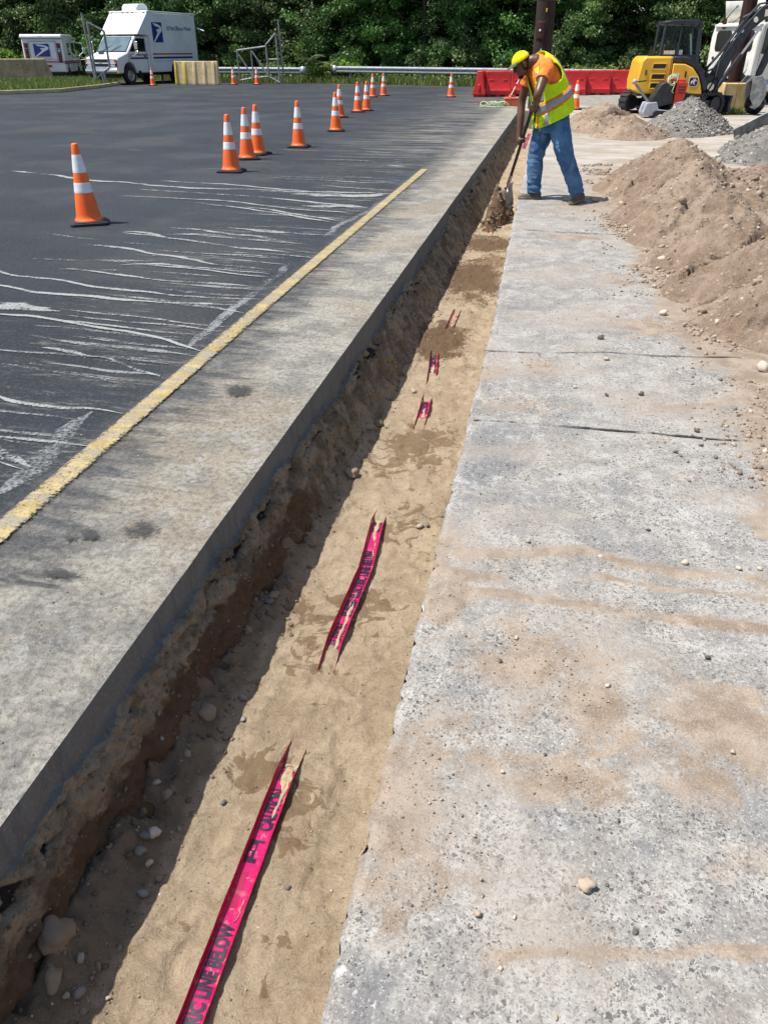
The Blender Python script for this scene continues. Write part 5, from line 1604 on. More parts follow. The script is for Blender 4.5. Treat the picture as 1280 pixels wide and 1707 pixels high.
# --- white box truck --------------------------------------------------------
hd = math.atan2(-.972, -.235)
fx, fy = -21.66, 40.42                                              # front axle centre
t = thing('box_truck', 'white box truck with sloped nose, blue bird emblem and roof air unit', 'box truck', (fx, fy, 0), hd)
W = .99
cab = [(-1.75, .48), (-1.75, 2.05), (-.62, 2.05), (.06, 1.36), (.78, 1.16), (.86, 1.05), (.88, .50)] + arch(0, .47, .48)[::-1]
MB().prism(cab, -W, W).build('cab', M['white'], t, None, .06)
B = 1.17
box = [(-5.3, .50), (-5.3, 3.02), (-1.55, 3.06), (-.62, 2.12), (-1.5, 2.10), (-1.5, .50)] + arch(-3.45, .50, .50)[::-1]
MB().prism(box, -B, B).build('cargo_box', M['white'], t, None, .03)
MB().prism([(-5.32, 3.02), (-5.32, 3.09), (-1.55, 3.12), (-1.52, 3.06)], -B - .02, B + .02).build('roof_edge', M['white'], t, None, .015)
MB().prism([(-2.55, 3.1), (-2.5, 3.36), (-2.3, 3.44), (-1.85, 3.42), (-1.7, 3.30), (-1.66, 3.1)], -.48, .48).build('air_unit', M['white'], t, None, .05)
def on_cab(p, y): return p
MB().add([(-.56, -.86, 2.0), (-.56, .86, 2.0), (.02, .90, 1.40), (.02, -.90, 1.40)], [(0, 1, 2, 3)], 0, Matrix.Translation((.014, 0, .014))).build('windscreen', M['windshield'], t)
mb = MB(); mb.tube([(-.57, -.86, 2.0), (-.57, .86, 2.0), (.03, .90, 1.39), (.03, -.90, 1.39), (-.57, -.86, 2.0)], .022, 6, M=Matrix.Translation((.012, 0, .012))); mb.build('windscreen_seal', M['darkplastic'], t)
mb = MB(); mb.tube([(.06, -.05, 1.42), (-.2, .5, 1.66)], .012, 6); mb.tube([(.06, -.6, 1.42), (-.2, -.1, 1.66)], .012, 6); mb.build('wiper', M['darkplastic'], t)
MB().box((.885, 0, .92), (.03, 1.9, .36)).build('grille', M['darkplastic'], t, None, .01)
mb = MB(); mb.box((.915, 0, .92), (.03, 1.84, .045)); mb.box((.905, 0, 1.09), (.03, 1.9, .025)); mb.box((.905, 0, .755), (.03, 1.9, .025)); mb.build('grille_bar', M['white'], t)
MB().prism([(-.13, -.02), (.13, -.02), (.09, .045), (-.09, .045)], .915, .935, axis='x', M=Matrix.Translation((0, 0, .91))).build('bow_tie_badge', M['chrome'], t)
for s in (-1, 1):
    MB().box((.895, s * .72, 1.0), (.05, .26, .12)).build('headlamp', M['lamp_clear'], t, None, .01)
    MB().box((.895, s * .72, .84), (.05, .26, .12)).build('headlamp', M['lamp_clear'], t, None, .01)
    MB().box((.88, s * .915, 1.0), (.06, .11, .13)).build('indicator', M['amber'], t, None, .01)
    MB().box((.88, s * .915, .84), (.06, .11, .13)).build('indicator', M['tail_red'], t, None, .01)
MB().prism([(.82, .48), (.82, .68), (.98, .69), (1.0, .58), (.96, .48)], -W, W).build('bumper', M['chrome'], t, None, .02)
MB().box((-2.2, 0, .45), (5.6, 1.5, .16)).build('chassis', M['under'], t)
MB().box((.7, 0, .40), (.3, 1.7, .18)).build('air_dam', M['under'], t)
for s in (-1, 1):
    MB().prism([(-1.28, 1.40), (-.06, 1.40), (-.50, 1.88), (-.7, 1.96), (-1.28, 1.96)], s * W - .012 + .014 * s, s * W + .012 + .004 * s).build('side_window', M['glass_dark'], t)
    MB().prism([(-1.36, .56), (-1.345, .56), (-1.345, 1.95), (-1.36, 1.95)], s * (W + .004) - .004, s * (W + .004) + .004).build('door_gap', M['darkplastic'], t)
    MB().prism([(.0, 1.0), (.015, 1.0), (.015, 1.34), (.0, 1.34)], s * (W + .004) - .004, s * (W + .004) + .004).build('door_gap', M['darkplastic'], t)
    MB().box((-1.2, s * (W + .01), 1.2), (.14, .03, .05)).build('door_handle', M['darkplastic'], t)
    mb = MB(); mb.tube([(-.35, s * W, 1.9), (-.2, s * (W + .34), 1.88), (-.15, s * (W + .40), 1.55), (-.2, s * (W + .34), 1.28), (-.1, s * W, 1.2)], .016, 8); mb.build('mirror_arm', M['chrome'], t)
    MB().box((-.16, s * (W + .40), 1.66), (.07, .2, .34)).box((-.16, s * (W + .40), 1.36), (.07, .2, .16)).build('mirror', M['chrome'], t, None, .02)
    for x0, x1, z, m, w in ((-1.42, -.10, 1.26, 'stripe_red', .05), (-1.42, -.10, 1.12, 'usblue', .075)):
        MB().box(((x0 + x1) / 2, s * (W + .004), z), (x1 - x0, .008, w)).build('red_stripe' if m == 'stripe_red' else 'blue_stripe', M[m], t)
    for z, m, w in ((1.29, 'stripe_red', .06), (1.13, 'usblue', .085)):
        MB().box((-3.2, s * (B + .004), z), (3.2, .008, w)).build('red_stripe' if m == 'stripe_red' else 'blue_stripe', M[m], t)
    MB().box((-3.4, s * (B + .005), .98), (3.6, .01, .02)).build('skirt_line', M['grey_print'], t)
    wheel(t, 0, s * (W - .12), .40, .24); wheel(t, -3.45, s * (B - .16), .40, .30)
    MB().box((-.60, s * (W + .0), .42), (.04, .26, .34)).build('mud_flap', M['black'], t)
emblem(t, frame((-2.15, B + .002, 2.22), (-1, 0, 0), (0, 0, 1)), .78, .86)
put_text('US Post Office on Wheels', .26, frame((-3.9, B + .002, 2.40), (-1, 0, 0), (0, 0, 1)), M['usblue'], t, sx=.72, bold=.004)
NF = frame((-1.28, 0, 2.79), (0, 1, 0), (-.93, 0, .94))
put_text('US Post Office on Wheels', .20, NF, M['faint_print'], t, sx=.9)
put_text('POSTAL SERVICE', .10, frame((-.80, 0, 2.31), (0, 1, 0), (-.93, 0, .94)), M['faint_print'], t)
for y in (-1.0, -.3, 0, .3, 1.0): MB().box((-1.52, y, 3.03), (.05, .10, .04)).build('marker_lamp', M['amber'], t)
MB().tube([(-5.32, B + .1, 2.45), (-5.36, B + .5, 2.32)], .03, 8).build('rear_arm', M['white'], t)

# --- yellow mini excavator ---------------------------------------------------
ex = thing('mini_excavator', 'yellow mini excavator with a dark cab and raised boom, parked on the concrete', 'excavator', (2.98, 24.75, 0), R(5))
ex.scale = (.885, .885, .93)
# undercarriage, turned
UA = R(24)
UM = Matrix.Rotation(UA, 4, 'Z')
for s in (-1, 1):
    tr = thing('track', None, None); tr.parent = ex; tr.matrix_parent_inverse = Matrix.Identity(4); tr.rotation_euler = (0, 0, UA)
    o_ = [(.95 * 1 * math.cos(a) * .27 + (.95 if math.cos(a) >= 0 else -.95), .29 + .285 * math.sin(a)) for a in np.linspace(-math.pi / 2, 1.5 * math.pi, 30)[:-1]]
    i_ = [(x * .93, .29 + (z - .29) * .80) for x, z in o_]
    n = len(o_); y0, y1 = s * .76 - .21, s * .76 + .21
    V = [(x, y, z) for y in (y0, y1) for x, z in o_] + [(x, y, z) for y in (y0, y1) for x, z in i_]
    F = []
    for k in range(n):
        q = (k + 1) % n
        F += [(k, q, n + q, n + k), (2 * n + k, 3 * n + k, 3 * n + q, 2 * n + q), (k, 2 * n + k, 2 * n + q, q), (n + k, n + q, 3 * n + q, 3 * n + k)]
    MB().add(V, F).build('rubber_belt', M['black'], tr, 35)
    mb = MB()
    P = [Vector((x, 0, z)) for x, z in o_]; L = [0]
    for k in range(n): L.append(L[-1] + (P[(k + 1) % n] - P[k]).length)
    for k in range(44):
        q = L[-1] * k / 44; j = max(i for i in range(n) if L[i] <= q); f = (q - L[j]) / (L[j + 1] - L[j]); a_ = P[j]; b_ = P[(j + 1) % n]
        c_ = a_.lerp(b_, f); d_ = (b_ - a_).normalized(); nn = Vector((d_.z, 0, -d_.x))
        mb.box((0, 0, 0), (.055, .40, .03), 0, frame((c_.x + nn.x * .012, s * .76, c_.z + nn.z * .012), d_, (0, 1, 0)))
    mb.build('lug', M['black'], tr)
    mb = MB()
    for x in (-.95, .95): mb.lathe([(.0, -.16), (.19, -.16), (.19, .16), (0, .16)], 20, axis='y', M=Matrix.Translation((x, s * .76, .29)))
    for x in (-.5, 0, .5): mb.lathe([(0, -.15), (.10, -.15), (.10, .15), (0, .15)], 14, axis='y', M=Matrix.Translation((x, s * .76, .17)))
    mb.box((0, s * .76, .30), (1.7, .22, .18)); mb.build('track_frame', M['navy_steel'], tr)
MB().box((0, 0, .38), (1.3, 1.2, .22), 0, UM).lathe([(.45, .44), (.45, .60)], 28).build('undercarriage', M['navy_steel'], ex)
bl = MB(); bl.prism([(1.40, .08), (1.52, .06), (1.46, .28), (1.50, .50), (1.42, .50), (1.38, .28)], -.95, .95, M=UM); bl.prism([(.5, .26), (1.42, .2), (1.42, .3), (.5, .38)], -.5, -.36, M=UM); bl.prism([(.5, .26), (1.42, .2), (1.42, .3), (.5, .38)], .36, .5, M=UM)
bl.build('dozer_blade', M['navy_steel'], ex, None, .01)
# house
side = [(-1.22, .62), (-1.26, .80), (-1.20, 1.38), (-1.12, 1.46), (-.38, 1.46), (-.38, .60), (-1.2, .56)]
ho = MB(); ho.prism([(-1.24, .64), (-1.26, .86), (-1.19, 1.36), (-1.08, 1.47), (-.30, 1.47), (-.30, .56), (-1.18, .56)], -.90, .90); ho.build('engine_cover', M['yellow'], ex, None, .05)
pan = [(-.29, .56), (-.29, 1.30), (.05, 1.29), (.28, 1.20), (.48, 1.0), (.60, .76), (.66, .56)]
MB().prism(pan, -.92, .92).build('side_panel', M['yellow'], ex, None, .03)
cowl = [(-.29, 1.31), (-.29, 1.47), (.06, 1.47), (.34, 1.40), (.58, 1.18), (.74, .86), (.77, .66), (.67, .66), (.61, .80), (.49, 1.03), (.29, 1.22), (.05, 1.31)]
MB().prism(cowl, -.90, .90).build('cowl', M['navy_steel'], ex, None, .03)
MB().prism([(-1.2, .50), (.75, .50), (.75, .57), (-1.2, .57)], -.85, .85).build('deck', M['navy_steel'], ex)
mb = MB()
for z in (1.23, .98, .76): mb.prism([(-.83 - .02, z - .055), (-.50, z - .055), (-.49, z + .055), (-.83, z + .055)], -.908, -.88)
mb.build('vent_slot', M['darkplastic'], ex, None, .01)
for z in (1.23, .98, .76):
    f = MB(); f.tube([(-.87, -.905, z - .07), (-.48, -.905, z - .07), (-.47, -.905, z + .07), (-.86, -.905, z + .07), (-.87, -.905, z - .07)], .012, 6); f.build('vent_rim', M['yellow'], ex)
MB().box((-1.03, -.905, 1.08), (.035, .03, .13)).build('latch', M['darkplastic'], ex)
MB().box((.10, -.925, 1.04), (.04, .03, .15)).build('latch', M['rust'], ex)
MB().box((-.19, -.922, 1.0), (.22, .01, .12)).build('sticker', M['lightyellow'], ex)
MB().prism([(-.36, .56), (-.345, .56), (-.345, 1.44), (-.36, 1.44)], -.907, -.89).build('panel_gap', M['darkplastic'], ex)
def rrect(cx, cz, w, h, r, n=5):
    o = []
    for sx, sz, a0 in ((1, -1, -90), (1, 1, 0), (-1, 1, 90), (-1, -1, 180)):
        for k in range(n + 1):
            a = R(a0 + 90 * k / n); o.append((cx + sx * (w / 2 - r) + r * math.cos(a), cz + sz * (h / 2 - r) + r * math.sin(a)))
    return o
bd = MB().prism(rrect(.36, .86, .27, .25, .07), -.928, -.915).build('badge', M['lightyellow'], ex)
MB().prism(rrect(.36, .86, .235, .215, .06), -.931, -.92).build('badge_field', M['black_print'], bd)
DEER = [(-.08, -.055), (-.045, -.06), (-.035, -.015), (-.01, -.02), (.015, -.06), (.055, -.075), (.05, -.055), (.03, -.045), (.03, -.005), (.05, .02), (.085, .015), (.09, .03), (.06, .05), (.045, .075), (.03, .09), (.03, .05), (.0, .075), (-.03, .085), (-.01, .06), (.005, .035), (-.04, .03), (-.075, .01), (-.075, -.02), (-.06, -.03)]
MB().prism([(.36 + x, .86 + z) for x, z in DEER], -.934, -.925).build('badge_deer', M['lightyellow'], bd)
# cab
cb = thing('operator_cab', None, None); cb.parent = ex; cb.location = (-.10, 0, 0); cb.scale = (.92, 1, 1)
def cabbar(a, b, w=.075): MB().tube([a, b], w / 2 * 1.3, 4).build('pillar', M['navy_steel'], cb)
CY0, CY1 = -.62, .42
for y in (CY0, CY1):
    cabbar((-.60, y, 1.40), (-.56, y, 2.24)); cabbar((-.08, y, 1.40), (-.06, y, 2.24), .05); cabbar((.60, y, 1.05), (.48, y, 2.24), .10)
    MB().box((0.02, y, 1.47), (1.16, .05, .07)).build('sill', M['navy_steel'], cb)
MB().prism([(-.62, 2.22), (-.60, 2.30), (-.3, 2.33), (.42, 2.33), (.56, 2.27), (.54, 2.20)], CY0 - .04, CY1 + .04).build('roof', M['navy_steel'], cb, None, .03)
def glass_mat():
    t_ = NT('clear_cab_glass')
    return t_.done(t_.n('ShaderNodeMixShader', {0: .12, 1: t_.n('ShaderNodeBsdfTransparent', {'Color': (.90, .97, .95)}).outputs[0], 2: t_.bsdf((.05, .07, .075), .05)}).outputs[0])
M['cabglass'] = glass_mat()
for y in (CY0 + .012, CY1 - .022):
    for q in ([(-.55, 1.50), (-.11, 1.50), (-.10, 2.2), (-.53, 2.2)], [(-.05, 1.50), (.52, 1.50), (.45, 2.2), (-.04, 2.2)]): MB().prism(q, y, y + .01).build('window', M['cabglass'], cb)
MB().prism([(-.4, 1.1), (.05, 1.1), (.05, 1.32), (-.25, 1.34), (-.34, 1.75), (-.46, 1.75)], -.3, .15).build('driver_seat', M['darkplastic'], cb, None, .03)
MB().box((-.33, CY0 + .004, 1.56), (.34, .012, .09)).build('sticker', M['wand_white'], cb)
MB().box((.02, CY0 + .004, 1.56), (.11, .012, .12)).build('sticker', M['wand_white'], cb)
MB().tube([(.50, -.3, 1.2), (.32, -.25, 2.0)], .03, 6).build('control_lever', M['lightyellow'], cb)
MB().add([(-.95, -.5, 1.47), (-.75, -.5, 1.47), (-.9, -.5, 1.75)], [(0, 1, 2)]).build('mirror', M['darkplastic'], cb)
# boom, arm, bucket
def sweep2d(poly, y0, y1, name, m, parent, bev=.015): return MB().prism(poly, y0, y1).build(name, m, parent, None, bev)
MB().prism([(.68, .50), (1.2, .46), (1.28, .62), (1.12, 1.0), (.9, 1.02), (.74, .8)], -.30, .06).build('swing_bracket', M['navy_steel'], ex, None, .02)
MB().lathe([(.10, -.34), (.10, .10)], 16, axis='y', M=Matrix.Translation((1.02, 0, .72))).build('pivot_pin', M['chrome'], ex)
boom = [(.92, .70), (1.08, .62), (1.22, .72), (1.56, 1.54), (1.90, 2.10), (2.26, 2.39), (2.95, 2.42), (3.0, 2.62), (2.5, 2.72), (2.05, 2.64), (1.70, 2.24), (1.28, 1.58), (.98, 1.0)]
bo = sweep2d(boom, -.26, .02, 'boom', M['navy_steel'], ex)
mb = MB()
for dy in (-.20, -.12, -.04):
    mb.tube([(.80, dy, .85), (.88, dy, 1.2), (1.15, dy, 1.52), (1.62, dy, 2.27), (2.0, dy, 2.70), (2.6, dy, 2.78)], .022, 8)
mb.tube([(.6, -.3, .75), (.72, -.36, 1.05), (.98, -.30, 1.16), (1.2, -.28, .9)], .03, 8); mb.tube([(.9, -.33, .5), (1.1, -.36, .9), (1.15, -.30, 1.4)], .022, 8)
mb.build('hose', M['black'], bo, True)
cy = MB(); cy.tube([(1.15, -.30, .60), (1.72, -.30, 1.52)], .065, 14); cy.build('cylinder', M['navy_steel'], ex, 40)
MB().tube([(1.72, -.30, 1.52), (2.16, -.30, 2.23)], .036, 12).build('piston_rod', M['chrome'], ex, 40)
MB().tube([(1.62, -.12, 2.36), (2.9, -.12, 2.95)], .06, 12).build('cylinder', M['navy_steel'], ex, 40)
for (x, z) in ((1.05, 1.28), (1.42, 1.86), (1.08, .98), (1.62, 2.05)): MB().tube([(x, -.275, z - .02), (x + .04, -.275, z + .04)], .02, 8).build('hose_clamp', M['chrome'], bo)
sh = [(1.9 + x * .8, 2.28 + z * .8) for x, z in ((0, 0), (.10, -.02), (.14, .05), (.10, .13), (.04, .16), (-.03, .10))]
MB().prism(sh, -.268, -.262).build('emblem', M['wand_white'], bo)
MB().prism([(2.16, 2.40), (2.28, 2.42), (2.26, 2.58), (2.15, 2.56)], -.268, -.262).build('emblem', M['wand_white'], bo)
arm = [(2.86, 2.70), (3.02, 2.85), (3.14, 2.74), (3.0, 2.2), (2.62, 1.02), (2.48, .98), (2.50, 1.15), (2.80, 2.3)]
sweep2d([(x - .16, z) for x, z in arm], -.22, -.02, 'dipper_arm', M['navy_steel'], ex)
bk = [(2.36, .98), (2.62, 1.02), (2.78, .85), (2.84, .55), (2.74, .30), (2.60, .18), (2.52, .22), (2.66, .36), (2.74, .55), (2.70, .80), (2.56, .92)]
bk = [(x - .20, z - .02) for x, z in bk]; side_ = [(x - .20, z - .02) for x, z in [(2.36, .98), (2.62, 1.02), (2.78, .85), (2.84, .55), (2.74, .30), (2.60, .18), (2.40, .45)]]
bu = MB(); bu.prism(bk, -.42, .20); bu.prism(side_, -.43, -.40); bu.prism(side_, .18, .21)
b_ = bu.build('bucket', M['grey_steel'], ex, None, .008)
for k in range(5): MB().prism([(2.16, 1.00), (2.20, .91), (2.02, .82)], -.40 + .145 * k, -.32 + .145 * k).build('tooth', M['grey_steel'], b_)

# --- small red and grey tracked machine -----------------------------------------
mm = thing('walk_behind_digger', 'small red and grey tracked walk-behind machine in front of the excavator', 'walk-behind machine', (2.66, 23.45, 0), R(8))
mm.scale = (.84, .84, .84)
MB().prism([(-.62, .06), (-.66, .16), (-.58, .42), (-.28, .44), (-.20, .24), (.20, .20), (.26, .44), (.50, .46), (.56, .20), (.50, .06), (.30, .06), (.18, .14), (-.26, .14), (-.34, .06)], -.32, .32).build('chassis', M['grey_paint'], mm, None, .025)
for s in (-1, 1):
    tr = MB(); o_ = [(math.cos(a) * .10 + (.26 if math.cos(a) >= 0 else -.26), .105 + .10 * math.sin(a)) for a in np.linspace(-math.pi / 2, 1.5 * math.pi, 24)[:-1]]
    tr.prism(o_, s * .27 - .1, s * .27 + .1); tr.build('track', M['black'], mm, 35)
MB().prism([(-.48, .42), (-.22, .92), (-.05, .98), (.18, .98), (.22, .40), (-.2, .30)], -.26, .26).build('shroud', M['darkplastic'], mm, None, .03)
MB().prism([(-.12, .44), (.12, .44), (.16, .86), (-.02, .88)], -.275, -.255).build('shroud_panel', M['navy_steel'], mm, None, .01)
MB().prism([(.22, .34), (.22, .98), (.52, .98), (.56, .90), (.50, .44), (.40, .36)], -.30, .30).build('engine_hood', M['red_paint'], mm, None, .03)
MB().prism([(-.02, .97), (.02, 1.05), (.48, 1.04), (.50, .97)], -.27, .27).build('top_cover', M['red_paint'], mm, None, .02)
mb = MB()
for z in (.84, .76, .68): mb.box((.40, -.305, z), (.2, .02, .025))
mb.build('vent_slot', M['darkplastic'], mm)
hb = MB(); hb.tube([(-.42, -.1, .36), (-.98, -.1, .93)], .038, 10); hb.build('handle_bar', M['grey_steel'], mm, 40)
MB().ball((-.99, -.1, .97), .075, 14, 10).build('grip', M['grey_paint'], mm, True)
MB().tube([(-1.06, -.1, .93), (-.9, -.12, .97), (-.66, -.16, 1.0)], .018, 8).build('lever', M['darkplastic'], mm, True)
mb = MB()
for k in range(5):
    a0 = k * 1.3
    mb.tube([(.08 + .13 * math.cos(a0 + a) , -.28 + .05 * math.sin(2 * a), .98 + .10 * math.sin(a0 + a) + .02 * k) for a in np.linspace(0, 5.5, 14)], .013, 6)
mb.tube([(.12, -.31, 1.0), (.14, -.33, .85), (.10, -.33, .72), (.16, -.33, .68)], .012, 6)
st = mb.build('strap', M['rope'], mm, True)

# --- white day-cab truck ------------------------------------------------------
tk = thing('tractor_truck', 'white day-cab truck parked behind the excavator, its cab back and roof fairing facing us', 'truck', (5.15, 29.6, 0), R(50))
tk.scale = (.75, .75, .90)
cabp = [(0, .75), (0, 2.05), (.12, 2.40), (.30, 2.47), (1.25, 2.47), (1.75, 1.62), (1.78, .75)]
MB().prism(cabp, -1.08, 1.08).build('cab', M['cream'], tk, None, .07)
hood = [(1.76, .70), (1.76, 1.55), (2.3, 1.50), (2.9, 1.30), (3.12, 1.02), (3.14, .70)] + arch(2.45, .56, .70)[::-1]
MB().prism(hood, -1.0, 1.0).build('hood', M['white'], tk, None, .08)
for y in (-.50, .50):
    MB().prism(rrect(y, 1.93, .66, .62, .12), -.012, .03, axis='x').build('rear_window', M['glass_dark'], tk)
for y in (-.5, .5): MB().prism(rrect(y, 1.22, .62, .5, .15), -.02, .03, axis='x').build('back_panel', M['cream'], tk, None, .015)
MB().prism([(.35, 1.55), (1.62, 1.55), (1.22, 2.3), (.4, 2.3)], -1.092, -1.06).build('side_window', M['glass_dark'], tk, None, .01)
MB().prism([(.28, .8), (.295, .8), (.295, 2.35), (.28, 2.35)], -1.088, -1.07).build('door_gap', M['darkplastic'], tk)
MB().prism([(2.05, 1.32), (2.62, 1.22), (2.45, 1.20), (2.35, 1.02), (2.25, 1.2)], -1.012, -.99).build('red_star_decal', M['stripe_red'], tk)
MB().prism([(1.70, .72), (1.98, 1.28), (2.06, 1.0), (1.9, .62)], -1.09, -.98).build('red_decal', M['stripe_red'], tk)
fa = MB(); n = 10; V = []
for i in range(n + 1):
    a = i / n; y = -.86 + 1.72 * a; bow = .25 * (1 - (2 * a - 1) ** 2)
    V += [(.55 + bow, y, 2.46), (.25 + bow * .7, y, 3.10)]
for i in range(n): fa.f.append((2 * i, 2 * i + 2, 2 * i + 3, 2 * i + 1)); fa.m.append(0)
fa.v = V; f_ = fa.build('roof_fairing', M['offwhite_panel'], tk, True); sm_ = f_.modifiers.new('thickness', 'SOLIDIFY'); sm_.thickness = .03
mb = MB(); mb.tube([(.1, -.75, 2.45), (.36, -.35, 2.98)], .02, 6); mb.tube([(.1, .75, 2.45), (.36, .35, 2.98)], .02, 6); mb.tube([(.36, -.35, 2.98), (.1, .30, 2.45)], .016, 6); mb.build('fairing_strut', M['darkplastic'], tk)
for y in (-.62, .62): MB().box((.05, y, 2.45), (.12, .12, .3)).build('fairing_bracket', M['rust'], tk, None, .01)
MB().box((.1, 0, 2.38), (.24, 2.0, .08)).build('roof_lip', M['cream'], tk, None, .02)
mb = MB(); mb.tube([(1.6, -1.08, 2.1), (1.7, -1.42, 2.1), (1.7, -1.42, 1.35), (1.6, -1.08, 1.3)], .018, 8); mb.build('mirror_arm', M['darkplastic'], tk)
MB().box((1.7, -1.42, 1.72), (.1, .22, .6)).box((2.2, -1.1, 1.5), (.1, .2, .2)).build('mirror', M['darkplastic'], tk, None, .03)
for y in (-.88, .88): wheel(tk, 2.45, y, .50, .28)
for y in (-.80, .80): wheel(tk, -.55, y, .50, .4)
MB().box((.8, 0, .72), (3.6, .8, .2)).build('chassis', M['under'], tk)
MB().tube([(.3, -.95, .52), (1.5, -.95, .52)], .26, 20).build('fuel_tank', M['chrome'], tk, 40)
mb = MB(); mb.tube([(-.06, .2, 2.0), (-.06, .3, 1.4), (-.1, .5, 1.1)], .014, 6); mb.build('air_hose', M['black'], tk)
MB().lathe([(.05, -.02), (.05, .02), (.02, .02)], 12, axis='x', M=Matrix.Translation((-.01, .82, 1.42))).build('air_coupling', M['darkplastic'], tk)
# ------------------------------------------------------------------ the worker
FA = R(28)
PF = Vector((-math.cos(FA), -math.sin(FA), 0)); PL = Vector((math.sin(FA), -math.cos(FA), 0))
RING = [((-.035, 9.94, .82), .150, .178), ((-.050, 9.94, .98), .155, .172), ((-.095, 9.94, 1.12), .158, .178), ((-.160, 9.94, 1.26), .150, .192), ((-.220, 9.94, 1.365), .125, .198), ((-.268, 9.942, 1.42), .088, .135), ((-.312, 9.94, 1.442), .066, .068)]
_c = np.array([r[0] for r in RING]); _L = np.concatenate([[0], np.cumsum(np.linalg.norm(np.diff(_c, axis=0), axis=1))]); _L /= _L[-1]
def _sm(vals):
    t = np.linspace(-.0, 1, 81); v = np.stack([np.interp(t, _L, vals[:, k]) for k in range(vals.shape[1])], 1)
    for _ in range(10): v[1:-1] = (v[:-2] + 2 * v[1:-1] + v[2:]) / 4
    return t, v
_t, _cv = _sm(_c); _, _ab = _sm(np.array([[r[1], r[2]] for r in RING]))
def torso(u, t, off=0.0, hang=0.0):
    """u: 0 front, +90 deg the person's left; t: 0 hips .. 1 neck"""
    tt = min(max(t, 0), 1)
    c = Vector([np.interp(tt, _t, _cv[:, k]) for k in range(3)]); a, b = (np.interp(tt, _t, _ab[:, k]) for k in range(2))
    d = .02; c2 = Vector([np.interp(min(tt + d, 1), _t, _cv[:, k]) for k in range(3)]); c1 = Vector([np.interp(max(tt - d, 0), _t, _cv[:, k]) for k in range(3)])
    T = (c2 - c1).normalized(); fr = PL.cross(T).normalized()
    if t < 0: c = c + T * (t * .675)
    q = abs(math.cos(u)) ** .85 * (1 if math.cos(u) > 0 else -1); w = abs(math.sin(u)) ** .9 * (1 if math.sin(u) > 0 else -1)
    p = c + fr * (q * (a + off)) + PL * (w * (b + off))
    if hang:
        k = max(0, 1 - max(t, 0) / .55)
        p = p + Vector((0, 0, -1)) * (hang * .110 * math.cos(u) * k) + PF * (hang * .055 * max(0, math.cos(u)) * k) - PF * (hang * .035 * max(0, -math.cos(u)) * k)
    return p
def torso_loft(mb, t0, t1, off, n=40, m=24):
    V = []; F = []
    for j in range(m + 1):
        for k in range(n): V.append(torso(2 * math.pi * k / n, t0 + (t1 - t0) * j / m, off))
    for j in range(m):
        for k in range(n): F.append((j * n + k, j * n + (k + 1) % n, (j + 1) * n + (k + 1) % n, (j + 1) * n + k))
    F += [tuple(range(n))[::-1], tuple(range(m * n, m * n + n))]
    mb.add(V, F)
def curve(pts, n=12):
    pts = [Vector(p) for p in pts]; P = [2 * pts[0] - pts[1]] + pts + [2 * pts[-1] - pts[-2]]; out = []
    for i in range(1, len(P) - 2):
        for k in range(n if i < len(P) - 3 else n + 1):
            t = k / n; a, b, c, d = P[i - 1], P[i], P[i + 1], P[i + 2]
            out.append(.5 * ((2 * b) + (c - a) * t + (2 * a - 5 * b + 4 * c - d) * t * t + (3 * b - a - 3 * c + d) * t ** 3))
    return out
def limb(mb, pts, rad, n=18, k=8):
    c = curve(pts, k); r = np.interp(np.linspace(0, len(rad) - 1, len(c)), range(len(rad)), rad)
    mb.tube(c, [float(x) for x in r], n); mb.ball(c[0], float(r[0]), 14, 8); mb.ball(c[-1], float(r[-1]), 14, 8)

HT = Vector((-.255, 9.74, 1.07)); HB = Vector((-.51, 10.45, .10)); HD = (HB - HT).normalized()
GL = HT + HD * .10; GR = HT + HD * .57
SL, EL = Vector((-.165, 9.735, 1.365)), Vector((-.225, 9.52, 1.12))
SR, ER = Vector((-.345, 10.10, 1.33)), Vector((-.415, 10.17, 1.02))
body = MB()
torso_loft(body, 0, 1, -.022)
# head
HC = Vector((-.438, 9.925, 1.398))
hf = Vector((-.80, -.30, -.52)).normalized(); hu = Vector((-.50, -.12, .85)); hu = (hu - hf * hu.dot(hf)).normalized(); hl = hu.cross(hf).normalized()
HM = Matrix((hf, hl, hu)).transposed().to_4x4(); HM.translation = HC
for c, r in (((-.005, 0, .02), (.098, .076, .105)), ((.028, 0, -.058), (.064, .056, .058)), ((.058, 0, -.098), (.030, .032, .026)), ((.080, 0, .034), (.022, .054, .016)), ((.078, 0, -.060), (.018, .028, .014)), ((.078, .036, -.020), (.018, .02, .02)), ((.078, -.036, -.020), (.018, .02, .02)), ((-.005, .078, -.005), (.024, .011, .036)), ((-.005, -.078, -.005), (.024, .011, .036))):
    body.ball(c, r, 18, 12, 0, HM)
body.tube([(.092, 0, .022), (.108, 0, -.012), (.112, 0, -.024)], [.010, .014, .016], 10, 0, HM); body.ball((.106, 0, -.028), (.014, .021, .011), 12, 8, 0, HM)
limb(body, [Vector((-.285, 9.942, 1.425)), Vector((-.34, 9.938, 1.428)), HM @ Vector((-.03, 0, -.03))], [.070, .058, .055])
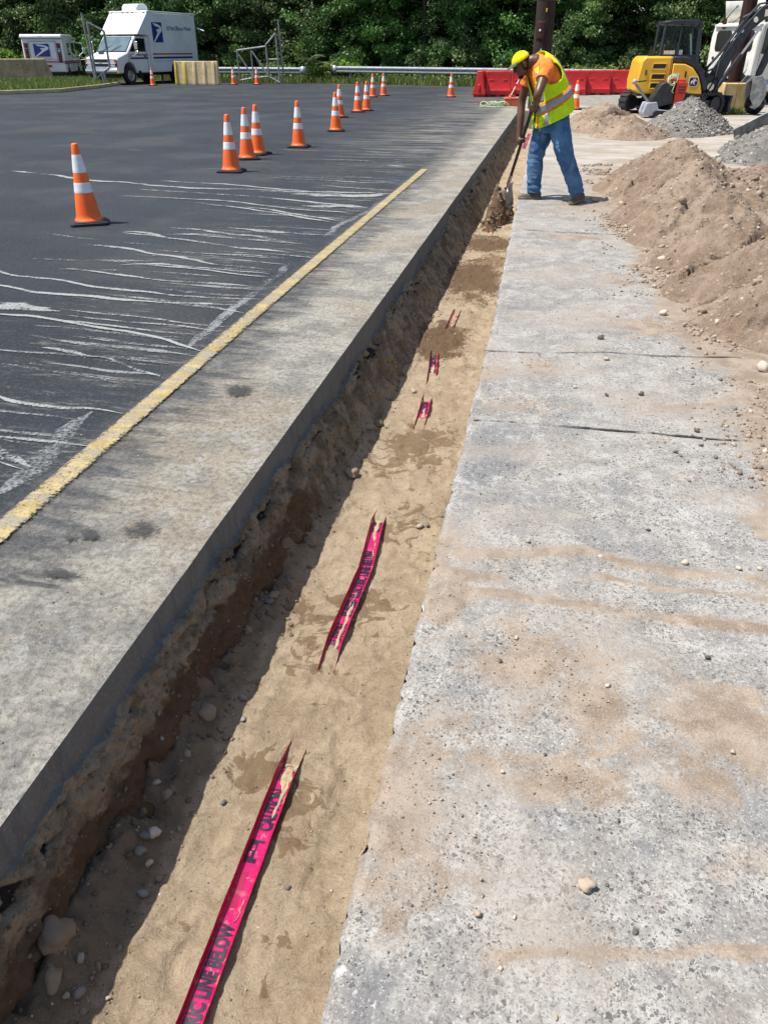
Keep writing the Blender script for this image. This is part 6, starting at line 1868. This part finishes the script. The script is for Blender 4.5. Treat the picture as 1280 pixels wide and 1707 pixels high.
def hand(G, A, P, up):
    """four fingers round the handle at G (axis A), palm on the side P, thumb at the end `up`"""
    A = A.normalized(); P = (P - A * P.dot(A)).normalized(); Q = A.cross(P)
    pc = G + P * .040
    body.ball((0, 0, 0), (.047, .040, .018), 16, 10, 0, frame(pc, A, Q))
    for k, (s, ln) in enumerate(((-.036, 200), (-.012, 225), (.012, 215), (.035, 180))):
        a0 = -10; pts = []
        for j in range(7):
            a = R(a0 + (ln) * j / 6); pts.append(G + A * (-up * s) + P * (math.cos(a) * .030) + Q * (math.sin(a) * .030))
        body.tube([pc + A * (-up * s) + Q * .012] + pts, [.011, .0105, .0105, .010, .0098, .0092, .0086, .0078], 9); body.ball(pts[-1], .0078, 9, 6)
    pts = [pc + A * (up * .030) - Q * .02, G + A * (up * .052) + P * .022 - Q * .026, G + A * (up * .058) - P * .006 - Q * .030, G + A * (up * .050) - P * .028 - Q * .014]
    body.tube(pts, [.015, .0125, .011, .009], 9); body.ball(pts[-1], .009, 9, 6)
    return pc
pL = hand(GL, HD, Vector((.55, -.75, .2)), -1)
pR = hand(GR, HD, Vector((-.45, -.55, .35)), -1)
wL = pL + (EL - pL).normalized() * .07; wR = pR + (ER - pR).normalized() * .07
limb(body, [SL, (SL + EL) / 2 + Vector((.0, -.01, .0)), EL, (EL + wL) / 2, wL, pL], [.062, .055, .046, .045, .030, .026])
limb(body, [SR, (SR + ER) / 2, ER, (ER + wR) / 2, wR, pR], [.060, .053, .046, .045, .030, .026])
HR_, KR_, AR_ = Vector((-.115, 10.02, .83)), Vector((-.20, 10.0, .465)), Vector((-.18, 9.985, .085))
HL_, KL_, AL_ = Vector((.02, 9.86, .83)), Vector((.145, 9.79, .48)), Vector((.335, 9.855, .115))
limb(body, [HR_, KR_, AR_], [.085, .055, .04]); limb(body, [HL_, KL_, AL_], [.085, .055, .04])
worker = remesh(body, 'person', M['skin'], .0062, None, 1)
tag(worker, 'worker in lime safety vest, yellow cap and jeans bending over a shovel', 'person')
for s in (-1, 1): MB().ball((.093, s * .032, .012), (.009, .013, .008), 10, 8, 0, HM).build('eye', M['hair'], worker, True)
mb = MB(); mb.ball((.062, 0, -.100), (.031, .036, .030), 14, 10, 0, HM); mb.build('beard', M['hair'], worker, True)
# hair: shell round the back of the skull
mb = MB(); n = 26; V = []
for j in range(9):
    z = -.075 + .125 * j / 8
    for k in range(n + 1):
        a = R(70 + 220 * k / n); r = math.sqrt(max(.05, 1 - ((z - .02) / .112) ** 2))
        V.append((-.005 + .103 * r * math.cos(a), .081 * r * math.sin(a), z))
mb.add(V, [tuple(map(int, f)) for f in grid_faces(n + 1, 9)], 0, HM); h = mb.build('hair', M['hair'], worker, True); s_ = h.modifiers.new('thickness', 'SOLIDIFY'); s_.thickness = .008
# cap
mb = MB(); V = []; n = 28
for j in range(10):
    ph = R(90 * j / 9)
    for k in range(n):
        a = 2 * math.pi * k / n
        V.append((-.004 + .106 * math.cos(ph) * math.cos(a) * (1 + .02 * math.sin(a * 3)), .085 * math.cos(ph) * math.sin(a), .036 + .092 * math.sin(ph)))
F = [(j * n + k, j * n + (k + 1) % n, (j + 1) * n + (k + 1) % n, (j + 1) * n + k) for j in range(9) for k in range(n)]
F = [f for f in F if not (f[0] // n < 4 and abs((f[0] % n) - n / 2) < 2.5 - .5 * (f[0] // n))]
cp = mb.add(V, F, 0, HM).build('cap', M['cap_yellow'], worker, True); s_ = cp.modifiers.new('thickness', 'SOLIDIFY'); s_.thickness = .004
mb = MB(); V = []
for j in range(6):
    for k in range(13):
        a = R(-62 + 124 * k / 12); e = j / 5
        V.append((.104 * math.cos(a) + e * .085 * max(0, math.cos(a * 1.25)), .083 * math.sin(a), .040 - .010 * e + .012 * math.cos(a) - .020 * (math.sin(a) ** 2) * e))
br = mb.add(V, [tuple(map(int, f)) for f in grid_faces(13, 6)], 0, HM).build('brim', M['brim'], cp, True); s_ = br.modifiers.new('thickness', 'SOLIDIFY'); s_.thickness = .004

# orange shirt
mb = MB(); torso_loft(mb, .02, .985, .004)
def sleeve(S, E, inner):
    d = (E - S); a = S - d * .12 + (inner - S) * .25
    mb.tube(curve([a, S, S + d * .46], 8), [.080 + .005 * math.sin(k * .8) for k in range(17)], 20)
sleeve(SL, EL, Vector((-.22, 9.94, 1.36))); sleeve(SR, ER, Vector((-.22, 9.94, 1.36)))
remesh(mb, 'shirt', M['orange_cloth'], .009, worker, 2, lambda c: .007 * mnoise.noise(Vector((c.x * 9, c.y * 9, c.z * 16))) + .003 * mnoise.noise(c * 40))

# jeans
mb = MB(); torso_loft(mb, -.12, .22, .012, 36, 8)
def leg(H, K, A, r):
    c = curve([H + Vector((0, 0, .06)), H, (H + K) / 2, K, (K + A) / 2, A + (A - K).normalized() * -.0], 8)
    mb.tube(c, [float(x) for x in np.interp(np.linspace(0, 5, len(c)), range(6), r)], 24)
leg(HR_, KR_, AR_ + Vector((0, 0, -.015)), [.105, .122, .112, .094, .088, .082]); leg(HL_, KL_, AL_ + Vector((-.005, 0, -.02)), [.105, .122, .112, .094, .088, .082])
mb.ball((-.045, 9.94, .82), (.15, .16, .10), 20, 12)
def folds(c):
    k = max(0.0, 1 - abs(c.z - .17) / .16) + .7 * max(0.0, 1 - abs(c.z - .47) / .14) + .45
    return .011 * k * mnoise.noise(Vector((c.x * 7, c.y * 7, c.z * 26))) + .008 * mnoise.noise(Vector((c.x * 14 + c.z * 9, c.y * 12, c.z * 9))) + .003 * mnoise.noise(c * 45)
remesh(mb, 'jeans', M['denim'], .0085, worker, 2, folds)

# shoes
def shoe(heel, toe, lift):
    heel = Vector(heel); toe = Vector(toe); d = toe - heel; L = d.length; d.normalize()
    sd = Vector((0, 0, 1)).cross(d).normalized(); up = d.cross(sd).normalized()
    Mx = Matrix((d, sd, up)).transposed().to_4x4(); Mx.translation = heel
    out = [(-.0, .030), (.04, .037), (.12, .038), (.20, .046), (.27, .045), (.31, .030), (.325, .0)]
    k = L / .325
    poly = [(x * k, w) for x, w in out] + [(x * k, -w) for x, w in out[-2::-1]]
    mb = MB(); mb.prism(poly, 0, .026, 0, Mx, 'z')
    sec = [(.012, .028, .075), (.05, .036, .095), (.10, .037, .10), (.15, .040, .080), (.20, .044, .062), (.26, .042, .050), (.30, .030, .038), (.318, .012, .030)]
    V = []; F = []; n = 14
    for x, w, h in sec:
        for j in range(n):
            a = math.pi * j / (n - 1); V.append((x * k, w * math.cos(a), .022 + (h - .022) * max(0.0, math.sin(a)) ** .8))
    for i in range(len(sec) - 1):
        for j in range(n - 1): F.append((i * n + j, (i + 1) * n + j, (i + 1) * n + j + 1, i * n + j + 1))
    F += [tuple(range(n)), tuple(range((len(sec) - 1) * n, len(sec) * n))[::-1]]
    up_ = MB().add(V, F, 0, Mx).build('shoe', M['shoe'], worker, 50)
    mb.build('sole', M['sole'], up_, None, .006)
    lc = MB()
    for x in (.12, .145, .17): lc.tube([(x * k, -.022, .082 - (x - .12) * .45), (x * k + .004, 0, .092 - (x - .12) * .5), (x * k, .022, .082 - (x - .12) * .45)], .0035, 5, 0, Mx)
    lc.build('laces', M['brim'], up_, True)
shoe((-.085, 10.0, .002), (-.365, 9.945, .002), 0)
shoe((.395, 9.915, .030), (.245, 9.63, .004), 0)

# vest with its bands
vest_off = .034
def patch(name, u0, u1, t0, t1, off, mat, parent, nu=24, nt=10, keep=None, th=.004, hang=1.0, tl=None, tilt=0.0):
    V = []; F = []
    for j in range(nt + 1):
        for k in range(nu + 1):
            u = u0 + (u1 - u0) * k / nu
            if tl: a, b = tl(k / nu); a -= tilt * math.cos(u); b -= tilt * math.cos(u)
            else: a, b = t0, t1
            t = a + (b - a) * j / nt
            p = torso(u, t, off + .006 * mnoise.noise(Vector((u * 3, t * 9, 1.3))), hang)
            V.append(p)
    for j in range(nt):
        for k in range(nu):
            u = u0 + (u1 - u0) * (k + .5) / nu; t = t0 + (t1 - t0) * (j + .5) / nt
            if keep is None or keep(u, t): F.append((j * (nu + 1) + k, j * (nu + 1) + k + 1, (j + 1) * (nu + 1) + k + 1, (j + 1) * (nu + 1) + k))
    used = sorted({i for f in F for i in f}); mp = {o: i for i, o in enumerate(used)}
    o = MB().add([V[i] for i in used], [tuple(mp[i] for i in f) for f in F]).build(name, mat, parent, True)
    s = o.modifiers.new('thickness', 'SOLIDIFY'); s.thickness = th; s.offset = 1
    return o
def wrap(u): return (u + math.pi) % (2 * math.pi) - math.pi
def keep_vest(u, t, g=0.0):
    u = wrap(u)
    if abs(u) < .14 + 1.15 * max(0, t - .52) - g: return False
    d = ((abs(u) - math.pi / 2) / (.60 - g)) ** 2 + ((t - .745) / (.140 - g * .2)) ** 2
    return d > 1
ve = patch('vest', 0, 2 * math.pi, .085, .955, vest_off, M['lime'], worker, 110, 64, keep_vest)
# yellow-orange edging round armholes and front
patch('edging', 0, 2 * math.pi, .085, .958, vest_off + .003, M['vest_yellow'], ve, 150, 90, lambda u, t: keep_vest(u, t) and not keep_vest(u, t, -.07), .003)
U = R
def band(u0, u1, a0, b0, a1, b1, mat, name, off, tilt=0.0): return patch(name, u0, u1, 0, 1, vest_off + off, mat, ve, 46, 4, None, .003, 1.0, lambda q: (a0 + (a1 - a0) * q, b0 + (b1 - b0) * q), tilt)
band(U(10), U(350), .285, .435, .285, .435, M['orange_trim'], 'orange_band', .0045, .03)
band(U(10), U(350), .312, .408, .312, .408, M['silver'], 'silver_band', .008, .03)
for c in (48, 312):
    band(U(c - 12), U(c + 12), .09, .27, .09, .27, M['orange_trim'], 'orange_band', .0035)
    band(U(c - 7), U(c + 7), .09, .27, .09, .27, M['silver'], 'silver_band', .0065)
for c in (36, 324, 146, 214):
    o_ = patch('orange_band', U(c - 10), U(c + 10), .43, .90, vest_off + .0035, M['orange_trim'], ve, 6, 20, lambda u, t: keep_vest(u, t), .003)
    patch('silver_band', U(c - 6), U(c + 6), .43, .90, vest_off + .0065, M['silver'], ve, 5, 20, lambda u, t: keep_vest(u, t), .003)
band(U(14), U(24), .09, .25, .09, .25, M['orange_trim'], 'orange_band', .0045)
patch('pocket', U(26), U(36), .10, .20, vest_off + .008, M['lime'], ve, 8, 6, None, .006)
patch('pocket_flap', U(24), U(38), .17, .235, vest_off + .016, M['lime'], ve, 8, 3, None, .006)
patch('pocket_flap', U(66), U(92), .22, .275, vest_off + .012, M['lime'], ve, 8, 3, None, .006)
patch('pocket', U(68), U(90), .11, .25, vest_off + .007, M['lime'], ve, 8, 6, None, .005)
patch('pocket_flap', U(318), U(345), .43, .50, vest_off + .012, M['lime'], ve, 8, 3, None, .006)

# shovel -------------------------------------------------------------------------
sv = thing('shovel', 'long black-handled steel shovel held by the worker with its blade in the soil clump', 'shovel', HB)
MB().tube([HT - HB, (0, 0, 0)], [.0185, .0185], 14).build('handle', M['wood_dark'], sv, 40)
MB().ball(HT - HB, .021, 12, 8).build('grip_end', M['darkplastic'], sv, True)
ac = Vector((.07, .99, -.16)); ac = (ac - HD * ac.dot(HD)).normalized(); nn = HD.cross(ac).normalized()
MB().tube([HD * -.14, HD * .0, HD * .06 + nn * .006], [.021, .023, .018], 14).build('socket', M['blade'], sv, 40)
V = []; n = 12
for j in range(n + 1):
    s = j / n; L = .29 * s
    w = .112 * (1 if s < .55 else math.sqrt(max(0, 1 - ((s - .55) / .47) ** 2))) * (1 if s > .04 else .8)
    for k in range(9):
        a = k / 4 - 1
        V.append(HD * (.03 + L) + ac * (w * a) + nn * (.035 * a * a - .05 * s * (1 - s) + .004) + nn * (.10 * s * s))
b_ = MB().add(V, [tuple(map(int, f)) for f in grid_faces(9, n + 1)]).build('blade', M['blade'], sv, True); s_ = b_.modifiers.new('thickness', 'SOLIDIFY'); s_.thickness = .003
# ------------------------------------------------------------------ trees and plants
def leaves_np(C_, N_, size, r, aspect=.62, up=.55):
    """one small kite-shaped leaf per row of C_ (centre); N_ is the outward direction"""
    n = len(C_)
    nrm = r.normal(size=(n, 3)) * .75 + N_ * .45 + np.array([0, 0, up]); nrm /= np.linalg.norm(nrm, axis=1)[:, None]
    a = r.normal(size=(n, 3)) + N_ * .5 - np.array([0, 0, .35]); a -= nrm * (a * nrm).sum(1)[:, None]; a /= np.linalg.norm(a, axis=1)[:, None] + 1e-9
    b = np.cross(nrm, a); s = (size * r.uniform(.6, 1.35, n))[:, None]
    V = np.stack([C_ - a * s * .5, C_ + b * s * .5 * aspect + nrm * s * .07, C_ + a * s * .55, C_ - b * s * .5 * aspect + nrm * s * .07], 1).reshape(-1, 3)
    return V
def leaf_mesh(name, V, mat, parent, rnd):
    n = len(V) // 4
    return mesh_np(name, V, np.arange(n * 4).reshape(n, 4), mat, parent, None, None, {'rnd': np.repeat(rnd, 4)})
def make_tree(seed, H, rad, base, nl, name='broadleaf_tree', size=.17, mat='leaf', dens=1.0):
    r = np.random.default_rng(seed)
    t = thing(name, 'x', 'tree')
    mb = MB()
    lean = r.normal(size=2) * .25
    tp = [(0, 0, -.1), (lean[0] * .3, lean[1] * .3, H * .25), (lean[0] * .7, lean[1] * .7, H * .55), (lean[0], lean[1], H * .92)]
    mb.tube(tp, [.17, .13, .085, .02], 9)
    clumps = []
    nb = int(30 * dens)
    for k in range(nb):
        z = base + (H - base) * (k + r.uniform(0, 1)) / nb
        f = (z - base) / (H - base); rr_ = rad * (.55 + .75 * math.sin(math.pi * min(1, .18 + f * .82)) ) * r.uniform(.62, 1.1)
        a = k * 2.4 + r.uniform(-.5, .5)
        q = np.interp(z, [p[2] for p in tp], [p[0] for p in tp]), np.interp(z, [p[2] for p in tp], [p[1] for p in tp])
        z0 = max(.2, z - rr_ * r.uniform(.1, .35)); tip = np.array([q[0] + math.cos(a) * rr_, q[1] + math.sin(a) * rr_, z + r.uniform(-.5, .25)])
        mid = np.array([q[0] + math.cos(a + .15) * rr_ * .5, q[1] + math.sin(a + .15) * rr_ * .5, (z0 + tip[2]) / 2 + .15])
        mb.tube([(q[0], q[1], z0), tuple(mid), tuple(tip)], [.045, .028, .008], 5)
        for w, s in ((1.0, .62), (.78, .55), (.55, .5)):
            for _ in range(2):
                c = np.array([q[0], q[1], z0]) * (1 - w) + tip * w + r.normal(size=3) * np.array([.38, .38, .20])
                clumps.append((c, s * r.uniform(.75, 1.25), r.uniform(.0, 1)))
    for k in range(int(16 * dens)):
        z = base + (H - base) * r.random(); a = r.uniform(0, 6.28); clumps.append((np.array([math.cos(a) * rad * .4, math.sin(a) * rad * .4, z]), .6, r.random() * .5))
    mb.build('trunk', M['bark'], t, True)
    per = nl // len(clumps); Cc = []; Nn = []; Rn = []
    for c, s, tone in clumps:
        d = r.normal(size=(per, 3)); d /= np.linalg.norm(d, axis=1)[:, None]
        rad_ = s * r.random(per) ** .45
        p = c + d * rad_[:, None] * np.array([1, 1, .55]); p[:, 2] = np.maximum(p[:, 2], .05)
        Cc.append(p); o = np.array([c[0], c[1], 0]); o = o / (np.linalg.norm(o) + 1e-6)
        Nn.append(d * .5 + o * .6); Rn.append(np.clip(tone * .75 + r.normal(size=per) * .16 + .12, 0, 1))
    Cc = np.concatenate(Cc); Nn = np.concatenate(Nn)
    leaf_mesh('crown', leaves_np(Cc, Nn, size, r), M[mat], t, np.concatenate(Rn))
    return t
def line_y(x): return 46.2 - .125 * x if x < 2 else 45.95 - .35 * (x - 2) * .4
protos = [make_tree(11, 8.5, 2.1, .7, 24000, size=.135), make_tree(12, 9.5, 2.4, .9, 26000, size=.15), make_tree(13, 7.6, 2.2, .5, 24000, size=.115), make_tree(14, 8.8, 2.6, .8, 26000, size=.14), make_tree(15, 6.4, 1.9, .3, 21000, size=.115)]
KIND = ['dark green broadleaf tree in the wood behind the guard rail', 'large-leaved dark green tree in the wood behind the guard rail', 'bushy small-leaved tree in the wood behind the guard rail', 'spreading mid green tree in the wood behind the guard rail', 'low bushy tree at the edge of the wood']
used = set(); rt = np.random.default_rng(99)
def put_tree(x, y, k, s):
    o = protos[k] if k not in used else copy_tree(protos[k])
    used.add(k)
    o.location = (x, y, -.05); o.rotation_euler = (0, 0, rt.uniform(0, 6.28)); o.scale = (s, s, s * rt.uniform(.92, 1.1))
    o['label'] = KIND[k]; o['category'] = 'tree'; o['group'] = KIND[k].split(' in the')[0].split(' at the')[0] + 's of the wood'
x = -40.0; i = 0
while x < 19:
    put_tree(x, line_y(x) + 2.6 + rt.uniform(-.7, .7), [0, 2, 3, 1, 4][i % 5], rt.uniform(.9, 1.12)); x += rt.uniform(2.1, 2.9); i += 1
x = -43.0
while x < 22:
    put_tree(x, line_y(x) + 5.8 + rt.uniform(-.8, .8), [1, 3, 0][i % 3], rt.uniform(1.05, 1.3)); x += rt.uniform(2.6, 3.4); i += 1
# deep wood behind, which reads as one mass
r = np.random.default_rng(5); n = 26000
xs = r.uniform(-52, 30, n); zs = r.uniform(.0, 11, n) ; ys_ = np.array([line_y(v) for v in xs]) + 10.5 + r.normal(size=n) * .9 + .8 * fbm(xs * .5, zs * .6, 3, 9)
P = np.stack([xs, ys_, zs], 1)
wd = leaf_mesh('distant_wood', leaves_np(P, np.tile([0, -1, .2], (n, 1)), .62, r, .8), M['leaf'], None, np.clip(r.normal(size=n) * .15 + .15, 0, 1)); wd['kind'] = 'stuff'

# shrubs along the edge
def make_bush(seed, w, h, n, mat, size, name='shrub'):
    r = np.random.default_rng(seed); t = thing(name, 'x', 'shrub'); mb = MB(); Cc = []; Nn = []; Rn = []
    for k in range(11):
        a = r.uniform(0, 6.28); q = w * math.sqrt(r.random()) * .8; tip = np.array([math.cos(a) * q, math.sin(a) * q, h * r.uniform(.45, 1.0) * (1 - .35 * q / w)])
        mb.tube([(0.1 * math.cos(a), .1 * math.sin(a), -.05), tuple(tip * np.array([.45, .45, .6])), tuple(tip)], [.022, .015, .005], 5)
        for f in (1, .72, .45):
            c = tip * np.array([f, f, f ** .8]); m = n // 33; d = r.normal(size=(m, 3)); d /= np.linalg.norm(d, axis=1)[:, None]
            p = c + d * (.34 * w * r.random(m) ** .5)[:, None] * np.array([1, 1, .7]); p[:, 2] = np.maximum(p[:, 2], .03)
            Cc.append(p); Nn.append(d); Rn.append(np.clip(r.uniform(.1, .9) + r.normal(size=m) * .15, 0, 1))
    mb.build('stems', M['bark'], t, True)
    leaf_mesh('foliage', leaves_np(np.concatenate(Cc), np.concatenate(Nn), size, r), M[mat], t, np.concatenate(Rn))
    return t
bp = [make_bush(21, 1.1, 1.5, 3600, 'leaf', .13), make_bush(22, .8, 1.0, 3000, 'weed', .11), make_bush(23, 1.3, 2.3, 4600, 'leaf', .15), make_bush(24, .7, 1.3, 2600, 'weed', .10)]
BK = ['dark leafy shrub at the foot of the trees', 'bright green weedy shrub by the guard rail', 'tall dark shrub at the foot of the trees', 'upright bright green shrub by the guard rail']
bu_used = set()
def put_bush(x, y, k, s, lab=None):
    o = bp[k] if k not in bu_used else copy_tree(bp[k]); bu_used.add(k)
    o.location = (x, y, -.02); o.rotation_euler = (0, 0, rt.uniform(0, 6.28)); o.scale = (s, s, s)
    o['label'] = lab or BK[k]; o['category'] = 'shrub'
    if lab: o.pop('group', None)
    else: o['group'] = BK[k].replace('shrub', 'shrubs')
x = -38.0; i = 0
while x < 16:
    put_bush(x, line_y(x) + .5 + rt.uniform(-.2, .5), [0, 2][i % 2], rt.uniform(.75, 1.15)); x += rt.uniform(1.7, 2.7); i += 1
for x, y, k, s in ((-12.3, 44.9, 1, 1.0), (-11.6, 45.3, 3, 1.0), (-11.0, 45.4, 1, 1.15), (-10.3, 45.2, 3, .8), (-12.9, 45.2, 3, .7), (-17.3, 45.0, 1, .8), (-15.2, 45.0, 3, .9), (-14.4, 45.0, 1, .9), (-8.9, 45.2, 1, .7), (-5.5, 44.4, 1, .8), (2.2, 42.2, 1, 1.0), (3.6, 41.8, 3, 1.0), (.9, 42.6, 3, .9), (-28.2, 46.9, 3, 1.5), (-30.2, 46.6, 1, 1.6), (-31.8, 45.9, 3, 1.5)):
    put_bush(x, y, k, s)
# sumac-like plant with feathered fronds above the rail end
def make_fern(seed, h):
    r = np.random.default_rng(seed); t = thing('feathery_plant', 'feathery fronded plant rising behind the rounded end of the guard rail', 'plant'); mb = MB(); V = []; Rn = []
    for k in range(13):
        a = k * 2.4; z0 = h * r.uniform(.35, .75); L = r.uniform(.7, 1.1)
        p = [np.array([math.cos(a) * q * .9, math.sin(a) * q * .9, z0 + .55 * q - .45 * q * q]) for q in np.linspace(0, L, 12)]
        mb.tube([(0, 0, z0)] + [tuple(v) for v in p[1:]], .008, 4)
        for v in p[2:]:
            for s in (-1, 1):
                side = np.array([-math.sin(a), math.cos(a), .15]) * s; tip = v + side * .26 + np.array([math.cos(a), math.sin(a), -.25]) * .1
                w = np.array([math.cos(a), math.sin(a), 0]) * .035; m_ = (v + tip) / 2
                V += [v, m_ + w, tip, m_ - w]; Rn.append(r.uniform(.4, 1))
    mb.tube([(0, 0, -.05), (.03, 0, h * .8)], [.03, .015], 6)
    mb.build('stem', M['bark'], t, True); leaf_mesh('fronds', np.array(V), M['leaf'], t, np.array(Rn)); return t
fe = make_fern(3, 1.55); fe.location = (-12.75, 44.5, 0)

# grass ---------------------------------------------------------------------------
def blades(name, P, h, w, r, mat):
    n = len(P); a = r.uniform(0, 6.28, n); hh = h * r.uniform(.4, 1.3, n); b = np.stack([np.cos(a), np.sin(a), np.zeros(n)], 1); l = r.normal(size=(n, 3)) * .35; l[:, 2] = 0
    ww = (w * r.uniform(.6, 1.3, n))[:, None]
    base = P; mid = P + np.array([0, 0, .55]) * hh[:, None] + l * .3 * hh[:, None]; tip = P + np.array([0, 0, 1]) * hh[:, None] + l * hh[:, None]
    V = np.stack([base - b * ww, base + b * ww, mid + b * ww * .8, tip, mid - b * ww * .8], 1).reshape(-1, 3)
    F = np.arange(n * 5).reshape(n, 5)
    o = mesh_np(name, V, F, mat, None, None, None, {'rnd': np.repeat(r.random(n) ** 1.4, 5)}); o['kind'] = 'stuff'; return o
ISL = [(-19.9, 32.3), (-20.3, 36.0), (-21.1, 39.6), (-22.6, 41.3), (-25.5, 43.9), (-40, 46), (-46, 32), (-31, 26), (-21.4, 30.2)]
mb = MB(); mb.prism(ISL, .0, .11, axis='z'); isl = mb.build('grass_island', M['soilground']); isl['kind'] = 'structure'
kb = MB()
for (x0, y0), (x1, y1) in zip(ISL, ISL[1:] + ISL[:1]):
    d = Vector((x1 - x0, y1 - y0, 0)); L = d.length; kb.box((0, 0, 0), (L + .06, .10, .14), 0, Matrix.Translation(((x0 + x1) / 2, (y0 + y1) / 2, .072)) @ Matrix.Rotation(math.atan2(d.y, d.x), 4, 'Z'))
kb.build('kerb', M['kerb'], None, None, .02)['kind'] = 'structure'
def inside(x, y, poly):
    c = np.zeros(len(x), bool); j = len(poly) - 1
    for i in range(len(poly)):
        (xi, yi), (xj, yj) = poly[i], poly[j]; c ^= ((yi > y) != (yj > y)) & (x < (xj - xi) * (y - yi) / (yj - yi + 1e-12) + xi); j = i
    return c
r = np.random.default_rng(61); x = r.uniform(-36, -19.5, 26000); y = r.uniform(28, 45.5, 26000); k = inside(x, y, ISL) & (np.hypot(x + 20, y - 32) > .3)
x, y = x[k], y[k]; blades('grass', np.stack([x, y, np.full(len(x), .10)], 1), .20, .016, r, M['grass'])
n = 34000; x = r.uniform(-36, 16, n); u = r.random(n); y = np.where(x < -13, 42.9, np.interp(x, [-13, -11.35, 2.4, 16], [43.6, 43.4, 38.8, 38])) + u * 4.2
k = ~inside(x, y, ISL) & ~((x > -24.5) & (x < -18.3) & (y < 46)) & ~((x > -31) & (x < -25.5) & (y < 48)); x, y, u = x[k], y[k], u[k]
blades('grass', np.stack([x, y, np.zeros(len(x))], 1), .30, .020, r, M['grass'])
gs = MB(); gs.add([(-60, 42.8, -.01 + .02), (-13, 42.8, .01), (-11.3, 43.2, .01), (2.4, 38.5, .01), (60, 38, .01), (60, 70, .01), (-60, 70, .01)], [tuple(range(7))]).build('grass_verge', M['soilground'])['kind'] = 'structure'
n = 9000; x = r.uniform(-22, 12, n); off = r.random(n)
y = np.where(x < -13, 43.75, np.interp(x, [-13, -11.35, 2.4, 12], [44.0, 44.75, 40.1, 39.5])) + off ** 1.5 * 2.4; hgt = .15 + .75 * r.random(n) * (.5 + .8 * np.clip(fbm(x * .8, y * .8, 3, 66) + .3, 0, 1))
k = ~((x > -24.5) & (x < -18.0) & (y < 46.2)); x, y, hgt = x[k], y[k], hgt[k]
wl = leaf_mesh('weeds', leaves_np(np.stack([x, y, hgt * r.random(len(x))], 1), np.tile([0, -.3, .5], (len(x), 1)), .13, r), M['weed'], None, r.random(len(x))); wl['kind'] = 'stuff'
n = 260; a = r.uniform(0, 6.28, n); q = .3 * np.sqrt(r.random(n))
blades('grass', np.stack([4.62 + q * np.cos(a) * 1.3, 24.95 + q * np.sin(a) * .7, np.zeros(n)], 1), .17, .010, r, M['grass'])
